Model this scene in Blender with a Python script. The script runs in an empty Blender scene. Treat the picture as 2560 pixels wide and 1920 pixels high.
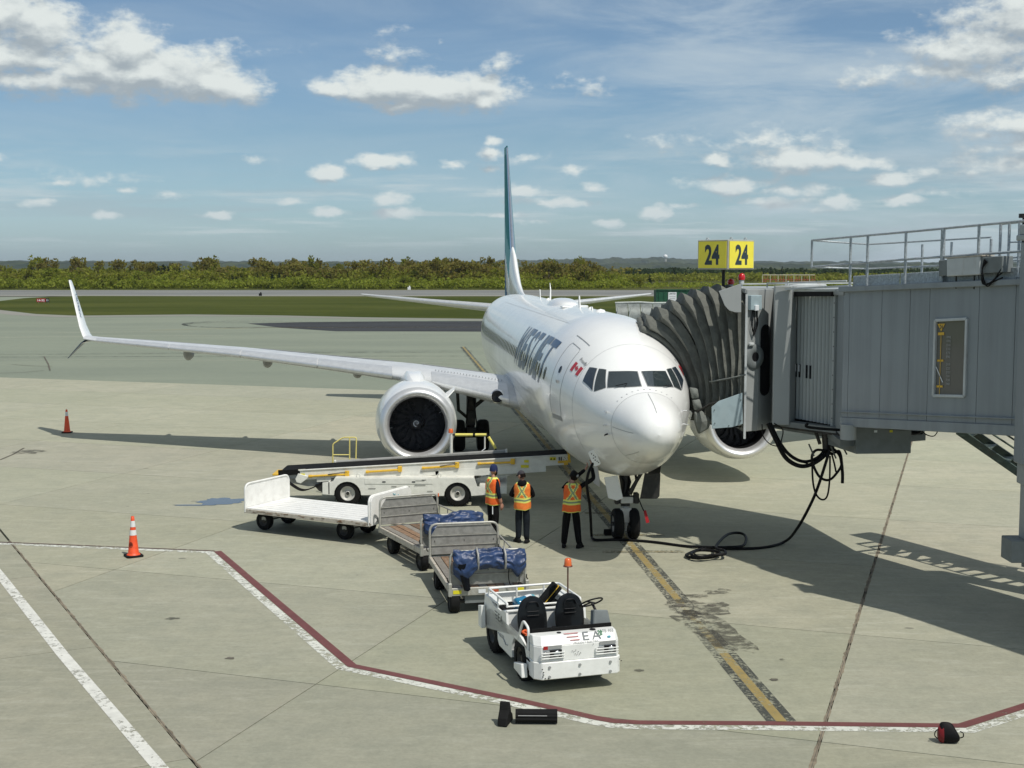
import bpy, bmesh, math, random
from math import sin, cos, tan, atan2, pi, radians, degrees, sqrt, floor
from mathutils import Vector, Matrix, noise
import numpy as np
random.seed(11)
sc = bpy.context.scene
C = sc.collection
# ------------------------------------------------------------------ camera
CAM_H, PITCH, FPX = 6.65, 0.090, 3303.0
cam = bpy.data.cameras.new('camera'); cam_o = bpy.data.objects.new('camera', cam); C.objects.link(cam_o)
cam_o.location = (0, 0, CAM_H); cam_o.rotation_euler = (pi/2 - PITCH, 0, 0)
cam.sensor_width = 36; cam.lens = 36*FPX/2560; cam.clip_start = .2; cam.clip_end = 30000
sc.camera = cam_o
# ------------------------------------------------------------------ sun, sky, exposure
SUNV = Vector((.41, -.50, 1)).normalized()
SUN_EL = math.asin(SUNV.z); SUN_AZ = atan2(SUNV.x, SUNV.y)
sl = bpy.data.lights.new('sun', 'SUN'); sl.energy = 3.6; sl.angle = radians(.53); sl.color = (1, .955, .88)
so = bpy.data.objects.new('sun', sl); C.objects.link(so); so.rotation_euler = SUNV.to_track_quat('Z', 'Y').to_euler()
sc.view_settings.view_transform = 'Standard'; sc.view_settings.look = 'None'
sc.view_settings.exposure = 0.0; sc.view_settings.gamma = 1; sc.view_settings.use_curve_mapping = False
try: sc.cycles.max_bounces = 8; sc.cycles.transparent_max_bounces = 12
except Exception: pass
SKY_STRENGTH = .085
world = bpy.data.worlds.new('World'); sc.world = world; world.use_nodes = True
def N(nt, t, **k):
    n = nt.nodes.new(t)
    for a, b in k.items(): setattr(n, a, b)
    return n
def mathn(nt, op, a, b=None, c=None, clamp=False):
    n = nt.nodes.new('ShaderNodeMath'); n.operation = op; n.use_clamp = clamp
    for i, x in enumerate((a, b, c)):
        if x is None: continue
        if hasattr(x, 'is_output'): nt.links.new(x, n.inputs[i])
        else: n.inputs[i].default_value = x
    return n.outputs[0]
def vmath(nt, op, a, b=None, out=0):
    n = nt.nodes.new('ShaderNodeVectorMath'); n.operation = op
    for i, x in enumerate((a, b)):
        if x is None: continue
        if hasattr(x, 'is_output'): nt.links.new(x, n.inputs[i])
        else: n.inputs[i].default_value = x
    return n.outputs[out]
def mixc(nt, f, a, b, mode='MIX'):
    n = nt.nodes.new('ShaderNodeMix'); n.data_type = 'RGBA'; n.blend_type = mode
    for s, x in ((n.inputs[0], f), (n.inputs[6], a), (n.inputs[7], b)):
        if hasattr(x, 'is_output'): nt.links.new(x, s)
        elif isinstance(x, (int, float)): s.default_value = x
        else: s.default_value = (*x, 1) if len(x) == 3 else x
    return n.outputs[2]
def ramp(nt, x, stops, interp='LINEAR'):
    n = nt.nodes.new('ShaderNodeValToRGB'); nt.links.new(x, n.inputs[0]); r = n.color_ramp; r.interpolation = interp
    while len(r.elements) > len(stops): r.elements.remove(r.elements[-1])
    while len(r.elements) < len(stops): r.elements.new(1.)
    for e, (p, c) in zip(r.elements, stops):
        e.position = p; e.color = (c, c, c, 1) if isinstance(c, (int, float)) else (*c, 1)
    return n.outputs[0]
def smooth(nt, x, lo, hi, a=0., b=1.):
    n = nt.nodes.new('ShaderNodeMapRange'); n.interpolation_type = 'SMOOTHSTEP'
    nt.links.new(x, n.inputs[0])
    for i, v in zip((1, 2, 3, 4), (lo, hi, a, b)): n.inputs[i].default_value = v
    return n.outputs[0]
def noisen(nt, vec, scale, detail=5, rough=.55, dist=0., out=0):
    n = nt.nodes.new('ShaderNodeTexNoise'); n.inputs['Scale'].default_value = scale
    n.inputs['Detail'].default_value = detail; n.inputs['Roughness'].default_value = rough
    n.inputs['Distortion'].default_value = dist
    if vec is not None: nt.links.new(vec, n.inputs['Vector'])
    return n.outputs[out]

def build_sky():
    nt = world.node_tree; nt.nodes.clear()
    tc = N(nt, 'ShaderNodeTexCoord').outputs['Generated']
    sky = N(nt, 'ShaderNodeTexSky'); sky.sky_type = 'NISHITA'; sky.sun_disc = False
    sky.sun_elevation = SUN_EL; sky.sun_rotation = SUN_AZ; sky.air_density = 1.0; sky.dust_density = .7; sky.ozone_density = 1.3; sky.altitude = 100
    skyc = sky.outputs[0]
    sep = N(nt, 'ShaderNodeSeparateXYZ'); nt.links.new(tc, sep.inputs[0])
    X, Y, Z = sep.outputs
    # azimuth / elevation in tenths of the lens: image-like units of 1000 photo px at the centre
    az = mathn(nt, 'MULTIPLY', mathn(nt, 'ARCTAN2', X, Y), FPX/1000)
    el = mathn(nt, 'MULTIPLY', mathn(nt, 'ARCSINE', Z), FPX/1000)
    # perspective coordinates of a cloud deck
    zz = mathn(nt, 'ADD', mathn(nt, 'MAXIMUM', Z, 0.), .035)
    cx = mathn(nt, 'DIVIDE', X, zz); cy = mathn(nt, 'DIVIDE', Y, zz)
    cmb = N(nt, 'ShaderNodeCombineXYZ'); nt.links.new(cx, cmb.inputs[0]); nt.links.new(cy, cmb.inputs[1]); deck = cmb.outputs[0]
    ae = N(nt, 'ShaderNodeCombineXYZ'); nt.links.new(az, ae.inputs[0]); nt.links.new(el, ae.inputs[1])
    # node group: cloud thickness at (az, el)
    g = bpy.data.node_groups.new('cloud_field', 'ShaderNodeTree')
    g.interface.new_socket('P', in_out='INPUT', socket_type='NodeSocketVector'); g.interface.new_socket('F', in_out='OUTPUT', socket_type='NodeSocketFloat')
    gi = N(g, 'NodeGroupInput'); go = N(g, 'NodeGroupOutput'); P_ = gi.outputs[0]
    # (centre az, el, radius az, radius el, thickness) in photo px/1000 from the axis and the horizon
    CL = [(-1.22, .57, .16, .085, 1.), (-1.12, .545, .10, .075, 1.), (-1.20, .475, .22, .06, .9), (-1.13, .425, .26, .04, .8), (-.92, .50, .10, .07, 1.), (-.86, .455, .20, .065, 1.), (-.72, .425, .11, .05, 1.), (-.98, .46, .16, .055, .9),
          (-.43, .425, .075, .028, .8), (-.30, .43, .16, .045, 1.), (-.17, .425, .17, .05, 1.), (-.06, .40, .06, .04, .9), (-.28, .385, .10, .018, .7), (-.29, .52, .075, .05, .45), (-.04, .49, .045, .035, .5), (-.70, .51, .13, .022, .35), (.17, .43, .08, .04, .45),
          (-.32, .255, .085, .024, .95), (-.45, .222, .05, .024, .95), (-.30, .165, .055, .02, .8), (-.285, .13, .07, .016, .75), (-.45, .127, .055, .016, .85), (-.55, .155, .04, .014, .7), (-.985, .115, .04, .014, .9), (-.72, .122, .045, .011, .9), (-.93, .175, .04, .012, .6), (-1.12, .145, .06, .013, .6), (-1.25, .25, .05, .018, .8), (-1.0, .20, .12, .02, .38), (-.62, .255, .05, .014, .35), (-1.27, .10, .03, .01, .7), (-.83, .165, .05, .011, .5), (-1.08, .19, .05, .013, .5), (-.05, .30, .03, .018, .6), (-.05, .275, .045, .02, .7), (-.14, .245, .035, .014, .5), (-.06, .235, .03, .012, .5),
          (0.02, .18, .08, .02, .8), (.10, .155, .12, .013, .7), (.35, .125, .045, .022, .9), (.21, .19, .04, .014, .6), (.24, .10, .04, .013, .6), (.04, .26, .07, .016, .45), (.15, .235, .04, .014, .5), (-.02, .125, .09, .01, .6), (.06, .11, .08, .01, .5),
          (.50, .255, .05, .022, .8), (.70, .25, .15, .034, .95), (.83, .24, .09, .022, .8), (.55, .195, .12, .025, .75), (.66, .18, .12, .018, .6), (.60, .30, .22, .028, .42), (.80, .15, .06, .02, .8), (.94, .155, .06, .018, .9), (.90, .20, .07, .02, .75), (1.05, .17, .12, .02, .5), (.62, .15, .16, .014, .5), (.76, .13, .05, .01, .5), (.42, .145, .05, .01, .5),
          (1.22, .56, .20, .09, .75), (1.12, .50, .20, .06, .75), (.98, .45, .16, .04, .62), (.87, .43, .06, .02, .4), (1.22, .44, .18, .05, .7), (1.20, .325, .15, .035, .75), (1.22, .275, .15, .03, .7), (1.2, .235, .16, .03, .55), (1.1, .30, .10, .025, .5), (1.05, .215, .1, .014, .5)]
    acc = None
    for (a, e, ra, re, th) in CL:
        d = vmath(g, 'MULTIPLY', vmath(g, 'SUBTRACT', P_, (a, e, 0)), (1/(ra*(1.42 if ra > .09 else 1.25)), 1/(re*(1.45 if ra > .09 else 1.25)), 1))
        ln = vmath(g, 'LENGTH', d, out=1)
        f = mathn(g, 'MULTIPLY_ADD', ln, -th, th)     # th*(1-len)
        acc = f if acc is None else mathn(g, 'MAXIMUM', acc, f)
    g.links.new(acc, go.inputs[0])
    def field(vec):
        n = N(nt, 'ShaderNodeGroup'); n.node_tree = g; nt.links.new(vec, n.inputs[0]); return n.outputs[0]
    # warp for ragged edges
    sc_v = N(nt, 'ShaderNodeMapping'); sc_v.inputs['Scale'].default_value = (1, 1.7, 1); nt.links.new(ae.outputs[0], sc_v.inputs[0]); av = sc_v.outputs[0]
    n1 = noisen(nt, av, 9, 7, .58); n2 = noisen(nt, av, 26, 5, .6)
    nz = mathn(nt, 'ADD', mathn(nt, 'MULTIPLY_ADD', n1, 1.3, -.65), mathn(nt, 'MULTIPLY_ADD', n2, .7, -.35))
    wv = noisen(nt, av, 14, 4, .55, out=1)
    warp = vmath(nt, 'MULTIPLY', vmath(nt, 'SUBTRACT', wv, (.5, .5, .5)), (.055, .03, 0))
    pa = vmath(nt, 'ADD', ae.outputs[0], warp)
    f0 = mathn(nt, 'ADD', field(pa), nz)
    pb = vmath(nt, 'ADD', pa, (.014, .034, 0))
    n1b_v = vmath(nt, 'ADD', av, (.014, .04, 0))
    n1b = noisen(nt, n1b_v, 9, 7, .58)
    f1 = mathn(nt, 'ADD', field(pb), mathn(nt, 'ADD', mathn(nt, 'MULTIPLY_ADD', n1b, 1.3, -.65), mathn(nt, 'MULTIPLY_ADD', n2, .7, -.35)))
    cov = smooth(nt, f0, .08, .62)
    rim = mathn(nt, 'SUBTRACT', f0, f1)
    lit = smooth(nt, rim, -.30, .36)
    # thin veil and tiny distant clouds
    ve_m = N(nt, 'ShaderNodeMapping'); ve_m.inputs['Scale'].default_value = (.7, 3.2, 1); ve_m.inputs['Rotation'].default_value = (0, 0, -.18); nt.links.new(ae.outputs[0], ve_m.inputs[0])
    vn = noisen(nt, ve_m.outputs[0], 2.2, 8, .62, .6)
    right = smooth(nt, az, -.5, .9)
    veil = mathn(nt, 'MULTIPLY', smooth(nt, vn, .34, .74), mathn(nt, 'MULTIPLY_ADD', right, .66, .20), clamp=True)
    tn = noisen(nt, deck, .34, 6, .62)
    band = mathn(nt, 'MULTIPLY', smooth(nt, el, .02, .09), smooth(nt, el, .20, .34, 1, 0))
    tiny = mathn(nt, 'MULTIPLY', smooth(nt, tn, .50, .66), mathn(nt, 'MULTIPLY', band, .70))
    tg = noisen(nt, vmath(nt, 'ADD', deck, (31.7, 12.3, 0)), .26, 6, .6); greys = mathn(nt, 'MULTIPLY', smooth(nt, tg, .50, .68), mathn(nt, 'MULTIPLY', band, .42))
    # base tint of the clear sky
    t1 = mixc(nt, smooth(nt, el, 0., .34), (.76, 1.02, 1.34), (.74, .90, 1.04))
    skyc = mixc(nt, 1.0, skyc, mixc(nt, smooth(nt, el, .36, .8), t1, (.86, .94, 1.0)), 'MULTIPLY')
    skyc = mixc(nt, smooth(nt, Z, .24, .60, 0, .55), skyc, (4.6, 4.7, 4.5))      # grey veil added to the unseen overhead sky, to take blue out of the shadows
    cl_dark = (4.3, 5.0, 5.5); cl_lit = (8.9, 9.5, 9.3)
    c = mixc(nt, veil, skyc, (6.1, 7.2, 7.9))
    c = mixc(nt, greys, c, (4.5, 5.5, 6.1)); c = mixc(nt, tiny, c, (6.9, 7.8, 8.1))
    shade = mixc(nt, lit, cl_dark, cl_lit)
    lowf = smooth(nt, el, .05, .32)
    shade = mixc(nt, mathn(nt, 'MULTIPLY_ADD', lowf, .62, .36), (6.0, 7.1, 7.6), shade)
    c = mixc(nt, cov, c, shade)
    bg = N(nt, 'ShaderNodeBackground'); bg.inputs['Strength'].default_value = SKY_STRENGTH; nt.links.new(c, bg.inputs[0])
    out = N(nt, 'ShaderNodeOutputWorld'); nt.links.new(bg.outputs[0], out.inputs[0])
build_sky()
# ------------------------------------------------------------------ maths helpers
cp_, sp_ = cos(PITCH), sin(PITCH)
def ray(u, v):
    x = (u-1280)/FPX; y = (960-v)/FPX
    return Vector((x, cp_+y*sp_, -sp_+y*cp_))
def G(u, v, z=0.):                                   # survey point of the photograph -> point on the level z
    d = ray(u, v); t = (z-CAM_H)/d.z; return Vector((d.x*t, d.y*t, z))
def D(u, v, Y):                                      # survey point -> point at the distance Y
    d = ray(u, v); t = Y/d.y; return Vector((d.x*t, Y, CAM_H+d.z*t))
NOSE = Vector((3.118, 27.758, 0)); YAW = .0892
AFT = Vector((-sin(YAW), cos(YAW), 0)); LAT = Vector((cos(YAW), sin(YAW), 0))
def lerp(a, b, t): return a+(b-a)*t
# ------------------------------------------------------------------ materials
MAT = {}
def nodes_of(name):
    m = bpy.data.materials.new(name); m.use_nodes = True; nt = m.node_tree
    b = nt.nodes['Principled BSDF']; MAT[name] = m; return m, nt, b
def pm(name, col, rough=.5, metal=0., var=.10, scale=4., bump=0., bscale=60., coat=0., spec=.5, dirt=0., dirtcol=(.16, .13, .10), dscale=(3, 3, 3), streak=False, objrand=0., bdist=.01, coords='Object'):
    if max(col) < .04 and metal == 0: spec = min(spec, .16); col = tuple(c*.6 for c in col)
    m, nt, b = nodes_of(name)
    tc = N(nt, 'ShaderNodeTexCoord').outputs[coords]
    n = noisen(nt, tc, scale, 6, .6)
    dark = tuple(c*(1-var) for c in col); lite = tuple(min(1, c*(1+var)) for c in col)
    c = mixc(nt, smooth(nt, n, .3, .7), dark, lite)
    if dirt:
        mp = N(nt, 'ShaderNodeMapping'); mp.inputs['Scale'].default_value = dscale; nt.links.new(tc, mp.inputs[0])
        dn = noisen(nt, mp.outputs[0], 1.0, 8, .68)
        c = mixc(nt, mathn(nt, 'MULTIPLY', smooth(nt, dn, .50, .72), dirt), c, dirtcol)
    if objrand:
        oi = N(nt, 'ShaderNodeObjectInfo').outputs['Random']
        k = mathn(nt, 'MULTIPLY_ADD', oi, 2*objrand, 1-objrand)
        cc = N(nt, 'ShaderNodeCombineXYZ')
        for i in range(3): nt.links.new(k, cc.inputs[i])
        c = mixc(nt, 1., c, cc.outputs[0], 'MULTIPLY')
    nt.links.new(c, b.inputs['Base Color'])
    rn = mathn(nt, 'MULTIPLY_ADD', n, rough*.5, rough*.75, clamp=True)
    nt.links.new(rn, b.inputs['Roughness'])
    b.inputs['Metallic'].default_value = metal; b.inputs['Coat Weight'].default_value = coat; b.inputs['Coat Roughness'].default_value = .06
    b.inputs['Specular IOR Level'].default_value = spec
    if bump:
        bn = noisen(nt, tc, bscale, 4, .6); bp = N(nt, 'ShaderNodeBump'); bp.inputs['Strength'].default_value = bump; bp.inputs['Distance'].default_value = bdist
        nt.links.new(bn, bp.inputs['Height']); nt.links.new(bp.outputs[0], b.inputs['Normal'])
    return m
# aircraft
pm('fuselage_white', (.86, .87, .85), .22, var=.02, scale=1.2, coat=.35, spec=.4)
pm('radome_white', (.86, .87, .85), .25, var=.02, scale=2, coat=.25, spec=.4)
pm('wing_grey', (.56, .58, .59), .34, var=.06, scale=2, dirt=.25, dirtcol=(.35, .35, .34), dscale=(2, .6, 2))
pm('polished_metal', (.80, .81, .82), .24, 1., var=.05, scale=6)
pm('lip_metal', (.80, .80, .79), .40, .72, var=.03, scale=3)
pm('duct_dark', (.012, .012, .013), .6, var=.1, spec=.15)
pm('blade', (.16, .16, .17), .28, .6, var=.1)
pm('slat_metal', (.70, .72, .73), .36, .55, var=.05, scale=6)
pm('hot_metal', (.22, .20, .18), .4, 1., var=.2)
pm('livery_teal', (.02, .20, .215), .55, spec=.15, var=.04)
pm('livery_lightteal', (.16, .38, .40), .55, spec=.15, var=.04)
pm('livery_blue', (.025, .075, .19), .55, spec=.15, var=.04)
pm('livery_midblue', (.10, .24, .36), .55, spec=.15, var=.04)
pm('letter_blue', (.035, .075, .155), .3, var=.03)
pm('flag_red', (.50, .025, .035), .35, var=.03)
pm('seam_grey', (.30, .31, .31), .5, var=.05)
pm('window_dark', (.030, .032, .036), .12, var=.1, spec=.6)
pm('rubber', (.018, .018, .018), .8, var=.2, scale=12, bump=.2)
pm('black_paint', (.02, .02, .022), .45, var=.15)
pm('steel_dark', (.028, .028, .026), .55, .2, var=.3, scale=10, dirt=.4)
pm('steel_grey', (.34, .35, .35), .42, .5, var=.12, scale=8)
pm('gear_white', (.58, .58, .55), .45, var=.1, dirt=.4)
pm('tag_red', (.42, .012, .018), .7, var=.1)
# bridge
def pm_corr(name, col, rough=.45, streaks=.25, lo=.6):
    m, nt, b = nodes_of(name)
    geo = N(nt, 'ShaderNodeNewGeometry').outputs['Position']
    mp = N(nt, 'ShaderNodeMapping'); mp.inputs['Scale'].default_value = (4.0, 4.0, .16); nt.links.new(geo, mp.inputs[0])
    n = noisen(nt, mp.outputs[0], 1., 8, .62); n2 = noisen(nt, geo, .9, 5, .5)
    c = mixc(nt, mathn(nt, 'MULTIPLY', smooth(nt, n, .38, .72), streaks*2), col, tuple(x*lo for x in col))
    c = mixc(nt, mathn(nt, 'MULTIPLY', smooth(nt, n2, .4, .7), .25), c, tuple(min(1, x*1.22) for x in col))
    nt.links.new(c, b.inputs['Base Color']); b.inputs['Roughness'].default_value = rough
    return m
pm_corr('bridge_grey', (.255, .285, .30), .42, .22)
pm_corr('cab_grey', (.33, .35, .345), .4, .12, .75)
pm_corr('slat_grey', (.34, .37, .365), .4, .15, .7)
pm('galvanised', (.38, .42, .44), .42, .35, var=.28, scale=26, dirt=.25, dirtcol=(.22, .24, .25), dscale=(8, 8, 8))
pm('canvas', (.125, .13, .112), .82, var=.22, scale=5, bump=.35, bscale=22, bdist=.02)
pm('canvas_light', (.17, .185, .17), .8, var=.15, scale=6, bump=.3, bscale=18, bdist=.02)
pm('skirt_blue', (.34, .43, .46), .5, var=.10, scale=6, dirt=.3, dirtcol=(.26, .3, .3))
pm('box_grey', (.50, .53, .53), .45, var=.07, dirt=.3, dirtcol=(.24, .18, .13), dscale=(5, 5, 1.5))
pm('unit_grey', (.17, .19, .19), .5, var=.10, dirt=.25, dirtcol=(.1, .1, .09))
pm('stair_green', (.07, .10, .085), .5, .2, var=.2, dirt=.3)
pm('sign_yellow', (.90, .78, .07), .5, var=.03)
pm('sign_frame', (.40, .40, .36), .5, var=.08)
pm('lens_red', (.55, .01, .015), .2, var=.1, coat=.5)
pm('cable_black', (.010, .010, .011), .5, var=.2, scale=20)
# ground equipment
pm('white_paint', (.78, .79, .76), .35, var=.04, scale=6, coat=.15, dirt=.10, dirtcol=(.45, .42, .36), dscale=(7, 7, 7))
pm('loader_white', (.70, .70, .64), .45, var=.07, scale=5, dirt=.22, dirtcol=(.34, .31, .25), dscale=(4, 4, 9))
pm('cart_white', (.80, .80, .77), .5, var=.05, scale=5, dirt=.20, dirtcol=(.42, .36, .28), dscale=(6, 6, 6))
pm('cart_rust', (.48, .44, .37), .65, var=.12, scale=9, dirt=.9, dirtcol=(.16, .10, .06), dscale=(9, 9, 14))
pm('aluminium', (.30, .30, .28), .5, .35, var=.16, scale=9, dirt=.35, dirtcol=(.24, .23, .21), dscale=(14, 3, 5), objrand=.10)
pm('frame_tube', (.40, .40, .36), .45, .25, var=.14, scale=8, dirt=.45, dirtcol=(.25, .19, .13), dscale=(9, 9, 9))
pm('deck_plank', (.20, .125, .075), .8, var=.30, scale=10, dirt=.55, dirtcol=(.34, .31, .28), dscale=(12, 1.2, 3), objrand=.30)
pm('deck_metal', (.25, .23, .20), .6, .1, var=.2, scale=12, dirt=.5, dirtcol=(.22, .15, .10), dscale=(9, 2, 3), objrand=.2)
pm('yellow_paint', (.72, .44, .035), .45, var=.10, scale=8, dirt=.25)
pm('foam_yellow', (.76, .68, .16), .7, var=.06)
pm('pale_yellow', (.72, .62, .20), .5, var=.08)
pm('label_yellow', (.70, .62, .02), .5, var=.05)
pm('belt_black', (.012, .012, .012), .8, var=.25, scale=8)
pm('guard_grey', (.33, .33, .31), .45, .1, var=.12)
pm('rim_grey', (.50, .49, .45), .45, var=.08, scale=8, dirt=.25)
pm('seat_black', (.012, .013, .014), .32, var=.15, scale=8, coat=.25)
pm('beacon_amber', (.72, .14, .03), .25, var=.1, coat=.6)
pm('pole_rust', (.10, .03, .02), .5, var=.2)
pm('blue_plastic', (.01, .16, .30), .2, var=.08, coat=.6)
pm('teal_plastic', (.12, .38, .46), .2, var=.05, coat=.6)
pm('label_white', (.75, .78, .80), .5, var=.03)
pm('orange_strap', (.65, .10, .02), .6, var=.2)
pm('cone_orange', (.78, .085, .02), .5, var=.10, scale=12, dirt=.18, dirtcol=(.2, .05, .02), dscale=(9, 9, 9))
pm('cone_white', (.70, .71, .70), .4, var=.06)
pm('text_dark', (.03, .05, .065), .4, var=.02)
pm('text_red', (.28, .045, .05), .4, var=.02)
pm('leaf_green', (.03, .17, .07), .5, var=.1)
pm('reflector_grey', (.36, .37, .37), .3, .3, var=.08)
pm('lamp_glass', (.42, .45, .46), .1, .2, var=.2, scale=30, coat=.8)
pm('chip_dark', (.03, .03, .03), .6, var=.3)
# cloth
pm('tarp_blue', (.018, .042, .115), .42, var=.28, scale=5, bump=.5, bscale=9, bdist=.03)
pm('tarp_black', (.008, .010, .016), .4, var=.2, bump=.4, bscale=9, bdist=.03)
pm('jeans', (.020, .026, .034), .85, var=.35, scale=9, bump=.4, bscale=16, bdist=.02)
pm('trousers_black', (.007, .007, .008), .8, var=.3, scale=9, bump=.35, bscale=14, bdist=.02)
pm('hoodie', (.009, .009, .011), .85, var=.3, scale=10, bump=.35, bscale=16, bdist=.02)
pm('sleeve_navy', (.010, .014, .026), .8, var=.3, bump=.35, bscale=16, bdist=.02)
pm('skin', (.42, .22, .15), .5, var=.08)
pm('vest_orange', (.80, .13, .015), .7, var=.12, scale=8, bump=.5, bscale=12, bdist=.02)
pm('vest_orange_pale', (.78, .20, .03), .7, var=.12, scale=8, bump=.5, bscale=12, bdist=.02)
pm('vest_lime', (.72, .74, .16), .6, var=.06)
pm('vest_silver', (.20, .27, .17), .4, .2, var=.12)
pm('hat_navy', (.008, .018, .075), .9, var=.2, scale=25, bump=.5, bscale=50)
pm('cap_grey', (.035, .033, .040), .85, var=.2)
pm('hair_dark', (.018, .010, .006), .8, var=.3)
pm('bag_black', (.007, .007, .008), .6, var=.2, bump=.3, bscale=30)
pm('bag_red', (.19, .004, .008), .6, var=.15, bump=.3, bscale=30)
pm('container_green', (.010, .085, .042), .5, var=.15, scale=3, dirt=.2)
pm('sign_red', (.33, .012, .012), .5, var=.05)
pm('fence_white', (.62, .58, .46), .6, var=.1)
pm('fence_orange', (.36, .11, .05), .7, var=.15)
pm('blast_panel', (.17, .19, .18), .5, .2, var=.25, scale=2)
pm('blast_top', (.42, .45, .42), .5, var=.15)
pm('radar_white', (.8, .82, .82), .5, var=.03)
pm('bark', (.10, .075, .055), .9, var=.3)
pm('water_film', (.10, .115, .13), .08, var=.1)
# ------------------------------------------------------------------ mesh builder
class MB:
    def __init__(s): s.v = []; s.f = []; s.m = []; s.s = []
    def add(s, vs, fs, mi=0, sm=False):
        o = len(s.v); s.v += [tuple(v) for v in vs]
        for f in fs: s.f.append([o+i for i in f]); s.m.append(mi); s.s.append(sm)
        return s
    def box(s, c, size, rot=None, mi=0):
        c = Vector(c); hx, hy, hz = (x/2 for x in size)
        R = rot if isinstance(rot, Matrix) else (Matrix.Rotation(rot, 3, 'Z') if rot else Matrix.Identity(3))
        vs = [c+R@Vector((x*hx, y*hy, z*hz)) for x in (-1, 1) for y in (-1, 1) for z in (-1, 1)]
        return s.add(vs, [(0, 1, 3, 2), (4, 6, 7, 5), (0, 4, 5, 1), (2, 3, 7, 6), (0, 2, 6, 4), (1, 5, 7, 3)], mi)
    def beam(s, p, q, w, h, mi=0, up=(0, 0, 1)):
        p = Vector(p); q = Vector(q); t = (q-p).normalized(); sd = t.cross(Vector(up))
        if sd.length < 1e-4: sd = t.cross(Vector((0, 1, 0)))
        sd.normalize(); u = sd.cross(t); vs = []
        for e in (p, q):
            for a, b in ((-1, -1), (1, -1), (1, 1), (-1, 1)): vs.append(e+sd*(a*w/2)+u*(b*h/2))
        return s.add(vs, [(0, 3, 2, 1), (4, 5, 6, 7), (0, 1, 5, 4), (1, 2, 6, 5), (2, 3, 7, 6), (3, 0, 4, 7)], mi)
    def tube(s, pts, r, n=8, mi=0, closed=False):
        pts = [Vector(p) for p in pts]; L = len(pts); rr = r if isinstance(r, (list, tuple)) else [r]*L
        T = []
        for i in range(L):
            a = pts[(i-1) % L] if (closed or i > 0) else pts[i]; b = pts[(i+1) % L] if (closed or i < L-1) else pts[i]
            T.append((b-a).normalized())
        u = T[0].orthogonal().normalized(); rings = []
        for i in range(L):
            u = (u-T[i]*u.dot(T[i])).normalized(); w = T[i].cross(u)
            rings.append([pts[i]+(u*cos(2*pi*k/n)+w*sin(2*pi*k/n))*rr[i] for k in range(n)])
        o = [p for r_ in rings for p in r_]; fs = []
        for i in range(L if closed else L-1):
            j = (i+1) % L
            for k in range(n): fs.append((i*n+k, i*n+(k+1) % n, j*n+(k+1) % n, j*n+k))
        s.add(o, fs, mi, True)
        if not closed:
            s.add(rings[0], [tuple(range(n))[::-1]], mi); s.add(rings[-1], [tuple(range(n))], mi)
        return s
    def cyl(s, p, q, r, n=16, r2=None, mi=0): return s.tube([p, q], [r, r if r2 is None else r2], n, mi)
    def lathe(s, prof, o, ax, n=32, mi=0, sm=True, caps=False, a0=0., a1=2*pi):
        o = Vector(o); ax = Vector(ax).normalized(); u = ax.orthogonal().normalized(); w = ax.cross(u); vs = []; full = abs(a1-a0-2*pi) < 1e-6
        nn = n if full else n+1
        for r, t in prof:
            for k in range(nn):
                a = a0+(a1-a0)*k/n; vs.append(o+ax*t+(u*cos(a)+w*sin(a))*r)
        fs = []
        for i in range(len(prof)-1):
            for k in range(n):
                k2 = (k+1) % nn; fs.append((i*nn+k, i*nn+k2, (i+1)*nn+k2, (i+1)*nn+k))
        s.add(vs, fs, mi, sm)
        if caps:
            s.add(vs[:nn], [tuple(range(nn))[::-1]], mi); s.add(vs[-nn:], [tuple(range(nn))], mi)
        return s
    def prism(s, poly, o, ux, uy, th, mi=0):          # polygon in the plane (ux, uy) at o, thickness th along ux x uy (centred when th<0)
        o = Vector(o); ux = Vector(ux).normalized(); uy = Vector(uy).normalized(); nz = ux.cross(uy).normalized(); n = len(poly)
        a = [o+ux*p[0]+uy*p[1] for p in poly]; b = [p+nz*th for p in a]
        fs = [tuple(range(n))[::-1], tuple(range(n, 2*n))]+[(i, (i+1) % n, n+(i+1) % n, n+i) for i in range(n)]
        return s.add(a+b, fs, mi)
    def loft(s, rings, mi=0, sm=True, caps=True, close=True):
        n = len(rings[0]); vs = [p for r in rings for p in r]; fs = []
        for i in range(len(rings)-1):
            for k in range(n if close else n-1): fs.append((i*n+k, i*n+(k+1) % n, (i+1)*n+(k+1) % n, (i+1)*n+k))
        s.add(vs, fs, mi, sm)
        if caps and close: s.add(rings[0], [tuple(range(n))[::-1]], mi); s.add(rings[-1], [tuple(range(n))], mi)
        return s
    def grid(s, fn, nu, nv, mi=0, sm=True, mf=None):
        vs = [fn(i/nu, j/nv) for i in range(nu+1) for j in range(nv+1)]
        o = len(s.v); s.v += [tuple(v) for v in vs]
        for i in range(nu):
            for j in range(nv):
                a = i*(nv+1)+j; s.f.append([o+a, o+a+nv+1, o+a+nv+2, o+a+1]); s.m.append(mi if mf is None else mf((i+.5)/nu, (j+.5)/nv)); s.s.append(sm)
        return s
    def mesh(s, name, mats):
        me = bpy.data.meshes.new(name); me.from_pydata(s.v, [], s.f)
        for m in (mats if isinstance(mats, (list, tuple)) else [mats]): me.materials.append(MAT[m])
        me.polygons.foreach_set('material_index', s.m); me.polygons.foreach_set('use_smooth', s.s); me.update()
        return me
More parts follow.
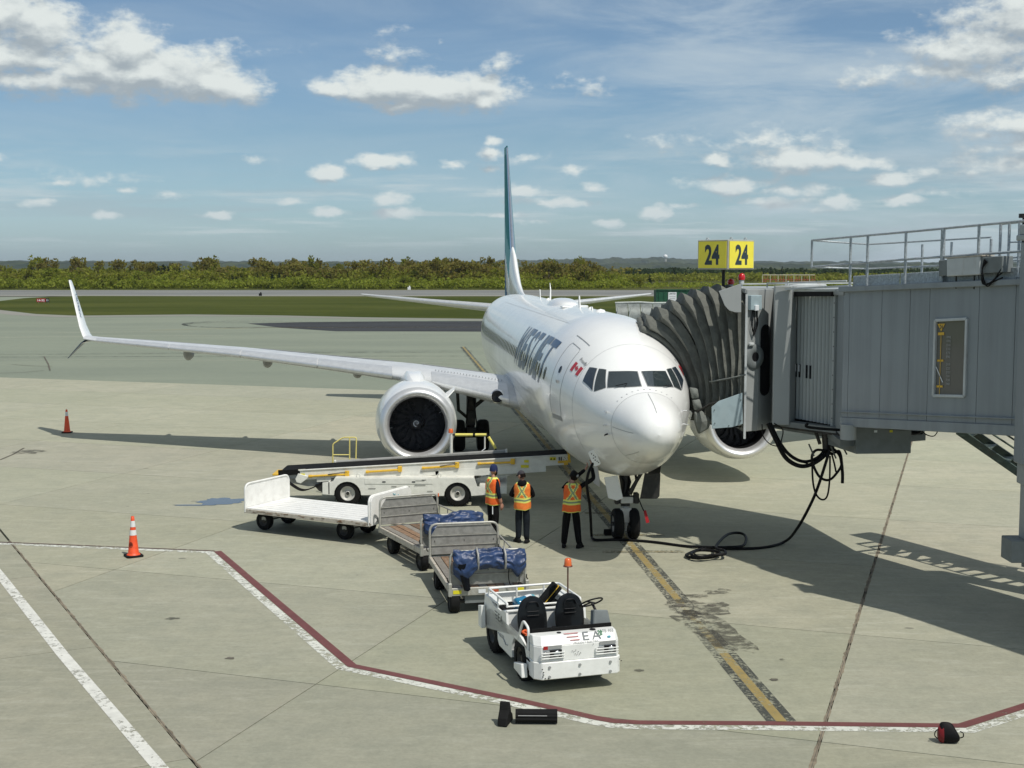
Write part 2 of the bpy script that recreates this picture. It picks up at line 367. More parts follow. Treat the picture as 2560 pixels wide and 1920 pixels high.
    def build(s, name, mats, parent=None, bevel=0, seg=1, fix=True, subd=0):
        me = s.mesh(name, mats)
        if fix:
            bm = bmesh.new(); bm.from_mesh(me); bmesh.ops.recalc_face_normals(bm, faces=bm.faces); bm.to_mesh(me); bm.free()
        o = bpy.data.objects.new(name, me); C.objects.link(o)
        if parent: o.parent = parent
        if bevel:
            b = o.modifiers.new('bevel', 'BEVEL'); b.width = bevel; b.segments = seg; b.limit_method = 'ANGLE'; b.angle_limit = radians(40)
        if subd:
            b = o.modifiers.new('sub', 'SUBSURF'); b.levels = subd; b.render_levels = subd
        return o
def empty(name, loc=(0, 0, 0), rz=0.):
    o = bpy.data.objects.new(name, None); o.location = loc; o.rotation_euler = (0, 0, rz); o.empty_display_size = .2; C.objects.link(o); return o
def tag(o, label=None, cat=None, group=None, kind=None):
    for k, v in (('label', label), ('category', cat), ('group', group), ('kind', kind)):
        if v: o[k] = v
    return o
def copy_tree(o, parent=None):
    c = o.copy(); C.objects.link(c); c.parent = parent
    for ch in list(o.children): copy_tree(ch, c)
    return c
def text_geo(body, bold=0., shear=0.):
    cu = bpy.data.curves.new('t', 'FONT'); cu.body = body; cu.offset = bold; cu.shear = shear; cu.size = 1; cu.resolution_u = 3; cu.fill_mode = 'FRONT'
    o = bpy.data.objects.new('t', cu); C.objects.link(o); dg = bpy.context.evaluated_depsgraph_get(); me = o.evaluated_get(dg).to_mesh()
    vs = [tuple(v.co) for v in me.vertices]; fs = [tuple(p.vertices) for p in me.polygons]
    o.evaluated_get(dg).to_mesh_clear(); bpy.data.objects.remove(o); bpy.data.curves.remove(cu)
    x0 = min(v[0] for v in vs); x1 = max(v[0] for v in vs); y0 = min(v[1] for v in vs); y1 = max(v[1] for v in vs)
    return [((v[0]-x0)/(x1-x0), (v[1]-y0)/(y1-y0)) for v in vs], fs
def subdiv_flat(vs, fs, mx):                          # split long triangles so that print follows a curved skin
    bm = bmesh.new(); bv = [bm.verts.new((v[0], v[1], 0)) for v in vs]
    for f in fs:
        try: bm.faces.new([bv[i] for i in f])
        except ValueError: pass
    bmesh.ops.triangulate(bm, faces=bm.faces)
    for _ in range(6):
        e = [e for e in bm.edges if e.calc_length() > mx]
        if not e: break
        bmesh.ops.subdivide_edges(bm, edges=e, cuts=1); bmesh.ops.triangulate(bm, faces=bm.faces)
    bm.verts.index_update(); v2 = [(v.co.x, v.co.y) for v in bm.verts]; f2 = [tuple(v.index for v in f.verts) for f in bm.faces]; bm.free()
    return v2, f2
def print_on(parent, name, body, mat, mapf, w, h, bold=.02, shear=0., mx=None):   # mapf(x, y) -> point, x in 0..w, y in 0..h
    vs, fs = text_geo(body, bold, shear); vs = [(v[0]*w, v[1]*h) for v in vs]
    if mx: vs, fs = subdiv_flat(vs, fs, mx)
    mb = MB(); mb.add([mapf(*v) for v in vs], fs); return mb.build(name, mat, parent, fix=False)
def plane_map(o, ux, uy):
    o = Vector(o); ux = Vector(ux).normalized(); uy = Vector(uy).normalized()
    return lambda x, y: o+ux*x+uy*y
def arc_pts(c, r, a0, a1, n, ux, uy):
    c = Vector(c); ux = Vector(ux); uy = Vector(uy)
    return [c+ux*(r*cos(lerp(a0, a1, i/n)))+uy*(r*sin(lerp(a0, a1, i/n))) for i in range(n+1)]
def rounded(pts, r, n=4, closed=False):               # polyline with rounded corners
    pts = [Vector(p) for p in pts]; out = []; L = len(pts)
    for i, p in enumerate(pts):
        if not closed and i in (0, L-1): out.append(p); continue
        a = pts[(i-1) % L]; b = pts[(i+1) % L]; da = (a-p); db = (b-p); k = min(r, da.length*.45, db.length*.45)
        A = p+da.normalized()*k; B = p+db.normalized()*k
        for j in range(n+1):
            t = j/n; out.append(A*(1-t)**2+p*2*t*(1-t)+B*t*t)
    return out
def spline(pts, n=8):
    pts = [Vector(p) for p in pts]; out = []; L = len(pts)
    for i in range(L-1):
        p0 = pts[max(i-1, 0)]; p1 = pts[i]; p2 = pts[i+1]; p3 = pts[min(i+2, L-1)]
        for j in range(n):
            t = j/n; out.append(.5*((2*p1)+(p2-p0)*t+(2*p0-5*p1+4*p2-p3)*t*t+(3*p1-p0-3*p2+p3)*t**3))
    out.append(pts[-1]); return out
# ================================================================== GROUND
def concrete_mat():
    m, nt, b = nodes_of('concrete')
    pos = N(nt, 'ShaderNodeNewGeometry').outputs['Position']
    big = noisen(nt, pos, .22, 5, .6); mid = noisen(nt, pos, 1.1, 6, .65); fine = noisen(nt, pos, 14, 5, .7)
    mp = N(nt, 'ShaderNodeMapping'); mp.inputs['Scale'].default_value = (.5, 2.4, 1); mp.inputs['Rotation'].default_value = (0, 0, .33); nt.links.new(pos, mp.inputs[0])
    swirl = noisen(nt, mp.outputs[0], 1.6, 7, .66, 1.2)
    c = mixc(nt, smooth(nt, big, .35, .65), (.345, .338, .255), (.39, .375, .29))
    c = mixc(nt, mathn(nt, 'MULTIPLY', smooth(nt, mid, .38, .70), .75), c, (.30, .30, .235))
    c = mixc(nt, mathn(nt, 'MULTIPLY', smooth(nt, swirl, .50, .70), .55), c, (.455, .445, .36))
    c = mixc(nt, mathn(nt, 'MULTIPLY', smooth(nt, swirl, .48, .30), .30), c, (.27, .275, .22))
    oi = N(nt, 'ShaderNodeObjectInfo').outputs['Random']
    c = mixc(nt, mathn(nt, 'MULTIPLY', oi, .38), c, (.30, .315, .245))
    f = mathn(nt, 'MULTIPLY_ADD', mathn(nt, 'ADD', fine, noisen(nt, pos, 4.5, 5, .75)), .42, .58); cc = N(nt, 'ShaderNodeCombineXYZ')
    for i in range(3): nt.links.new(f, cc.inputs[i])
    c = mixc(nt, 1., c, cc.outputs[0], 'MULTIPLY')
    # small dark drips, irregular, elongated
    mp2 = N(nt, 'ShaderNodeMapping'); mp2.inputs['Scale'].default_value = (.9, 1.5, 1); nt.links.new(pos, mp2.inputs[0])
    wv = vmath(nt, 'ADD', mp2.outputs[0], vmath(nt, 'SCALE', noisen(nt, pos, 6, 3, .6, out=1), None))
    vo = N(nt, 'ShaderNodeTexVoronoi'); vo.inputs['Scale'].default_value = .75; vo.inputs['Randomness'].default_value = 1
    nt.links.new(vmath(nt, 'ADD', mp2.outputs[0], vmath(nt, 'MULTIPLY', noisen(nt, pos, 5, 3, .6, out=1), (.12, .12, 0))), vo.inputs['Vector'])
    rs = N(nt, 'ShaderNodeSeparateXYZ'); nt.links.new(vo.outputs['Color'], rs.inputs[0])
    thr = mathn(nt, 'MULTIPLY', mathn(nt, 'POWER', rs.outputs[0], 3.), .07)
    spot = mathn(nt, 'MULTIPLY', mathn(nt, 'LESS_THAN', vo.outputs['Distance'], thr), .6)
    c = mixc(nt, spot, c, (.09, .09, .08))
    c = mixc(nt, 1., c, N(nt, 'ShaderNodeObjectInfo').outputs['Color'], 'MULTIPLY')
    nt.links.new(c, b.inputs['Base Color']); b.inputs['Roughness'].default_value = .82; b.inputs['Specular IOR Level'].default_value = .3
    bp = N(nt, 'ShaderNodeBump'); bp.inputs['Strength'].default_value = .35; bp.inputs['Distance'].default_value = .01
    nt.links.new(noisen(nt, pos, 40, 4, .7), bp.inputs['Height']); nt.links.new(bp.outputs[0], b.inputs['Normal'])
concrete_mat()
def flat_mat(name, col, rough, n1=.3, n2=3., amp=.2, alt=None, fine=30.):
    m, nt, b = nodes_of(name); pos = N(nt, 'ShaderNodeNewGeometry').outputs['Position']
    mp = N(nt, 'ShaderNodeMapping'); mp.inputs['Scale'].default_value = (.35, 1, 1); mp.inputs['Rotation'].default_value = (0, 0, .05); nt.links.new(pos, mp.inputs[0])
    a = noisen(nt, mp.outputs[0], n1, 6, .62); c2 = noisen(nt, pos, n2, 6, .7)
    c = mixc(nt, smooth(nt, a, .35, .68), col, alt or tuple(x*(1-amp) for x in col))
    f = mathn(nt, 'MULTIPLY_ADD', c2, amp*2, 1-amp); cc = N(nt, 'ShaderNodeCombineXYZ')
    for i in range(3): nt.links.new(f, cc.inputs[i])
    c = mixc(nt, 1., c, cc.outputs[0], 'MULTIPLY')
    nt.links.new(c, b.inputs['Base Color']); b.inputs['Roughness'].default_value = rough; b.inputs['Specular IOR Level'].default_value = .08
    return m
flat_mat('joint_dark', (.15, .14, .115), .95, 2, 9, .35)
flat_mat('sealant', (.27, .23, .17), .95, 2, 9, .4)
flat_mat('asphalt_old', (.235, .262, .205), .9, .12, 2.2, .13, (.205, .232, .185))
flat_mat('asphalt_new', (.055, .058, .062), .85, .3, 3, .2)
flat_mat('runway_asphalt', (.215, .22, .205), .85, .05, 1, .1, (.17, .175, .17))
flat_mat('shoulder', (.27, .265, .235), .9, .08, 1, .12)
flat_mat('grass_green', (.042, .056, .006), .95, .045, .7, .38, (.075, .085, .016))
flat_mat('grass_far', (.055, .068, .012), .95, .02, .4, .35, (.085, .085, .024))
def paint_mat(name, col, wear, wscale=9., fade=.0, stretch=(1, 1, 1)):
    m, nt, b = nodes_of(name); pos = N(nt, 'ShaderNodeNewGeometry').outputs['Position']
    mp = N(nt, 'ShaderNodeMapping'); mp.inputs['Scale'].default_value = stretch; nt.links.new(pos, mp.inputs[0])
    n = noisen(nt, mp.outputs[0], wscale, 8, .74); n2 = noisen(nt, pos, .9, 4, .6)
    t = mathn(nt, 'ADD', n, mathn(nt, 'MULTIPLY_ADD', n2, .42, -.21))
    al = smooth(nt, t, wear-.05, wear+.06)
    c = mixc(nt, smooth(nt, noisen(nt, pos, 4, 5, .6), .3, .7), tuple(x*.82 for x in col), col)
    nt.links.new(c, b.inputs['Base Color']); b.inputs['Roughness'].default_value = .7
    tr = N(nt, 'ShaderNodeBsdfTransparent'); mx = N(nt, 'ShaderNodeMixShader'); out = nt.nodes['Material Output']
    if fade: al = mathn(nt, 'MULTIPLY', al, 1-fade)
    nt.links.new(al, mx.inputs[0]); nt.links.new(tr.outputs[0], mx.inputs[1]); nt.links.new(b.outputs[0], mx.inputs[2]); nt.links.new(mx.outputs[0], out.inputs[0])
paint_mat('paint_white', (.70, .70, .64), .40)
paint_mat('paint_white_worn', (.66, .67, .60), .455)
paint_mat('paint_red', (.17, .058, .055), .34, fade=.06); paint_mat('paint_red_dark', (.10, .055, .045), .40, fade=.2)
paint_mat('paint_yellow', (.42, .31, .10), .42, fade=.30)
paint_mat('paint_yellow_worn', (.40, .32, .14), .50, fade=.45)
paint_mat('paint_black', (.055, .06, .055), .47, 13, fade=.28, stretch=(1, 1, 1))
paint_mat('paint_black_worn', (.07, .075, .07), .52, 13, fade=.5)
paint_mat('rubber_mark', (.05, .055, .05), .50, 5, fade=.55, stretch=(.25, 2, 1))
paint_mat('thin_line', (.55, .53, .42), .38, 4, fade=.25)
paint_mat('stain', (.075, .07, .055), .49, 3.2, fade=.45, stretch=(1, 1.6, 1))

tag(MB().add([(-9000, -400, -.16), (9000, -400, -.16), (9000, 9500, -.16), (-9000, 9500, -.16)], [(0, 1, 2, 3)]).build('ground', 'grass_far'), kind='structure')

GA = radians(-18.9); GU = Vector((cos(GA), sin(GA), 0)); GN = Vector((-sin(GA), cos(GA), 0))
def clip(poly, o, nrm):                               # keep the side nrm points to
    out = []
    for i in range(len(poly)):
        a, b = poly[i], poly[(i+1) % len(poly)]; da = (a-o).dot(nrm); db = (b-o).dot(nrm)
        if da >= 0: out.append(a)
        if (da >= 0) != (db >= 0): out.append(a+(b-a)*(da/(da-db)))
    return out
C0 = Vector((-4.2, 17.1, 0)); CD = (Vector((-11., 29.4, 0))-C0).normalized(); CR = Vector((CD.y, -CD.x, 0))   # CR points right of the old kerb joint
apron = empty('apron'); tag(apron, kind='structure')
MB().add([GU*a+GN*b+Vector((0, 0, -.10)) for a, b in ((-90, 3), (40, 3), (40, 64.05), (-90, 64.05))], [(0, 1, 2, 3)]).build('joint_bed', 'joint_dark', apron)
us = [-1.75+7.85*i for i in range(-9, 5)]; ns = [18.4+5.7*i for i in range(-2, 9)]
CEND = C0+CD*16.5
def slab(poly, tone=1.):                              # tone: grey level, set row by row (darkest nearest the camera), part random
    if len(poly) < 3: return
    n = len(poly); vs = [Vector((p.x, p.y, 0)) for p in poly]+[Vector((p.x, p.y, -.14)) for p in poly]
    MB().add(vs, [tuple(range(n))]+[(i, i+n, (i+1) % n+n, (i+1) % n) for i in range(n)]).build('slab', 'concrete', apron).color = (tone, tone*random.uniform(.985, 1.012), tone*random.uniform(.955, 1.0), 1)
for i in range(len(us)-1):
    for j in range(len(ns)-1):
        g = .011; gl = .030 if us[i] == -1.75 else g; gr = .030 if abs(us[i+1]+1.75) < .01 else g
        P4 = [GU*a+GN*b for a, b in ((us[i]+gl, ns[j]+g), (us[i+1]-gr, ns[j]+g), (us[i+1]-gr, ns[j+1]-g), (us[i]+gl, ns[j+1]-g))]
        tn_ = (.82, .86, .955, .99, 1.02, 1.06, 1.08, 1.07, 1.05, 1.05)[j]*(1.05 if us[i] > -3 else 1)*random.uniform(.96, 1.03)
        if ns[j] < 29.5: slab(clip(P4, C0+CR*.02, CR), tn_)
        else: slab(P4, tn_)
LD = Vector((cos(radians(27)), sin(radians(27)), 0))
for k in range(-2, 3):
    for w_ in range(0, 5):
        base = C0+CD*(.3+6.0*k)
        q = [base-CR*.02+LD*(-5.6*w_-.012), base-CR*.02+CD*5.978+LD*(-5.6*w_-.012), base+CD*5.978-LD*(5.6*(w_+1)-.012), base-LD*(5.6*(w_+1)-.012)]
        q = clip([p.copy() for p in q], GN*29.78, -GN)
        if w_ == 0: q = clip(q, C0-CR*.02, -CR)
        if len(q) >= 3: slab(q[::-1], random.uniform(.85, .92))
# sealant beads of the wide joint, ragged
def bead(a, b, w, name='sealant_bead', mat='sealant', z=-.006, seedn=0):
    a = Vector(a); b = Vector(b); L = (b-a).length; n = max(6, int(L/.12)); d = (b-a)/n; s = Vector((-d.y, d.x, 0)).normalized(); vs = []; fs = []
    for i in range(n+1):
        p = a+d*i; k = noise.noise(Vector((p.x*2.3, p.y*2.3, seedn)))*.6+noise.noise(Vector((p.x*9, p.y*9, seedn)))*.5
        k2 = noise.noise(Vector((p.x*2.7, p.y*2.7, seedn+5)))*.6+noise.noise(Vector((p.x*8, p.y*8, seedn+9)))*.5
        vs += [(p+s*w*(.5+k)).to_tuple()[:2]+(z,), (p-s*w*(.5+k2)).to_tuple()[:2]+(z,)]
    for i in range(n): fs.append((2*i, 2*i+1, 2*i+3, 2*i+2))
    return MB().add(vs, fs).build(name, mat, apron, fix=False)
bead(GU*-1.75+GN*13, GU*-1.75+GN*63, .055, z=.0015)
bead(GU*-1.75+GN*13, GU*-1.75+GN*63, .012, 'joint_crack', 'joint_dark', z=.003, seedn=3)
bead(C0-CD*4, CEND, .045, z=.0015, seedn=6); bead(C0-CD*4, CEND, .012, 'joint_crack', 'joint_dark', z=.003, seedn=8)

def strip(name, pts, w, mat, z=.005, off=0., parent=None, dense=.5):
    pts = [Vector((p[0], p[1], 0)) for p in pts]; P2 = []
    for a, b in zip(pts[:-1], pts[1:]):
        n = max(1, int((b-a).length/dense)) if dense else 1
        P2 += [a+(b-a)*(i/n) for i in range(n)]
    P2.append(pts[-1]); vs = []
    for i, p in enumerate(P2):
        a = P2[max(i-1, 0)]; b = P2[min(i+1, len(P2)-1)]; d1 = (p-a).normalized() if i else (b-p).normalized(); d2 = (b-p).normalized() if i < len(P2)-1 else d1
        s1 = Vector((-d1.y, d1.x, 0)); s2 = Vector((-d2.y, d2.x, 0)); s = (s1+s2).normalized(); k = 1/max(.5, s.dot(s1))
        vs += [p+s*k*(off+w/2)+Vector((0, 0, z)), p+s*k*(off-w/2)+Vector((0, 0, z))]
    fs = [(2*i, 2*i+1, 2*i+3, 2*i+2) for i in range(len(P2)-1)]
    o = MB().add(vs, fs).build(name, mat, parent, fix=False)
    if not parent: tag(o, kind='structure')
    return o
bnd = [G(-260, 1350), G(0, 1357), G(534, 1379), G(640, 1471), G(868, 1667), G(1280, 1753), G(1400, 1780), G(1480, 1799), G(1530, 1808), G(1600, 1812), G(1920, 1814), G(2415, 1820), G(2560, 1774), G(2900, 1660)]
strip('red_boundary_line', bnd[2:], .17, 'paint_red', off=.09); strip('red_boundary_line', bnd[:3], .10, 'paint_red_dark', off=.055)
strip('white_boundary_line', bnd, .19, 'paint_white_worn', off=-.105)
wl = [G(0, 1438), G(157, 1637), G(402, 1922)]; d0 = (wl[0]-wl[2]).normalized(); wl = [wl[0]+d0*1.3]+wl+[wl[-1]-d0*3]
strip('white_service_line', wl, .20, 'paint_white')
def lead(aft, off): return NOSE+AFT*aft+LAT*off
for a0, a1, my, mk in ((-9.02, -5.6, 'paint_yellow', 'paint_black'), (-5.6, -1.9, 'paint_yellow_worn', 'paint_black_worn'), (-1.9, 2.2, 'paint_yellow', 'paint_black'), (2.2, 80, 'paint_yellow', 'paint_black')):
    strip('lead_in_line', [lead(a0, .02), lead(a1, .02)], .155, my, z=.005)
    strip('lead_in_border', [lead(a0, .02+.15), lead(a1, .02+.15)], .14, mk, z=.004); strip('lead_in_border', [lead(a0, .02-.15), lead(a1, .02-.15)], .14, mk, z=.004)
for u_, v_, h in ((1608, 1380, .95), (1570, 1338, .9), (1503, 1283, .45)):
    p = G(u_, v_); a = p-Vector((1, .02, 0))*h; b = p+Vector((1, .02, 0))*h
    strip('stop_bar', [a, b], .11, 'paint_yellow_worn', z=.0065)
    for s in (-1, 1): strip('stop_bar_border', [a+Vector((0, .085*s, 0)), b+Vector((0, .085*s, 0))], .06, 'paint_black', z=.0075)
# stains where tugs brake, oil spots
def blot(name, c, rx, ry, mat, z, seedn, ang=0, parent=None):
    n = 40; c = Vector(c); vs = [c+Vector((0, 0, z))]
    for i in range(n):
        a = 2*pi*i/n; k = 1+.55*noise.noise(Vector((cos(a)*1.7, sin(a)*1.7, seedn)))+.25*noise.noise(Vector((cos(a)*5, sin(a)*5, seedn)))
        x = cos(a)*rx*k; y = sin(a)*ry*k; vs.append(c+Vector((x*cos(ang)-y*sin(ang), x*sin(ang)+y*cos(ang), z)))
    o = MB().add(vs, [(0, 1+i, 1+(i+1) % n) for i in range(n)]).build(name, mat, parent, fix=False); tag(o, kind='structure'); return o
blot('braking_stain', G(1775, 1570), .45, 1.3, 'stain', .0085, 3, .25)
blot('braking_stain', G(1745, 1520), .7, .55, 'stain', .009, 8)
for i, (u_, v_, r) in enumerate(((1703, 1514, .11), (1780, 1514, .085), (1735, 1525, .14), (1735, 1540, .10), (1740, 1490, .22), (1786, 1482, .20), (1935, 1700, .07), (1597, 1677, .08), (575, 1646, .07), (430, 1547, .11), (1810, 1475, .12), (1955, 1650, .05))):
    blot('oil_spot', G(u_, v_), r*1.1, r*.75, 'joint_dark' if i in (0, 1, 6, 8) else 'stain', .0095, i*1.7)
blot('water_puddle', G(560, 1253), .62, .50, 'water_film', .006, 2.2, .2); blot('water_puddle', G(490, 1263), .55, .10, 'water_film', .007, 7.2, .05)
blot('manhole_cover', G(75, 1130), .55, .5, 'stain', .006, .3)

# asphalt taxiways, runway, grass
def sheet(name, pts, z, mat): return tag(MB().add([(p[0], p[1], z) for p in pts], [tuple(range(len(pts)))]).build(name, mat, fix=False), kind='structure')
a_ = GU*-160+GN*64.05; b_ = GU*130+GN*64.05
sheet('taxiway', [a_, b_, Vector((260, 160, 0)), Vector((260, 279, 0)), Vector((-420, 279, 0)), Vector((-420, 150, 0))], -.05, 'asphalt_old')
strip('joint_edge', [a_, b_], .06, 'joint_dark', z=-.02, dense=0)
isl = [G(-60, 765), G(0, 752), G(60, 745), G(120, 741.5), G(210, 739.5)]+[Vector((x, 282.5, 0)) for x in (-60, 0, 70)]+[Vector((280, 282, 0)), Vector((280, 140, 0))]+[G(u_, v_) for u_, v_ in ((2100, 803), (1800, 803), (1500, 799), (1200, 796), (900, 792), (700, 787.5), (480, 785), (330, 786.5), (190, 788), (90, 784), (20, 776), (-40, 770))]
sheet('grass_island', isl, -.03, 'grass_green')
edge = [G(u_, v_) for u_, v_ in ((-30, 770), (20, 777), (90, 785.3), (190, 789.5), (330, 788), (480, 786.5), (700, 789), (900, 793.5), (1200, 797.5), (1500, 800.5), (1800, 804.5))]
strip('taxiway_shoulder', edge, 3.2, 'shoulder', z=-.04, off=-1.6, dense=0)
sheet('runway', [Vector((-600, 290, 0)), Vector((600, 290, 0)), Vector((600, 352, 0)), Vector((-600, 352, 0))], -.045, 'runway_asphalt')
strip('runway_edge_line', [Vector((-600, 291.5, 0)), Vector((600, 291.5, 0))], 1.0, 'thin_line', z=-.03, dense=0)
strip('runway_edge_line', [Vector((-600, 351, 0)), Vector((600, 351, 0))], .8, 'thin_line', z=-.03, dense=0)
strip('runway_centre_line', [G(335, 729.5), G(560, 729.5)], 1.3, 'thin_line', z=-.03, dense=0)
strip('runway_verge', [Vector((-600, 286.3, 0)), Vector((600, 286.3, 0))], 7.2, 'shoulder', z=-.042, dense=0)
newp = [G(u_, v_) for u_, v_ in ((560, 806), (700, 802.5), (1000, 801), (1400, 800.5), (2100, 803), (2300, 835), (1500, 829), (1100, 827), (830, 826.5), (700, 822), (600, 815), (545, 810))]
# new asphalt: a wedge that narrows to the left
newp = [G(u_, v_) for u_, v_ in ((620, 808), (760, 804.5), (1000, 802.5), (1400, 801.5), (1900, 803), (2100, 833), (1500, 829), (1100, 827.5), (840, 827), (700, 818))]
sheet('new_asphalt', newp, -.035, 'asphalt_new')
strip('taxiway_centre_line', [G(380, 825), G(640, 818.8), G(900, 817.6), G(1400, 817), G(1900, 818)], .30, 'paint_yellow', z=-.022, dense=2)
for k in range(9):
    pts = [G(560+k*9+95*cos(t)*(1+k*.11), 812+(5.5+k*.5)*sin(t)-k*.25) for t in [pi*.35+i*.12*pi for i in range(12)]]
    pts = [pts[0]+Vector((26, .8, 0))]+pts+[pts[-1]+Vector((30, -1, 0))]
    strip('turning_tyre_mark', pts, .28, 'rubber_mark', z=-.024+k*.0005, dense=1.)
for u0, v0, u1, v1, w, mt in ((0, 886, 1180, 879, .5, 'rubber_mark'), (0, 891.5, 1180, 889, .5, 'rubber_mark'), (0, 884, 1180, 876, .25, 'rubber_mark'), (840, 893.5, 1160, 895, .14, 'thin_line'), (850, 903, 1180, 908, .14, 'thin_line'), (0, 897, 700, 901, .12, 'thin_line'), (0, 843, 560, 838, .2, 'thin_line'), (130, 832, 480, 829, .25, 'thin_line')):
    strip('tyre_track' if mt == 'rubber_mark' else 'faded_line', [G(u0, v0), G((u0+u1)/2, (v0+v1)/2-1), G(u1, v1)], w, mt, z=-.025, dense=2)
for (u0, v0, u1, v1) in ((0, 932, 110, 925), (30, 910, 130, 915), (110, 890, 125, 925), (990, 905, 1020, 955), (0, 1150, 60, 1120)):
    strip('surface_crack', [G(u0, v0), G((u0+u1)/2+3, (v0+v1)/2+1), G(u1, v1)], .09, 'joint_dark', z=-.02 if v0 < 960 else .004, dense=1)
# ================================================================== HILLS AND WOODS
def foliage_mat(name, cols, tr=.25):
    m, nt, b = nodes_of(name); geo = N(nt, 'ShaderNodeNewGeometry')
    r = geo.outputs['Random Per Island']; c = ramp(nt, r, [(i/(len(cols)-1), cc) for i, cc in enumerate(cols)])
    n = noisen(nt, geo.outputs['Position'], .20, 4, .65); f = mathn(nt, 'MULTIPLY_ADD', n, 2.0, .12)
    cc = N(nt, 'ShaderNodeCombineXYZ')
    for i in range(3): nt.links.new(f, cc.inputs[i])
    c = mixc(nt, 1., c, cc.outputs[0], 'MULTIPLY')
    nt.links.new(c, b.inputs['Base Color']); b.inputs['Roughness'].default_value = .9; b.inputs['Specular IOR Level'].default_value = .1
    t_ = N(nt, 'ShaderNodeBsdfTranslucent'); nt.links.new(mixc(nt, 1., c, (1.5, 1.5, 1.0), 'MULTIPLY'), t_.inputs[0]); mx = N(nt, 'ShaderNodeMixShader'); mx.inputs[0].default_value = .45
    nt.links.new(b.outputs[0], mx.inputs[1]); nt.links.new(t_.outputs[0], mx.inputs[2]); nt.links.new(mx.outputs[0], nt.nodes['Material Output'].inputs[0])
foliage_mat('leaves_olive', [(.13, .145, .018), (.18, .20, .03), (.15, .145, .035), (.22, .235, .04)])
foliage_mat('leaves_brown', [(.15, .13, .035), (.19, .155, .05), (.155, .16, .035), (.21, .18, .06)])
foliage_mat('leaves_bright', [(.15, .18, .022), (.20, .235, .035), (.17, .19, .035), (.24, .27, .045)])
foliage_mat('needles', [(.012, .026, .013), (.02, .038, .016), (.016, .03, .02)])
foliage_mat('far_wood_green', [(.025, .045, .02), (.04, .06, .025), (.032, .052, .028), (.055, .07, .03)])
def hill_mat():
    m, nt, b = nodes_of('hill_wood'); pos = N(nt, 'ShaderNodeNewGeometry').outputs['Position']
    mp = N(nt, 'ShaderNodeMapping'); mp.inputs['Scale'].default_value = (1, .25, 1); nt.links.new(pos, mp.inputs[0])
    a = noisen(nt, mp.outputs[0], .012, 6, .6); c2 = noisen(nt, mp.outputs[0], .06, 6, .75)
    c = mixc(nt, smooth(nt, a, .42, .6), (.014, .030, .014), (.045, .06, .02)); c = mixc(nt, smooth(nt, c2, .45, .65), c, (.012, .024, .016))
    nt.links.new(c, b.inputs['Base Color']); b.inputs['Roughness'].default_value = 1
hill_mat()
def ridge(name, Y0, depth, prof, hmax, seedn, bumps):
    nx, ny = 420, 6; vs = []; W_ = Y0*1.1
    for j in range(ny+1):
        for i in range(nx+1):
            x = -W_/2+W_*i/nx; t = j/ny; u = (x/Y0*FPX+1280)
            h = prof(u)*sin(min(1, t*1.25)*pi/2)
            k = bumps*(noise.noise(Vector((x*.02, seedn, j*1.3)))+.8*noise.noise(Vector((x*.07, seedn, j*2.3)))+.6*abs(noise.noise(Vector((x*.25, seedn, j)))))
            vs.append((x, Y0+depth*t, -1+h+(k if j else 0)))
    fs = [(j*(nx+1)+i, j*(nx+1)+i+1, (j+1)*(nx+1)+i+1, (j+1)*(nx+1)+i) for j in range(ny) for i in range(nx)]
    return tag(MB().add(vs, fs).build(name, 'hill_wood', fix=False), kind='structure')
def pr(pts, Y):                                       # heights given by where the ridge meets the sky in the survey
    def f(u):
        u = min(max(u, pts[0][0]), pts[-1][0])
        for (a, va), (b, vb) in zip(pts[:-1], pts[1:]):
            if a <= u <= b: v = va+(vb-va)*(u-a)/(b-a); break
        return CAM_H+1+(661.9-v)/FPX*Y
    return f
ridge('far_hills', 4200, 900, pr([(-200, 654), (600, 655), (1150, 655), (1300, 652), (1500, 646), (1700, 645), (1850, 649), (2050, 655), (2700, 657)], 4600), 0, 3, 7)
ridge('middle_hills', 2300, 500, pr([(-200, 658), (1200, 659), (1300, 661), (1500, 662), (1750, 658), (1850, 661), (2050, 661), (2700, 662)], 2500), 0, 9, 5)
rng = np.random.default_rng(5)
def leaf_cloud(blobs, per, size, out_v, out_f):       # blobs: (x, y, z, rx, ry, rz); leaf clumps spread on and in every blob
    for (x, y, z, rx, ry, rz) in blobs:
        n = max(6, int(per*(rx*rz)))
        d = rng.normal(size=(n, 3)); d /= np.linalg.norm(d, axis=1)[:, None]; r = rng.uniform(.45, 1.08, n)**.6
        c = np.array([x, y, z])+d*r[:, None]*np.array([rx, ry, rz])
        a = rng.normal(size=(n, 3)); a /= np.linalg.norm(a, axis=1)[:, None]; b = np.cross(a, rng.normal(size=(n, 3))); b /= np.linalg.norm(b, axis=1)[:, None]
        s = size*rng.uniform(.5, 1.3, n)[:, None]
        q = np.stack([c-a*s, c+b*s*.7, c+a*s, c-b*s*.7], 1).reshape(-1, 3); q[:, 2] = np.maximum(q[:, 2], -.2)
        o = sum(len(v) for v in out_v); out_v.append(q); out_f.append(np.arange(4*n).reshape(-1, 4)+o)
def cloud_mesh(name, V, F, mat):
    v = np.concatenate(V); f = np.concatenate(F); me = bpy.data.meshes.new(name)
    me.vertices.add(len(v)); me.vertices.foreach_set('co', v.ravel()); me.loops.add(f.size); me.loops.foreach_set('vertex_index', f.ravel().astype(np.int32))
    me.polygons.add(len(f)); me.polygons.foreach_set('loop_start', np.arange(0, f.size, 4, dtype=np.int32)); me.polygons.foreach_set('loop_total', np.full(len(f), 4, dtype=np.int32))
    me.update(calc_edges=True); me.validate(); me.materials.append(MAT[mat]); return me
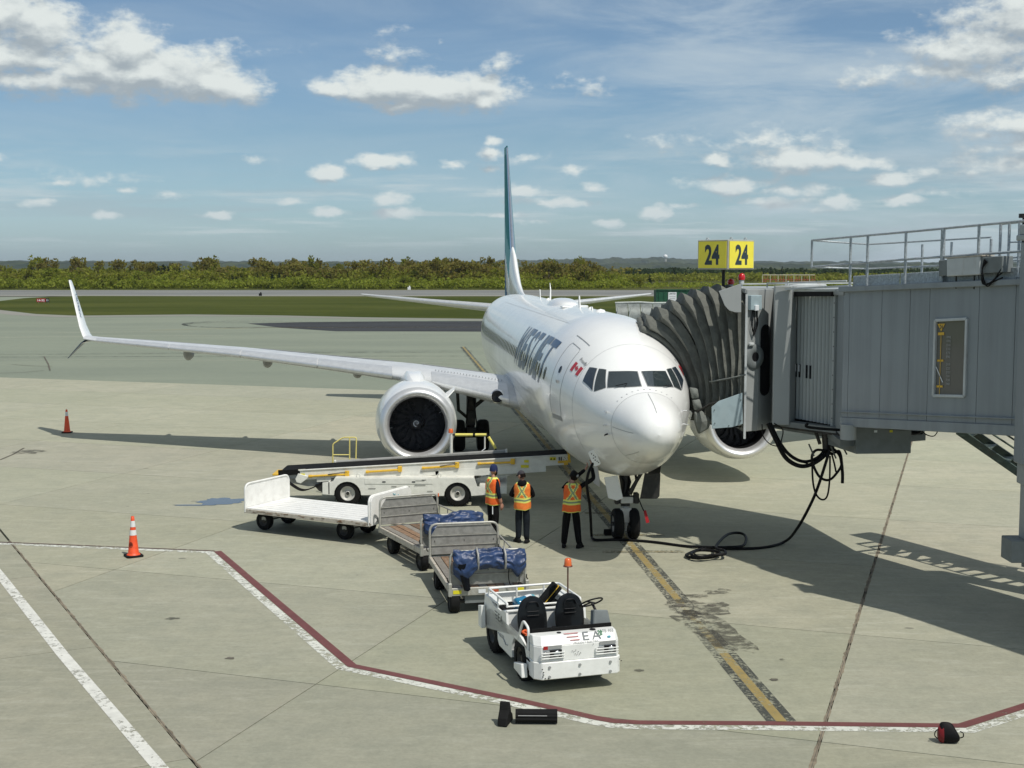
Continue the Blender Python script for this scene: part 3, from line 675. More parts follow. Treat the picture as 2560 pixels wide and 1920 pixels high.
def mass(name, spots, mat, per, size, kind='stuff', lumps=6):
    V, F = [], []
    for (x, y, h, w) in spots:
        bl = []
        for _ in range(lumps):
            t = rng.uniform(.12, 1); bl.append((x+rng.normal()*w*.35, y+rng.normal()*w*.3, h*t*.78, w*rng.uniform(.22, .45), w*.35, h*rng.uniform(.14, .26)))
        leaf_cloud(bl, per, size, V, F)
    o = bpy.data.objects.new(name, cloud_mesh(name, V, F, mat)); C.objects.link(o); return tag(o, kind=kind)
def px_x(u, Y): return (u-1280)/FPX*Y
def belt(u0, u1, Y0, Y1, n, h0, h1, w):
    return [(px_x(random.uniform(u0, u1), (Y:=random.uniform(Y0, Y1))), Y, random.uniform(h0, h1), w*random.uniform(.8, 1.3)) for _ in range(n)]
tag(mass('bush_belt', belt(-150, 1560, 376, 392, 240, 1.6, 3.6, 5.5)+belt(1540, 2700, 380, 440, 130, .8, 1.7, 6), 'leaves_bright', 16, .42), kind='stuff')
tag(mass('thicket', belt(-150, 1540, 395, 420, 250, 3.4, 6.0, 8), 'leaves_olive', 9, .55), kind='stuff')
tag(mass('budding_thicket', belt(560, 1540, 425, 450, 150, 5.2, 7.2, 9)+belt(1010, 1250, 405, 430, 40, 6.4, 8.2, 8), 'leaves_brown', 8, .55), kind='stuff')
tag(mass('green_thicket', belt(-150, 620, 425, 470, 100, 4.5, 6.8, 10), 'leaves_olive', 7, .6), kind='stuff')
tag(mass('right_thicket', belt(1560, 2700, 540, 640, 220, 1.8, 3.6, 14), 'leaves_olive', 4, .8), kind='stuff')
tag(mass('dark_wood', belt(1560, 2700, 700, 860, 250, 2.5, 5.2, 16), 'far_wood_green', 3, 1.1), kind='stuff')
# trees that stand out singly
def trunk_mesh(h, r):
    return MB().tube([(0, 0, -.2), (r*.4, 0, h*.35), (-r*.3, r*.3, h*.7), (0, 0, h)], [r, r*.8, r*.5, r*.15], 6).mesh('trunk', 'bark')
def tree_proto(kind, k):
    if kind == 'spruce':
        V, F = [], []; h = 1.
        bl = []
        for i in range(11):
            t = i/10; rr = .23*(1-t)**.8+.015
            for _ in range(3 if t < .7 else 1):
                a = random.uniform(0, 2*pi); bl.append((cos(a)*rr*.45, sin(a)*rr*.45, .10+.88*t, rr*.75, rr*.75, .055))
        for (x, y, z, rx, ry, rz) in bl:
            n = 12; leaf_cloud([(x, y, z, rx, ry, rz)], n/(rx*rz), .05, V, F)
        return trunk_mesh(1., .022), cloud_mesh('crown', V, F, 'needles')
    V, F = [], []; bl = []
    for _ in range(16):
        t = random.uniform(.18, .9); rr = .42*sin(min(1, t*1.15)*pi*.62+.35); a = random.uniform(0, 2*pi); q = random.uniform(.2, 1)
        bl.append((cos(a)*rr*q, sin(a)*rr*q, t, random.uniform(.12, .2), .16, random.uniform(.08, .14)))
    for b in bl: leaf_cloud([b], 34/(b[3]*b[5]), .055, V, F)
    mb = MB(); mb.tube([(0, 0, -.03), (.01, 0, .4), (0, .01, .8)], [.03, .02, .008], 6)
    for i in range(5):
        a = i*1.3; mb.tube([(0, 0, .25+.09*i), (cos(a)*.18, sin(a)*.18, .45+.09*i)], [.014, .004], 5)
    return mb.mesh('trunk', 'bark'), cloud_mesh('crown', V, F, kind)
def plant(name, protos, spots, label, cat, group):
    for i, (u, Y, h, wf) in enumerate(spots):
        tm, cm = protos[i % len(protos)]; r = empty(name, (px_x(u, Y), Y, -.1), random.uniform(0, 6.28)); r.scale = (h*wf, h*wf, h); tag(r, label, cat, group)
        for nm, me in (('trunk', tm), ('crown', cm)):
            o = bpy.data.objects.new(nm, me); C.objects.link(o); o.parent = r
sp = [tree_proto('spruce', k) for k in range(4)]
plant('spruce_tree', sp, [(u, Y, h*Y/FPX*1., w) for u, Y, h, w in [(10, 440, 40, 1), (33, 430, 42, 1), (80, 440, 46, 1.1), (138, 445, 42, 1), (215, 445, 40, 1), (330, 450, 44, 1.1), (341, 445, 40, 1), (357, 455, 50, 1), (380, 450, 56, .85), (398, 420, 48, 1.5), (412, 425, 50, 1.6), (424, 422, 46, 1.6), (434, 450, 52, 1.1), (452, 410, 44, 1.5), (482, 450, 38, 1), (520, 455, 42, 1)]],
      'dark spruce rising above the leafy belt at the left behind the runway', 'tree', 'spruces above the left tree belt')
plant('spruce_tree', sp, [(u, Y, h*Y/FPX, w) for u, Y, h, w in [(585+i*9+random.uniform(-3, 3), 394+random.uniform(-4, 4), 29+random.uniform(-7, 6), 1.2) for i in range(9)]+[(700, 394, 36, 1.2), (715, 394, 30, 1.2), (682, 391, 38, 1.3), (890, 450, 52, 1.2), (902, 450, 46, 1.2), (913, 452, 57, 1.0), (990, 400, 40, 1), (870, 398, 36, .9)]],
      'small dark spruce standing among the budding bushes in the middle', 'tree', 'spruces among the middle bushes')
plant('spruce_tree', sp, [(u, Y, h*Y/FPX, w) for u, Y, h, w in [(1567, 430, 26, 1.2), (1585, 430, 22, 1.2), (1623, 430, 26, 1.2), (1683, 560, 31, 1.2), (1712, 560, 24, 1), (1906, 620, 20, 1.2), (1925, 640, 26, 1), (1953, 600, 31, 1), (2010, 620, 24, 1), (2085, 600, 30, 1.3), (2100, 610, 25, 1.3), (2060, 640, 24, 1)]],
      'dark spruce beyond the airfield grass near the yellow gate sign', 'tree', 'spruces beyond the gate sign')
dc = [tree_proto('leaves_olive', k) for k in range(2)]; db = [tree_proto('leaves_brown', k) for k in range(4)]; dl = [tree_proto('leaves_bright', k) for k in range(2)]
plant('budding_tree', db, [(u, 398+random.uniform(-6, 8), h*410/FPX, 1.0) for u, h in [(1030, 58), (1055, 62), (1080, 67), (1104, 70), (1128, 64), (1152, 66), (1180, 62), (1210, 60), (1345, 60), (1372, 64), (1400, 60), (1430, 66), (1460, 60), (700, 54), (740, 58), (780, 52), (830, 54), (940, 56), (650, 50), (560, 52)]],
      'reddish brown budding tree in the belt behind the runway', 'tree', 'budding trees behind the runway')
plant('leafy_tree', dc+dl, [(u, 386+random.uniform(-6, 10), h*395/FPX, 1.15) for u, h in [(20, 42), (70, 46), (130, 50), (190, 40), (250, 44), (300, 38), (350, 42), (405, 36), (470, 38), (530, 34), (610, 28), (760, 34), (820, 30), (860, 36), (930, 32), (1010, 34), (1090, 32), (1170, 30), (1500, 34), (1540, 36), (1600, 30)]],
      'fresh green leafy tree at the front of the belt behind the runway', 'tree', 'leafy trees at the front of the belt')
plant('leafy_tree', dc+db, [(random.uniform(-40, 1500), 415+random.uniform(0, 30), random.uniform(58, 76)*420/FPX, random.uniform(.6, .9)) for _ in range(70)],
      'slender spring tree whose crown breaks the top of the belt behind the runway', 'tree', 'slender trees in the belt behind the runway')
# radar dome on the hill
rd = empty('radar_dome', (px_x(1662, 4300), 4300, 22)); tag(rd, 'tiny white ball shaped radar dome on top of the far wooded hill', 'radar dome')
MB().lathe([(7*sin(a), -7*cos(a)+11) for a in [i*pi/14 for i in range(15)]], (0, 0, 0), (0, 0, 1), 24).build('dome', 'radar_white', rd)
MB().cyl((0, 0, -10), (0, 0, 5), 3.5, 12).build('tower', 'sign_frame', rd)
# green container on the grass behind the jet
p = G(1640, 766); ct = empty('skip_container', (p.x, p.y, -.03), .04); tag(ct, 'dark green ribbed steel container with a white notice beyond the jet bridge', 'container')
L_, Hc, Wc = 16.5, 2.55, 2.5
MB().box((L_/2, Wc/2, .15+Hc/2), (L_, Wc, Hc-.1)).build('body', 'container_green', ct)
for i in range(int(L_/.9)): MB().box((.45+i*.9, -.05, .15+Hc/2), (.14, .1, Hc-.1)).build('rib', 'container_green', ct)
MB().box((L_/2, -.04, .15+Hc-.02), (L_+.1, .2, .16)).build('rim', 'container_green', ct)
pn = MB().box((2.6, -.13, 1.55), (1.35, .05, 1.5)).build('notice', 'label_white', ct)
print_on(pn, 'notice_lettering', 'LIMITED', 'text_dark', plane_map((2.05, -.16, 1.95), (1, 0, 0), (0, 0, 1)), 1.1, .2)
MB().box((2.6, -.158, 1.6), (1.0, .01, .06)).box((2.6, -.158, 1.3), (.9, .01, .06)).build('notice_line', 'seam_grey', pn)
# localiser array
la = empty('localiser_array', (px_x(1904, 455), 455, -.1)); tag(la, 'long low orange and white antenna frame on the far grass', 'antenna')
MB().box((9, 0, 3.3), (18, .35, .22)).build('top_rail', 'fence_white', la)
for i in range(21): MB().box((i*.9, 0, 1.6), (.16, .16, 3.3)).build('post', 'fence_white' if i % 3 == 0 else 'fence_orange', la)
for z in (.5, 1.1, 1.7): MB().box((9, .2, z), (18, .12, .28)).build('rail', 'fence_orange', la)
# jet blast deflector
b0 = G(1540, 801); bf = empty('blast_fence', (b0.x, b0.y, -.03), .02); tag(bf, 'low grey curved blast fence with pale struts behind the jet', 'fence')
for i in range(14):
    mb = MB(); prof = [(0, 0), (.10, .6), (.35, 1.2), (.8, 1.75), (1.3, 2.05)]
    mb.add([(x, y, z) for (y, z) in prof for x in (i*1.5+.03, i*1.5+1.47)], [(2*k, 2*k+1, 2*k+3, 2*k+2) for k in range(4)], 0, True); mb.build('panel', 'blast_panel', bf, fix=False)
    MB().beam((i*1.5, -.06, 0), (i*1.5+.25, -.05+.1, 1.5), .09, .09).build('strut', 'blast_top', bf)
MB().tube([(0, 1.3, 2.08)]+[(i*1.5, 1.3, 2.1+random.uniform(-.08, .08)) for i in range(1, 14)]+[(21, 1.3, 2.08)], .13, 6).build('top_rail', 'blast_top', bf)
# runway sign
s0 = G(92, 757.5); rs = empty('runway_sign', (s0.x, s0.y, -.03), .15); tag(rs, 'small red runway sign reading 14-32 on the grass at the left', 'sign')
MB().box((.75, 0, .5), (1.5, .25, .62)).build('red_panel', 'sign_red', rs); MB().box((1.8, 0, .5), (.55, .25, .62)).build('black_panel', 'black_paint', rs)
for x in (.3, 1.2, 1.9): MB().box((x, 0, .1), (.06, .06, .25)).build('leg', 'steel_grey', rs)
print_on(rs, 'lettering', '14-32', 'label_white', plane_map((.15, -.13, .32), (1, 0, 0), (0, 0, 1)), 1.2, .36, .03); print_on(rs, 'lettering', '11', 'label_white', plane_map((1.66, -.13, .32), (1, 0, 0), (0, 0, 1)), .28, .36, .03)
# small airfield lights
for u_, v_, h, mt, lb in ((651, 739, .75, 'black_paint', 'small black airfield light box on the far grass edge'), (1023, 724, 1.0, 'radar_white', 'small white marker post at the far runway edge')):
    q = G(u_, v_); e = empty('airfield_light', (q.x, q.y, -.03)); tag(e, lb, 'light')
    MB().box((0, 0, h*.35), (.8*h, .6*h, h*.7)).build('housing', mt, e); MB().cyl((.1, 0, h*.6), (.1, 0, h*1.05), .12*h+.05, 8).build('lamp', mt, e)
# ================================================================== AIRLINER   (x to its left side = right in the picture, y aft of the nose, z up)
ST = [(0,3.05,3.05,0,3.05),(.04,3.23,2.89,.175,3.05),(.13,3.36,2.76,.31,3.06),(.28,3.48,2.64,.43,3.07),(.58,3.62,2.49,.575,3.08),(1.0,3.74,2.35,.71,3.10),(1.35,3.83,2.25,.80,3.12),
(1.7,3.95,2.12,.91,3.15),(2.1,4.12,2.0,1.04,3.18),(2.45,4.28,1.89,1.15,3.22),(2.75,4.49,1.80,1.24,3.26),(3.1,4.68,1.71,1.34,3.3),(3.6,4.88,1.61,1.47,3.36),(4.2,5.05,1.52,1.60,3.42),(5,5.21,1.44,1.74,3.46),(6,5.33,1.39,1.84,3.49),(7,5.38,1.38,1.88,3.5),
(26,5.38,1.38,1.88,3.5),(28,5.38,1.5,1.87,3.55),(30,5.37,1.82,1.80,3.7),(32,5.34,2.3,1.62,3.95),(34,5.27,2.9,1.33,4.2),(36,5.15,3.5,.93,4.4),(37.5,5.0,3.95,.55,4.5),(38.4,4.85,4.2,.3,4.53),(38.7,4.7,4.4,.12,4.55)]
def station(y):
    n = len(ST)
    if y <= ST[0][0]: return ST[0][1:]
    if y >= ST[-1][0]: return ST[-1][1:]
    i = 0
    while ST[i+1][0] < y: i += 1
    a, b = ST[i], ST[i+1]; h = b[0]-a[0]; t = (y-a[0])/h; out = []
    for k in range(1, 5):
        d = (b[k]-a[k])/h; d0 = (a[k]-ST[i-1][k])/(a[0]-ST[i-1][0]) if i > 0 else d*1.3; d1 = (ST[i+2][k]-b[k])/(ST[i+2][0]-b[0]) if i+2 < n else d
        m0 = 0 if d0*d <= 0 else 2*d0*d/(d0+d); m1 = 0 if d1*d <= 0 else 2*d1*d/(d1+d)
        out.append((2*t**3-3*t*t+1)*a[k]+(t**3-2*t*t+t)*h*m0+(-2*t**3+3*t*t)*b[k]+(t**3-t*t)*h*m1)
    return out
def S(y, th, off=0.):                                 # skin point at station y, angle th (0 crown, +90 left side of the jet)
    zt, zb, w, zm = station(y); t = radians(th); c = cos(t); s = sin(t)
    x = s*w; z = zm+c*((zt-zm) if c >= 0 else (zm-zb))
    if off:
        nx = s/max(w, .05); nz = c/max((zt-zm) if c >= 0 else (zm-zb), .05); l = sqrt(nx*nx+nz*nz); x += off*nx/l; z += off*nz/l
        if y < 6.5:                                   # nose: lean the offset forward
            return Vector((x, y-off*.5, z))
    return Vector((x, y, z))
jet = empty('airliner', NOSE, YAW)
tag(jet, 'white twin engine airliner with blue lettering and teal tail parked nose first at the gate', 'airliner')
NT = 72
ys = [0, .012, .03, .06, .1, .15, .22, .3, .42, .6, .8, 1.0, 1.18, 1.35, 1.5, 1.7, 1.9, 2.1, 2.3, 2.45, 2.6, 2.75, 2.95, 3.1, 3.35, 3.6, 3.9, 4.2, 4.6, 5, 5.5, 6, 6.5, 7]+[7+i*1.0 for i in range(1, 20)]+[27, 28, 29, 30, 31, 32, 33, 34, 35, 36, 36.8, 37.5, 38, 38.4, 38.7]
def section(y, off=0.): return [S(y, 360*k/NT, off) for k in range(NT)]
MB().loft([section(y) for y in ys if y >= 1.35], caps=False).build('fuselage', 'fuselage_white', jet)
rad = MB().loft([section(max(y, 1e-3)) for y in ys if y <= 1.35], caps=False).build('radome', 'radome_white', jet)
# seams and small fittings
def skin_line(name, pts, w=.012, mat='seam_grey', off=.003, parent=None):   # pts are (y, th)
    vs = []; fs = []; P2 = []
    for a, b in zip(pts[:-1], pts[1:]):
        n = max(1, int(max(abs(b[0]-a[0])/.12, abs(b[1]-a[1])/3)))
        P2 += [(lerp(a[0], b[0], i/n), lerp(a[1], b[1], i/n)) for i in range(n)]
    P2.append(pts[-1]); Q = [S(y, t, off) for y, t in P2]
    for i, q in enumerate(Q):
        d = (Q[min(i+1, len(Q)-1)]-Q[max(i-1, 0)]).normalized(); y, t = P2[i]
        nrm = (S(y, t, .05)-S(y, t)).normalized(); s = d.cross(nrm).normalized(); vs += [q+s*w/2, q-s*w/2]
    fs = [(2*i, 2*i+1, 2*i+3, 2*i+2) for i in range(len(Q)-1)]
    return MB().add(vs, fs).build(name, mat, parent or jet, fix=False)
skin_line('radome_seam', [(1.36, t) for t in range(-180, 181, 6)], .009)
for a, b, t in ((.30, 1.30, 0), (.38, 1.3, -92), (.38, 1.3, 92), (.5, 1.3, -142), (.5, 1.3, 142)):
    skin_line('lightning_strip', [(a, t), (b, t)], .016 if t == 0 else .012, 'seam_grey')
for t in range(-48, 50, 9): MB().box(S(1.52, t, .004), (.035, .02, .006)).build('rivet_plate', 'seam_grey', rad)
def patch(name, polyf, nu, nv, mat, off, parent):      # polyf(u, v) -> (y, th)
    return MB().grid(lambda u, v: S(*polyf(u, v), off), nu, nv).build(name, mat, parent, fix=False)
def quadf(a, b, c, d):                                # a(0,0) b(1,0) c(1,1) d(0,1)
    return lambda u, v: (lerp(lerp(a[0], b[0], u), lerp(d[0], c[0], u), v), lerp(lerp(a[1], b[1], u), lerp(d[1], c[1], u), v))
# cockpit windows: frame + glass as (y, th)
def cockpit(q, nm='cockpit_window', bt=0., bb=0.):
    cx = sum(p[0] for p in q)/4; cy = sum(p[1] for p in q)/4
    def bow(f): return lambda u, v: (f(u, v)[0]-4*u*(1-u)*lerp(bt, bb, v), f(u, v)[1])
    k = 1.06; fr = patch(nm, bow(quadf(*[(cx+(p[0]-cx)*k, cy+(p[1]-cy)*k) for p in q])), 12, 8, 'seam_grey', .006, jet)
    patch('glass', bow(quadf(*q)), 12, 8, 'cockpit_glass', .012, fr); return fr
m, nt, b = nodes_of('cockpit_glass'); b.inputs['Base Color'].default_value = (.030, .042, .046, 1); b.inputs['Roughness'].default_value = .04; b.inputs['Coat Weight'].default_value = .5; b.inputs['Specular IOR Level'].default_value = .6
m, nt, b = nodes_of('cockpit_glass_blue'); b.inputs['Base Color'].default_value = (.020, .034, .050, 1); b.inputs['Roughness'].default_value = .04; b.inputs['Coat Weight'].default_value = .5
def dup_pts(q): return [(y, -t) for y, t in q]
w1 = [(2.60, -33.0), (2.33, -2.8), (1.70, -4.8), (2.18, -44.5)]
w2 = [(2.87, -41.5), (2.69, -35.4), (2.24, -46.5), (2.50, -60.0)]
w3 = [(3.19, -48.2), (2.93, -43.0), (2.57, -61.2), (3.10, -62.0)]
for q in (w1, w2, w3):
    for s in (0, 1):
        f = cockpit(q if not s else dup_pts(q), bt=.04 if q is w1 else .0, bb=.135 if q is w1 else (.02 if q is w2 else 0))
        if q is w3: f.children[0].data.materials[0] = MAT['cockpit_glass_blue']
def wiper(s):
    p = [S(1.74, s*30, .05), S(1.78, s*24, .07), S(1.92, s*8, .05)] if s < 0 else [S(1.74, s*30, .05), S(1.80, s*36, .07), S(2.0, s*22, .05)]
    p = [S(1.80, s*26, .03), S(1.84, s*22, .06), S(1.98, s*36, .045)] if s < 0 else [S(1.82, s*28, .03), S(1.88, s*32, .06), S(2.12, s*41, .045)]
    MB().tube(p, .010, 5).build('wiper', 'black_paint', jet)
wiper(-1); wiper(1)
# doors
def door(ya, yb, t0, t1, s, win=True):
    d = [(yb, t0+3), (yb-.06, t0), (ya+.06, t0), (ya, t0+3), (ya, t1-3), (ya+.06, t1), (yb-.06, t1), (yb, t1-3), (yb, t0+3)]
    o = skin_line('door', [(y, s*t) for y, t in d], .018, 'seam_grey', .004)
    if win: MB().add([S(lerp(ya, yb, .5)+.085*cos(a), s*(67+3.2*sin(a)), .006) for a in [i*pi/8 for i in range(16)]], [tuple(range(16))]).build('door_window', 'window_dark', o, fix=False)
    MB().box(S(lerp(ya, yb, .45), s*77, .012), (.02, .20, .07)).build('door_handle', 'seam_grey', o)
    patch('sill_plate', quadf((ya, s*t1), (yb, s*t1), (yb, s*(t1+3.2)), (ya, s*(t1+3.2))), 3, 2, 'seam_grey', .005, o); return o
door(4.16, 4.98, 43, 103.5, -1); door(4.16, 5.02, 43, 103.5, 1)
skin_line('cargo_door', [(8.2, -100), (8.2, -150), (9.5, -150), (9.5, -100), (8.2, -100)], .014)
# cabin windows, both sides
for s in (-1, 1):
    for k in range(48):
        y = 5.85+k*.508
        if 14.6 < y < 14.9: continue
        q = [S(y+.125*cos(a)*(1 if abs(cos(a)) < .8 else .96), s*(76.5+5.3*sin(a)), .005) for a in [i*pi/6 for i in range(12)]]
        MB().add(q, [tuple(range(12))]).build('cabin_window', 'window_dark', jet, fix=False)
    for y in (16.2, 17.2): skin_line('exit_hatch', [(y-.27, s*66), (y-.27, s*93), (y+.27, s*93), (y+.27, s*66), (y-.27, s*66)], .012)
# lettering on both sides; x of print runs towards the nose on the right side, towards the tail on the left side
def side_map(s, y_start, th_base):
    def f(x, y):
        yy = y_start-x if s < 0 else y_start+x
        return S(yy, s*(th_base-degrees(y/1.88)), .007)
    return f
for s in (-1, 1):
    x = 0.; w_l = [1.42, .88, .98, .86, .80, .86, .90]
    x0 = 13.6 if s < 0 else 6.0
    for ch, w_ in zip('WESTJET', w_l):
        vs, fs = text_geo(ch, .02, 0.)
        vs = [(v[0]*w_+v[1]*.42, v[1]*1.26) for v in vs]; vs, fs = subdiv_flat(vs, fs, .22)
        fm = side_map(s, x0, 86.5); o = x
        MB().add([fm(o+v[0], v[1]) for v in vs], fs).build('letter', 'letter_blue', jet, fix=False); x += w_+.13
    fm = side_map(s, 3.98 if s < 0 else 3.42, 62.5)
    fl = MB(); fl.grid(lambda u, v: fm(u*.15+v*.06, v*.30), 3, 4); fl.grid(lambda u, v: fm(.38+u*.15+v*.06, v*.30), 3, 4)
    flag = fl.build('flag', 'flag_red', jet, fix=False)
    leaf = [(0, -.10), (.01, -.03), (.07, -.045), (.055, -.02), (.10, .02), (.08, .03), (.09, .06), (.055, .05), (.05, .065), (.02, .035), (.03, .09), (.012, .08), (0, .115)]
    leaf = leaf+[(-a, b_) for a, b_ in leaf[::-1][1:-1]]
    MB().add([fm(.265+.03+a, .15+b_) for a, b_ in leaf], [tuple(range(len(leaf)))]).build('maple_leaf', 'flag_red', flag, fix=False)
    print_on(flag, 'lettering', 'Proudly', 'seam_grey', lambda x_, y_: fm(.16+x_, .36+y_), .46, .15, .01, .25, .12)
    fm2 = side_map(s, 31.2 if s < 0 else 30.4, 64)
    print_on(jet, 'registration', 'C-FWJT', 'letter_blue', lambda x_, y_: fm2(x_, y_), .9, .22, .01, .1, .12)
# probes
for y, t, c in ((1.66, -73, 'polished_metal'), (1.60, -93, 'polished_metal'), (1.60, -105, 'steel_dark'), (1.66, 73, 'polished_metal'), (1.60, 93, 'polished_metal')):
    p = S(y, t, 0); n_ = (S(y, t, .1)-p).normalized()
    MB().tube([p, p+n_*.07, p+n_*.10+Vector((0, -.10, 0))], [.022, .018, .010], 8).build('pitot_probe', c, jet)
MB().box(S(1.9, -60.5, .003)+Vector((0, 0, -.32)), (.012, .14, .05)).build('static_plate', 'seam_grey', jet)
# antennas and the dish cover on the crown
def blade_ant(y, h, c, xo=0, lean=.25):
    z = station(y)[0]-.01
    mb = MB(); mb.prism([(0, 0), (c, 0), (c*.75+lean*h, h), (lean*h+c*.25, h)], (xo-.015, y, z), (0, 1, 0), (0, 0, 1), .03); mb.build('antenna', 'fuselage_white', jet, bevel=.008)
blade_ant(9.5, .10, .3); blade_ant(12.0, .35, .32); blade_ant(22.8, .34, .3)
MB().tube([(-.02, 19.5, 5.36), (0, 19.55, 5.75), (.0, 19.75, 6.0)], [.035, .022, .01], 6).build('antenna', 'fuselage_white', jet)
MB().grid(lambda u, v: Vector(((v-.5)*1.05*(sin(pi*min(1, max(0, u)))**.35), 14.2+u*3.6, 5.36-((v-.5)*1.05)**2*.27+.20*(sin(pi*u)**.5)*(1-(2*v-1)**4))), 20, 12).build('dome_cover', 'fuselage_white', jet)
for y, r in ((8.4, .14), (10.3, .07), (20.6, .10)): MB().lathe([(r, 0), (r*.8, .05), (0, .08)], (.05, y, station(y)[0]-.01), (0, 0, 1), 14).build('beacon', 'fuselage_white', jet)
for y, x in ((12.9, -.3), (13.4, .25), (17.9, .2)): MB().box((x, y, 5.37), (.34, .5, .05)).build('antenna_base', 'fuselage_white', jet, bevel=.02)
# panel seams
for y in (3.35, 7.05, 13.1, 19.2, 25.6): skin_line('panel_seam', [(y, t) for t in range(-128, 129, 6)], .008, 'seam_grey', .002)
for t in (-31, 31, -101): skin_line('panel_seam', [(7.2, t), (27, t)], .008, 'seam_grey', .002)
skin_line('rain_gutter', [(4.0, -35), (5.2, -36)], .02, 'seam_grey', .008)
# belly fairing
def fair(u, v):
    y = 11.6+u*12.4; k = sin(pi*min(max(u, 0), 1))**.55*(1-abs(2*v-1)**7)-.12*abs(2*v-1)**9; a = radians(lerp(-80, 80, v))
    return Vector((sin(a)*(1.75+.30*k), y, 3.2-cos(a)*(1.72+.30*k)))
MB().grid(fair, 30, 24).build('belly_fairing', 'fuselage_white', jet)
# ---- wings
def airfoil(t, n=9):                                  # unit chord section from the leading edge over the top and back
    up = []; lo = []
    for i in range(n+1):
        x = (1-cos(pi*i/n))/2; y = 5*t*(.2969*sqrt(x)-.126*x-.3516*x*x+.2843*x**3-.1036*x**4); c = .018*4*x*(1-x)
        up.append((x, y+c)); lo.append((x, -y*.92+c))
    return up, lo
WST = [(1.2, 13.35, 8.0, 2.28, .125), (1.88, 13.9, 7.35, 2.36, .125), (3.2, 14.95, 6.1, 2.62, .12), (4.9, 16.0, 5.0, 2.90, .115), (7.5, 17.45, 3.95, 3.17, .11), (11, 19.35, 3.05, 3.50, .105), (14, 21.0, 2.3, 3.70, .10), (16.6, 22.4, 1.62, 3.87, .10), (17.05, 22.75, 1.45, 3.92, .095)]
def wst(L):
    for a, b in zip(WST[:-1], WST[1:]):
        if L <= b[0]: t = (L-a[0])/(b[0]-a[0]); return [lerp(a[k], b[k], t) for k in range(5)]
    return list(WST[-1])
def wpt(s, L, c, top, off=0.):                       # point on the wing skin, c chord fraction
    _, y0, ch, z0, t = wst(L); x = c; h = 5*t*(.2969*sqrt(max(x, 0))-.126*x-.3516*x*x+.2843*x**3-.1036*x**4); cm = .018*4*x*(1-x)
    z = z0+ch*((h+cm) if top else (-h*.92+cm))+(off if top else -off); return Vector((s*L, y0+ch*x, z))
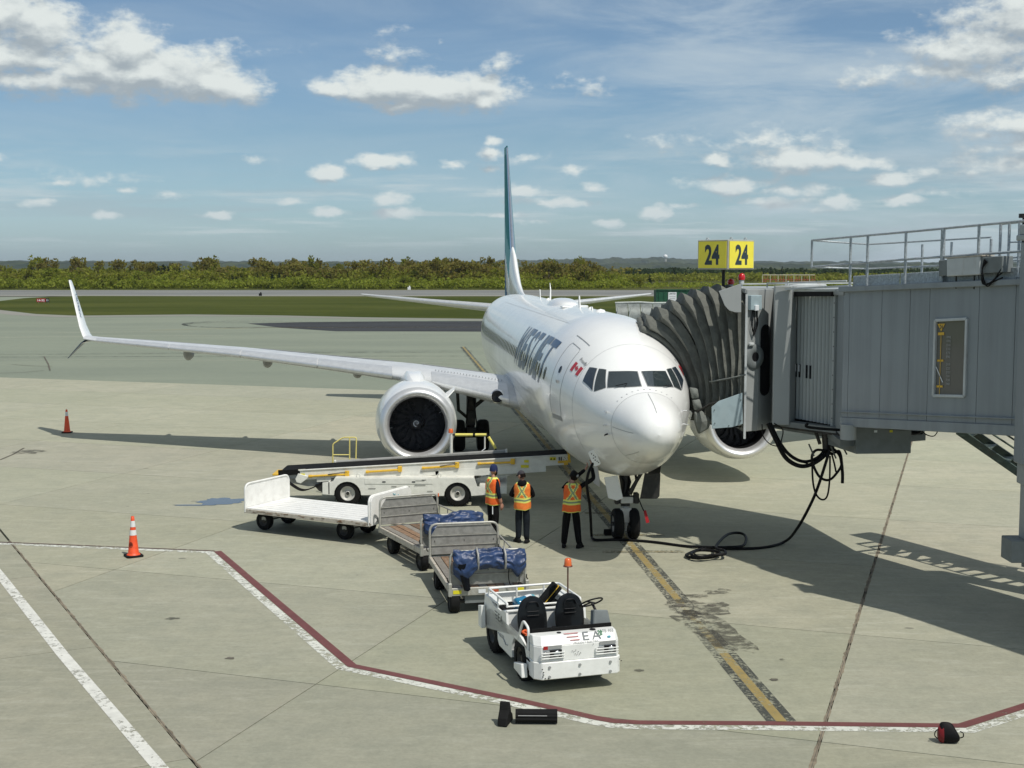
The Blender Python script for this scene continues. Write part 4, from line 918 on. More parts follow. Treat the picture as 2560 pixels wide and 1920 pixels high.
def wing(s):
    rings = []
    Ls = [1.2, 1.88, 2.5, 3.2, 4, 4.9, 6, 7.5, 9, 11, 12.5, 14, 15.5, 16.6, 17.05]
    cs = [0, .005, .015, .035, .07, .12, .2, .32, .45, .6, .75, .88, 1.]
    for L in Ls: rings.append([wpt(s, L, c, True) for c in cs[::-1]]+[wpt(s, L, c, False) for c in cs[1:]])
    w = MB().loft(rings, caps=True).build('wing', 'wing_grey', jet)
    # polished slats: outboard pieces and the inboard krueger
    def slat(La, Lb, nm='slat', c1=.13):
        cc = [c1, c1*.7, c1*.4, c1*.2, c1*.08, .004, 0]; rr = []
        n = max(2, int((Lb-La)/.6)); 
        for i in range(n+1):
            L = lerp(La, Lb, i/n); rr.append([wpt(s, L, c, True, .016)+Vector((0, -.012, 0)) for c in cc]+[wpt(s, L, c, False, .014)+Vector((0, -.012, 0)) for c in (.004, c1*.08, c1*.2, c1*.45)])
        MB().loft(rr, close=False, caps=False).build(nm, 'slat_metal', w, fix=False)
    for a, b in ((1.98, 4.35), (5.65, 8.15), (8.2, 10.9), (10.95, 13.6), (13.65, 16.5)): slat(a, b)
    # spoilers and flap lines on top
    for a, b, c0, c1 in ((2.4, 4.6, .60, .74), (5.6, 8.0, .62, .76), (8.05, 10.4, .64, .78), (12.4, 15.3, .74, .97)):
        mb = MB(); mb.grid(lambda u, v: wpt(s, lerp(a, b, u), lerp(c0, c1, v), True, .012), 6, 3); mb.build('spoiler' if c1 < .9 else 'aileron', 'wing_grey', w, fix=False)
        mb = MB()
        for (u0, v0, u1, v1) in ((0, 0, 1, 0), (0, 0, 0, 1), (1, 0, 1, 1)):
            p = wpt(s, lerp(a, b, u0), lerp(c0, c1, v0), True, .016); q = wpt(s, lerp(a, b, u1), lerp(c0, c1, v1), True, .016); mb.tube([p, (p+q)/2+Vector((0, 0, .006)), q], .012, 4)
        mb.build('gap_line', 'seam_grey', w)
    # row of vortex pips near the root, seen against the apron
    mb = MB()
    for i in range(22): mb.box(wpt(s, 2.1+i*.1, .17, True, .03), (.02, .08, .035))
    mb.build('walkway_marks', 'seam_grey', w)
    # landing light in the root leading edge
    c = wpt(s, 2.32, .012, True, 0)+Vector((0, -.07, 0)); c.z = wst(2.32)[3]+.04
    axd = Vector((s*.35, -1, .05)).normalized()
    li = MB(); li.lathe([(.20, -.08), (.205, .0), (.19, .03), (.14, .015), (0, .0)], c+Vector((0, -.03, 0)), axd, 20); lo = li.build('landing_light', 'window_dark', w); lo.scale = (1, 1, 1)
    MB().lathe([(.235, -.04), (.225, .015), (.195, .03)], c+Vector((0, -.03, 0)), axd, 24).build('light_rim', 'polished_metal', lo)
    # flap track fairings under the wing
    for L, ln in ((6.9, 2.5), (10.2, 2.1), (13.2, 1.8)):
        st = wst(L); y0 = st[1]+st[2]*.62; zc = st[3]-.10
        mb = MB(); mb.loft([[Vector((s*L+.17*k*cos(a), y0+ln*t-.3, zc-.20*k+.20*k*sin(a)-.1*t)) for a in [i*pi/6 for i in range(12)]] for t, k in ((0, .15), (.15, .7), (.4, 1), (.7, .85), (1, .2))]); mb.build('flap_track_fairing', 'seam_grey', w)
    # split winglet: tall upper blade, short lower one
    tip = WST[-1]
    def blade(nm, pts, mat, tk=.06):                  # pts: (dx outboard, y le, chord, z)
        rr = []
        for dx, y, ch, z in pts:
            up, lo = airfoil(tk, 6); k = 1
            rr.append([Vector((s*(dx)+(-s)*hh*ch, y+xx*ch, z)) for xx, hh in up[::-1]]+[Vector((s*(dx)+(-s)*hh*ch, y+xx*ch, z)) for xx, hh in lo[1:]])
        return MB().loft(rr).build(nm, mat, w)
    wl = blade('winglet', [(16.98, 22.75, 1.45, 3.88), (17.12, 22.95, 1.35, 4.02), (17.28, 23.2, 1.2, 4.35), (17.62, 23.9, .85, 5.25), (17.90, 24.45, .5, 6.0), (17.93, 24.55, .35, 6.07)], 'fuselage_white', .08)
    blade('lower_winglet', [(17.02, 22.85, 1.15, 3.86), (17.22, 23.1, .95, 3.74), (17.6, 23.6, .6, 3.42), (17.95, 24.05, .28, 3.10)], 'letter_blue', .10)
    blade('winglet_joint', [(16.9, 22.7, 1.3, 3.82), (17.2, 23.05, 1.0, 3.73)], 'polished_metal', .13)
    n_ = 'WESTJET'
    if s < 0: pass
    print_on(wl, 'lettering', n_, 'letter_blue', lambda x_, y_: Vector((s*(17.38+.0+x_*.315)-s*(.05), 23.60+x_*.70+y_*1.0, 4.65+x_*.86)), 1.1, .26, .02)
    return w
wr = wing(-1); wl_ = wing(1)
# ---- engines
def engine(s):
    cx, cy, cz = s*4.9, 11.5, 1.90
    hub = empty('engine', (cx, cy, cz)); hub.parent = jet; hub.rotation_euler = (0, 0, -s*radians(1.2))
    ax = (0, 1, 0)
    MB().lathe([(1.135, .22), (1.20, .6), (1.235, 1.3), (1.22, 2.1), (1.12, 3.0), (1.02, 3.7), (.98, 3.9)], (0, 0, 0), ax, 56).build('cowl', 'fuselage_white', hub)
    MB().lathe([(1.136, .23), (1.10, .10), (1.045, .025), (1.0, 0), (.955, .012), (.90, .06), (.855, .15), (.83, .28)], (0, 0, 0), ax, 56).build('inlet_lip', 'lip_metal', hub)
    MB().lathe([(.83, .28), (.83, .55), (.87, 1.05), (.89, 1.25)], (0, 0, 0), ax, 48).build('inlet_duct', 'duct_dark', hub)
    MB().lathe([(.98, 3.9), (.90, 3.7), (.70, 3.6)], (0, 0, 0), ax, 32).build('fan_nozzle', 'seam_grey', hub)
    MB().lathe([(.72, 3.2), (.66, 4.1), (.50, 4.8), (.42, 4.85)], (0, 0, 0), ax, 32).build('core_nozzle', 'hot_metal', hub)
    MB().lathe([(.32, 4.3), (.22, 5.0), (0, 5.5)], (0, 0, 0), ax, 20).build('exhaust_cone', 'hot_metal', hub)
    MB().lathe([(0, 1.32), (.89, 1.32)], (0, 0, 0), ax, 40).build('fan_back', 'duct_dark', hub, fix=False)
    sp_ = MB().lathe([(0, .72), (.05, .735), (.12, .80), (.20, .93), (.27, 1.1), (.29, 1.2)], (0, 0, 0), ax, 32).build('spinner', 'blade', hub)
    pts = []
    for i in range(34):
        t = i/33; a = -2.4+t*7.0; r = .015+.095*t; y = .735+.06*(r/.11)**2-.012; pts.append((cos(a)*r, y, sin(a)*r))
    MB().tube(pts, [.006+.012*(i/33) for i in range(34)], 6).build('spiral_mark', 'label_white', sp_)
    n = 18
    for k in range(n):
        a0 = 2*pi*k/n; mb = MB()
        def bp(u, v, a0=a0):
            r = lerp(.26, .855, u); tw = lerp(.75, 1.15, u); sweep = .20*sin(u*pi)*1.1-.12*u; c = lerp(.30, .40, sin(u*pi*.8)); d = (v-.5)*c
            a = a0+sweep+(d*sin(tw))/r; return Vector((r*cos(a), 1.08+d*cos(tw)*1.0, r*sin(a)))
        mb.grid(bp, 8, 3); mb.build('fan_blade', 'blade', hub, fix=False)
    # strake on the cowl, inboard side
    a = radians(38) if s < 0 else radians(142)
    rr = 1.2; p = Vector((cos(a)*rr, 1.1, sin(a)*rr)); o_ = Vector((cos(a-.35*(-s)*-1), 0, sin(a-.35*(-s)*-1)))
    o_ = Vector((cos(radians(40)) if s < 0 else -cos(radians(40)), 0, sin(radians(40))))
    MB().prism([(0, -.05), (.35, .30), (.95, .36), (1.3, -.05)], p, (0, 1, 0), o_, .03).build('strake', 'fuselage_white', hub, bevel=.008)
    # pylon
    mb = MB(); rr_ = []
    for y, w_, z0, z1 in ((.9, .05, 1.10, 1.16), (1.6, .26, .95, 1.34), (2.6, .34, .8, 1.42), (3.6, .38, .6, 1.35), (4.8, .40, .45, 1.15), (6.2, .26, .5, 1.0), (7.2, .1, .7, .95)):
        rr_.append([Vector((w_*xx, y, z)) for xx, z in ((-1, z0), (-1, lerp(z0, z1, .7)), (-.6, z1), (.6, z1), (1, lerp(z0, z1, .7)), (1, z0))])
    mb.loft(rr_); mb.build('pylon', 'fuselage_white', hub, bevel=.03)
    # pressure probe glints in the inlet
    for ang in (22, 40, 58, 192): 
        a = radians(ang); MB().tube([(cos(a)*.84, 1.0, sin(a)*.84), (cos(a)*.74, 1.0, sin(a)*.74)], .008, 5).build('inlet_probe', 'label_white', hub)
    return hub
engine(-1); engine(1)
# ---- tail
def fin_pt(u, v, s):                                  # u span 0..1, v chord 0..1
    z = lerp(5.05, 12.35, u); le = lerp(33.1, 37.6, u); te = lerp(38.75, 39.35, u); ch = te-le
    t = lerp(.095, .085, u); x = v; h = 5*t*(.2969*sqrt(max(x, 0))-.126*x-.3516*x*x+.2843*x**3-.1036*x**4)*ch
    return Vector((s*h, le+ch*v, z))
def fin_mat(u, v):
    y = lerp(lerp(33.1, 37.6, u), lerp(38.75, 39.35, u), v); z = lerp(5.05, 12.35, u)
    if v < .035: return 4
    q = z-.62*(y-36)                                  # diagonal bands
    if z > 11.95: return 1
    if q > 8.1: return 0
    if q > 7.0: return 1
    if q > 6.1: return 3 if y > 36.5 else 5
    if q > 5.4: return 2
    return 3 if (y-z*.3) > 35.2 else 0
fin = MB()
for s in (-1, 1): fin.grid(lambda u, v: fin_pt(u, v**1.5, s), 44, 24, 0, True, lambda u, v: fin_mat(u, v**1.5))
finO = fin.build('tail_fin', ['livery_teal', 'livery_lightteal', 'livery_blue', 'livery_midblue', 'polished_metal', 'fuselage_white'], jet, fix=False)
MB().grid(lambda u, v: fin_pt(1, v, (u*2-1)*.98)+Vector((0, 0, .10*(1-(2*u-1)**2))), 6, 14).build('fin_cap', 'livery_teal', finO, fix=False)
dr = MB(); rr_ = []
for y, h, w_ in ((28.6, .02, .03), (30.2, .22, .10), (31.6, .62, .15), (32.8, 1.2, .20), (33.8, 1.9, .22), (34.6, 2.2, .2)):
    rr_.append([Vector((w_*cos(a), y, 5.30+h*max(0, sin(a))**.8)) for a in [i*pi/10 for i in range(11)]])
dr.loft(rr_, close=False, caps=False); dr.build('dorsal_fillet', 'fuselage_white', jet)
def stab(s):
    rr_ = []
    for L, y, ch, z, t in ((.3, 33.5, 4.3, 4.62, .10), (1.2, 34.1, 3.8, 4.68, .10), (4, 35.6, 2.5, 4.93, .095), (7.0, 37.2, 1.25, 5.20, .09), (7.17, 37.45, .95, 5.22, .07)):
        up, lo = airfoil(t, 8); rr_.append([Vector((s*L, y+x*ch, z+h*ch-.018*4*x*(1-x)*ch*2)) for x, h in up[::-1]]+[Vector((s*L, y+x*ch, z+h*ch-.018*4*x*(1-x)*ch*2)) for x, h in lo[1:]])
    o = MB().loft(rr_).build('stabiliser', 'wing_grey', jet)
    le = [[Vector((s*L, y+c*ch-.012, z+(h_*t*ch)*1.12)) for c, h_ in ((.07, .42), (.03, .30), (.008, .16), (0, 0), (.008, -.16), (.05, -.36))] for L, y, ch, z, t in ((.9, 33.9, 3.97, 4.66, .10), (4, 35.6, 2.5, 4.93, .095), (7.1, 37.3, 1.15, 5.21, .09))]
    MB().loft(le, close=False, caps=False).build('leading_edge', 'slat_metal', o, fix=False)
stab(-1); stab(1)
MB().lathe([(.12, 0), (.10, .35), (.04, .5)], (0, 38.6, 4.55), (0, 1, .05), 14).build('tail_cone', 'hot_metal', jet)
# ---- landing gear
def wheel(parent, c, r, w, n=28, rim='rim_grey', axis=(1, 0, 0), rr=.55):
    prof = [(r*rr, -w/2), (r*.86, -w/2), (r*.96, -w*.38), (r, -w*.20), (r, w*.20), (r*.96, w*.38), (r*.86, w/2), (r*rr, w/2)]
    t = MB().lathe(prof, c, axis, n).build('tyre', 'rubber', parent)
    rp = [(0, w*.30), (r*.18, w*.34), (r*.22, w*.20), (r*rr*.85, w*.22), (r*rr*.98, w*.44), (r*rr*1.04, w*.47), (r*rr*1.04, -w*.47), (r*rr*.85, -w*.22), (r*.22, -w*.20), (r*.18, -w*.34), (0, -w*.30)]
    MB().lathe(rp, c, axis, n).build('rim', rim, parent); return t
ng = empty('nose_gear', (0, 4.0, 0)); ng.parent = jet
for s in (-1, 1):
    wheel(ng, (s*.195, 0, .375), .375, .235)
MB().tube([(0, 0, .33), (0, .02, .85)], .075, 12).build('oleo', 'gear_white', ng)
MB().tube([(0, .02, .80), (0, .10, 1.75)], .115, 14).build('strut', 'steel_dark', ng)
MB().cyl((-.34, 0, .375), (.34, 0, .375), .05, 10).build('axle', 'steel_dark', ng)
MB().box((0, -.10, 1.0), (.44, .16, .15)).box((0, -.13, .93), (.52, .10, .07)).box((-.24, -.1, 1.0), (.10, .2, .24)).box((.24, -.1, 1.02), (.12, .2, .26)).build('steering_collar', 'steel_dark', ng, bevel=.02)
MB().box((0, -.195, .985), (.30, .03, .16)).build('taxi_light_box', 'gear_white', ng, bevel=.02)
for x in (-.09, .0, .1): MB().tube([(x, -.10, 1.1), (x*1.6+.1, -.05, 1.4), (x*2.2, .1, 1.8)], .032, 7).build('hose', 'cable_black', ng)
MB().tube([(.05, -.2, 1.15), (.35, -.3, 1.70)], .045, 8).build('lock_strut', 'steel_dark', ng)
MB().tube([(-.02, .05, 1.0), (0, .95, 1.65)], .05, 8).build('drag_brace', 'steel_dark', ng)
MB().prism([(-.14, .78), (.14, .78), (.08, .40), (-.08, .40)], (0, -.09, 0), (1, 0, 0), (0, 0, 1), -.05).build('torque_link', 'gear_white', ng, bevel=.015)
MB().cyl((0, -.1, .4), (0, -.1, .22), .022, 8).build('tow_pin', 'gear_white', ng)
MB().tube([(.27, -.2, 1.05), (.36, -.22, .82), (.44, -.22, .66)], .014, 6).build('tag_cord', 'cable_black', ng)
MB().prism([(.40, .72), (.46, .74), (.55, .44), (.47, .42)], (0, -.22, 0), (1, 0, 0), (0, 0, 1), .012).build('red_tag', 'tag_red', ng)
for s in (-1, 1):
    mb = MB(); vs = lambda k: [Vector((s*.52, y, z)) for y, z in ()]
    mb.prism([(-.62, 1.86), (.62, 1.72), (.58, 1.20), (.40, 1.12), (-.50, 1.18), (-.60, 1.30)], (s*.50, 0.25, .15), (0, 1, 0), (s*.16, 0, 1), .03); g_ = mb.build('gear_door', 'gear_white' if s < 0 else 'steel_dark', ng, bevel=.01)
# front-facing door plates flare outwards as in the photo
MB().prism([(-.64, 1.62), (-.30, 1.66), (-.17, 1.10), (-.32, 1.05), (-.54, 1.12)], (0, -.55, 0), (1, .12, 0), (0, 0, 1), .03).build('gear_door', 'fuselage_white', ng, bevel=.012)
dd = MB().prism([(.38, 1.68), (.76, 1.68), (.74, 1.12), (.68, 1.06), (.27, 1.06)], (0, -.40, 0), (1, -.10, 0), (0, 0, 1), .03).build('gear_door', 'steel_dark', ng, bevel=.012)
MB().box((.70, -.43, 1.38), (.04, .03, .56)).build('door_stiffener', 'gear_white', dd)
print_on(ng, 'lettering', '813', 'seam_grey', plane_map((-.47, -.60, 1.28), (1, .12, 0), (0, 0, 1)), .09, .16, .02)
for s in (-1, 1):
    mg = empty('main_gear', (s*2.86, 19.6, 0)); mg.parent = jet
    for k in (-1, 1): wheel(mg, (k*.43, 0, .565), .565, .42, rr=.5)
    MB().cyl((-.6, 0, .565), (.6, 0, .565), .09, 10).build('axle', 'steel_dark', mg)
    MB().tube([(0, 0, .5), (0, -.02, 1.35), (-s*.05, -.04, 2.6)], [.13, .17, .20], 12).build('strut', 'steel_dark', mg)
    MB().tube([(0, -.1, 1.5), (-s*1.0, 0, 2.3)], .07, 8).build('side_brace', 'steel_dark', mg)
    MB().tube([(s*.0, -.1, 1.1), (s*.45, -.25, 1.5), (s*.5, -.3, 2.4)], .06, 8).build('drag_strut', 'steel_dark', mg)
    MB().box((0, -.22, 1.2), (.3, .14, .5)).box((0, -.2, .75), (.42, .2, .24)).build('brake_unit', 'steel_dark', mg, bevel=.02)
    for x in (-.16, .16): MB().tube([(x, -.28, .6), (x*1.2, -.34, 1.0), (x*.6, -.25, 1.9)], .022, 6).build('brake_line', 'cable_black', mg)
    MB().prism([(-.5, 1.2), (.55, 1.2), (.6, 2.3), (-.5, 2.3)], (s*.42, -.1, 0), (0, 1, 0), (s*.25, 0, 1), .03).build('gear_door', 'steel_grey', mg)
# wheel chocks at the nose wheel
for k, (x, y) in enumerate(((-.30, .48),)):
    q = NOSE+AFT*(4+y)+LAT*x; e = empty('wheel_chock', (q.x, q.y, 0), YAW)
    tag(e, 'small black rubber chock on the ground behind the nose wheel', 'wheel chock')
    MB().prism([(-.09, 0), (.09, 0), (.03, .14), (-.03, .14)], (-.15, 0, .005), (0, 1, 0), (0, 0, 1), .32).build('body', 'rubber', e, bevel=.01)
# ================================================================== PASSENGER BRIDGE
br = empty('passenger_bridge', (0, 0, 0)); tag(br, 'grey steel passenger bridge with canvas hood and roof railings docked at the jet door', 'jet bridge')
TA = Vector((7.0, 27.9, 0)); TD = Vector((.447, -.894, 0)).normalized(); TR = Vector((.894, .447, 0)).normalized()
TW = 2.45
def tz0(t): return 3.43+.072*t                        # underside of the wall along the tunnel, t metres from the cab
def tz1(t): return 6.10+.045*t
def TP(t, w, z): p = TA+TD*t+TR*w; return Vector((p.x, p.y, z))
TL = 11.5
# wall panels between vertical joints, each a piece of its own
edges = [0, .18, 1.15, 1.95, 2.48, 3.74, 4.6, 5.5, 6.6, 7.7, 8.8, 9.9, 11.0, TL]
WIN = (2.66, 3.46, .50, 1.96)                        # window: t0, t1, height from the floor line
for i, (a, b) in enumerate(zip(edges[:-1], edges[1:])):
    g = .006
    for w in (0, TW):
        mb = MB(); n_in = .05*(1 if w == 0 else -1)
        def bx(t0, t1, h0, h1):
            vs = [TP(t, w+d, tz0(t)+h) for t in (t0, t1) for d in (0, n_in) for h in (h0, h1)]
            mb.add(vs, [(0, 1, 3, 2), (4, 6, 7, 5), (0, 4, 5, 1), (2, 3, 7, 6), (0, 2, 6, 4), (1, 5, 7, 3)])
        hh = tz1(0)-tz0(0)
        if w == 0 and a < WIN[0] < b:
            bx(a+g, WIN[0], 0, hh); bx(WIN[1], b-g, 0, hh); bx(WIN[0], WIN[1], 0, WIN[2]); bx(WIN[0], WIN[1], WIN[3], hh)
        else: bx(a+g, b-g, 0, hh)
        mb.build('wall_panel', 'bridge_grey', br)
# window
fr = MB(); H0, H1 = WIN[2], WIN[3]
for (ta, ha, tb, hb) in ((WIN[0], H0, WIN[0], H1), (WIN[1], H0, WIN[1], H1), (WIN[0], H0, WIN[1], H0), (WIN[0], H1, WIN[1], H1)):
    fr.beam(TP(ta, -.012, tz0(ta)+ha), TP(tb, -.012, tz0(tb)+hb), .055, .055, up=TR)
frO = fr.build('window_frame', 'box_grey', br, bevel=.006)
m, nt, b = nodes_of('bridge_glass'); b.inputs['Base Color'].default_value = (.15, .15, .135, 1); b.inputs['Roughness'].default_value = .12; b.inputs['Coat Weight'].default_value = 1
MB().add([TP(t, .015, tz0(t)+h) for t, h in ((WIN[0], H0), (WIN[1], H0), (WIN[1], H1), (WIN[0], H1))], [(0, 1, 2, 3)]).build('glass', 'bridge_glass', frO, fix=False)
# the gate markings seen in the glass
def WQ(x, y): t = WIN[0]+x; return TP(t, -.0, tz0(t)+H1-y)
mb = MB(); mb.add([WQ(.04, .07), WQ(.24, .07), WQ(.14, .22)], [(0, 1, 2)]); 
for y0, y1 in ((.235, .29), (.76, .80), (1.26, 1.30)): mb.add([WQ(.06, y0), WQ(.22, y0), WQ(.22, y1), WQ(.06, y1)], [(0, 1, 2, 3)])
mb.add([WQ(.135, .29), WQ(.148, .29), WQ(.148, 1.46), WQ(.135, 1.46)], [(0, 1, 2, 3)]); mb.build('gate_mark', 'yellow_paint', frO, fix=False)
print_on(frO, 'lettering', '24', 'text_dark', lambda x, y: WQ(.10+x, .17-y)+TR*-.003, .08, .08, .02)
for i, w_ in enumerate(('ERJ', 'CRJ', 'DH4', 'E70', 'E75', 'E90')): print_on(frO, 'lettering', w_, 'reflector_grey', lambda x, y, i=i: WQ(.29+x, .36+i*.075-y), .10, .05, .01)
for i, w_ in enumerate(('319', '320', '321', '73W', '738', '7M8')): print_on(frO, 'lettering', w_, 'reflector_grey', lambda x, y, i=i: WQ(.30+x, .88+i*.075-y), .10, .05, .01)
MB().add([WQ(.02, .90), WQ(.045, .90), WQ(.23, 1.20), WQ(.205, 1.20)], [(0, 1, 2, 3)]).build('gate_mark', 'label_white', frO, fix=False)
# roof, floor, trims
def slabT(name, t0, t1, w0, w1, za, zb, mat, rel=tz1):
    vs = [TP(t, w, rel(t)+z) for t in (t0, t1) for w in (w0, w1) for z in (za, zb)]
    return MB().add(vs, [(0, 1, 3, 2), (4, 6, 7, 5), (0, 4, 5, 1), (2, 3, 7, 6), (0, 2, 6, 4), (1, 5, 7, 3)]).build(name, mat, br, bevel=.01)
slabT('roof', -.05, TL, -.03, TW+.03, .004, .07, 'bridge_grey'); slabT('floor', 0, TL, .052, TW-.052, .02, .16, 'unit_grey', tz0)
slabT('roof_gutter', -.08, TL, -.10, -.034, -.02, .09, 'bridge_grey'); slabT('base_beam', -.02, TL, -.035, .16, -.20, -.004, 'bridge_grey', tz0)
slabT('base_beam', -.02, TL, TW-.16, TW+.035, -.20, -.004, 'bridge_grey', tz0); slabT('base_trim', -.02, TL, -.055, -.001, .10, .13, 'bridge_grey', tz0)
# roof walkway: toe board, rails, posts
for a, b in ((.12, 1.5), (1.52, 3.0), (3.02, 4.5), (4.52, 6.3), (6.32, 8.4)): slabT('toe_board', a, b, .12, .14, .09, .31, 'galvanised')
slabT('walkway_grating', .1, TL, .5, 1.5, .075, .11, 'galvanised')
def post(t, w, h=1.10, r=.030, z0=.07): MB().tube([TP(t, w, tz1(t)+z0), TP(t, w, tz1(t)+h)], r, 6).build('railing_post', 'galvanised', br)
def rail(pts, r=.024, nm='handrail'): MB().tube(pts, r, 6).build(nm, 'galvanised', br)
for t in (.10, .62, 1.72, 2.72, 3.62, 4.75, 6.3, 7.9): post(t, .06, 1.12, .045 if t == 2.72 else .028)
for t in (.62, 1.45, 2.5, 3.4, 4.75, 6.3, 7.9): post(t, 1.55, .95, .026)
rail([TP(-1.15, .06, tz1(0)+1.08)]+[TP(t, .06, tz1(t)+1.12) for t in (2, 5, 8.2)]); rail([TP(-1.15, .06, tz1(0)+.50)]+[TP(t, .06, tz1(t)+.58) for t in (2, 5, 8.2)])
rail([TP(-1.15, .06, tz1(0)+1.08), TP(-1.15, .06, tz1(0)+.50)], .026)
rail([TP(-1.15, .06, tz1(0)+1.08), TP(-1.0, 1.5, tz1(0)+1.0), TP(1.45, 1.55, tz1(1.45)+1.0), TP(2.5, 1.55, tz1(2.5)+.98)], .02); rail([TP(-1.15, .06, tz1(0)+.50), TP(-1.0, 1.5, tz1(0)+.46), TP(1.45, 1.55, tz1(1)+.5)], .02)
rail([TP(2.75, 1.55, tz1(3)+1.22), TP(3.62, 1.55, tz1(4)+1.22)], .03); rail([TP(4.0, 1.55, tz1(4)+.95), TP(8, 1.55, tz1(8)+.98)], .02); rail([TP(3.0, 1.55, tz1(3)+.55), TP(8, 1.55, tz1(8)+.55)], .02)
for t in (2.78, 3.0, 3.25, 3.6): rail([TP(t, 1.5, tz1(t)+.07), TP(t, 1.5, tz1(t)+1.22)], .028, 'hatch_ladder_post')
for h in (.5, .85): rail([TP(3.0, 1.48, tz1(3)+h), TP(3.6, 1.48, tz1(3)+h)], .014, 'rung')
MB().cyl(TP(3.55, 1.3, tz1(3.5)+.3), TP(3.55, 1.3, tz1(3.5)+1.30), .045, 8).cyl(TP(3.55, 1.3, tz1(3.5)+1.28), TP(3.55, 1.3, tz1(3.5)+1.36), .11, 10).build('lamp_mast', 'steel_dark', br)
# air unit carried at the roof edge by the column
p0 = TP(3.05, -.02, 6.42)
au = MB(); au.beam(TP(3.02, .02, 6.60), TP(3.85, .02, 6.64), .30, .34); auO = au.build('roof_unit', 'box_grey', br, bevel=.012)
MB().beam(TP(2.80, .02, 6.585), TP(3.015, .02, 6.595), .27, .30).build('unit_end', 'unit_grey', auO, bevel=.01); MB().beam(TP(3.86, .04, 6.64), TP(4.35, .04, 6.66), .28, .30).build('unit_end', 'unit_grey', auO, bevel=.01)
MB().beam(TP(2.98, .02, 6.775), TP(3.9, .02, 6.82), .32, .02).build('rusty_lid', 'cart_rust', auO)
for k in (.15, .6): MB().tube([TP(3.0+k, .0, 6.45), TP(3.0+k, .0, 6.2)], .015, 5).build('bracket', 'steel_dark', auO)
for k in range(3): MB().tube(spline([TP(3.95+k*.03, -.12, 6.75-k*.02), TP(3.92, -.14, 6.55), TP(3.93+k*.05, -.14, 6.33-k*.03), TP(4.05+k*.06, -.14, 6.30+k*.02), TP(4.35, -.08, 6.42+k*.1)], 5), .014, 5).build('cable', 'cable_black', br)
# lift column
def PX(u, v, Y): return D(u, v, Y)
cx, cy = 9.14, 23.12
MB().box((cx, cy, 5.1), (.42, .42, 3.9)).build('lift_column', 'bridge_grey', br, bevel=.02)
MB().box((cx, cy, 7.12), (.54, .54, .10)).box((cx, cy, 7.26), (.46, .46, .18)).build('column_collar', 'cab_grey', br, bevel=.015)
MB().box((cx+.06, cy, 7.62), (.22, .22, .6)).build('column_head', 'box_grey', br, bevel=.03)
MB().box((cx+.03, cy-.02, 2.97), (.34, .46, .38)).build('column_clamp', 'cab_grey', br, bevel=.015)
for dz in (-.1, .1): MB().cyl((cx-.12, cy-.26, 2.97+dz), (cx-.12, cy-.22, 2.97+dz), .03, 8).build('bolt', 'steel_dark', br)
MB().box((cx+.06, cy, 2.15), (.30, .30, 1.4)).build('lift_column_inner', 'cab_grey', br, bevel=.01)
MB().box((cx-.08, cy, 1.62), (.56, .5, .40)).build('drive_box', 'unit_grey', br, bevel=.015); MB().box((cx-.02, cy-.26, 1.64), (.16, .02, .28)).build('drive_plate', 'box_grey', br)
cx2, cy2 = cx+.894*(TW+.85), cy+.447*(TW+.85)
MB().box((cx2, cy2, 4.4), (.42, .42, 5.4)).build('lift_column', 'bridge_grey', br, bevel=.02)
MB().beam((cx+.1, cy+.05, 1.45), (cx2, cy2, 1.45), .4, .4).build('cross_beam', 'unit_grey', br)
bg = empty('bogie', ((cx+cx2)/2, (cy+cy2)/2, 0)); bg.parent = br
MB().box((0, 0, .95), (.5, .5, .9)).build('pivot', 'unit_grey', bg)
for s in (-1, 1): 
    MB().lathe([(.25, -.18), (.5, -.18), (.55, -.1), (.55, .1), (.5, .18), (.25, .18), (.25, -.18)], (s*.55, s*.27, .55), (.894, .447, 0), 24).build('tyre', 'rubber', bg); MB().cyl((s*.55-.15, s*.27-.07, .55), (s*.55+.15, s*.27+.07, .55), .26, 16).build('hub', 'rim_grey', bg)
# side tray and cable ladder along the far side (they print the ladder shadow on the apron)
for t in [i*.42 for i in range(27)]: MB().beam(TP(t, TW+.66, tz0(t)+.25), TP(t, TW+1.16, tz0(t)+.25), .12, .04).build('ladder_rung', 'stair_green', br)
for w in (TW+.64, TW+1.18): MB().beam(TP(0, w, tz0(0)+.25), TP(TL, w, tz0(TL)+.25), .05, .12).build('ladder_rail', 'stair_green', br)
MB().beam(TP(-.8, TW+1.58, tz0(0)+.3), TP(TL, TW+1.58, tz0(TL)+.3), .70, .35).build('cable_duct', 'bridge_grey', br)
for t in (0.5, 4, 8): MB().beam(TP(t, TW, tz0(t)-.05), TP(t, TW+1.7, tz0(t)-.05), .08, .08).build('bracket', 'unit_grey', br)
# hanging equipment box under the tunnel
q0 = D(2115, 1066, 28.1); q1 = D(2150, 1137, 27.7); q2 = D(2275, 1132, 28.5)
bxc = [D(2150, 1064, 28.0), D(2277, 1064, 28.6)]
ub = MB(); a = D(2140, 1137, 28.0); b_ = D(2277, 1131, 28.1); c_ = D(2112, 1118, 30.0)
zt, zb = 3.25, 2.62
base = [Vector((a.x, a.y, 0)), Vector((b_.x, b_.y, 0)), Vector((b_.x+.3, b_.y+1.3, 0)), Vector((a.x-.25, a.y+1.5, 0))]
ub.add([p+Vector((0, 0, z)) for z in (zb, zt) for p in base], [(0, 1, 2, 3), (4, 7, 6, 5), (0, 4, 5, 1), (1, 5, 6, 2), (2, 6, 7, 3), (3, 7, 4, 0)]); ubO = ub.build('power_unit', 'unit_grey', br, bevel=.01)
fd = (base[1]-base[0]).normalized()
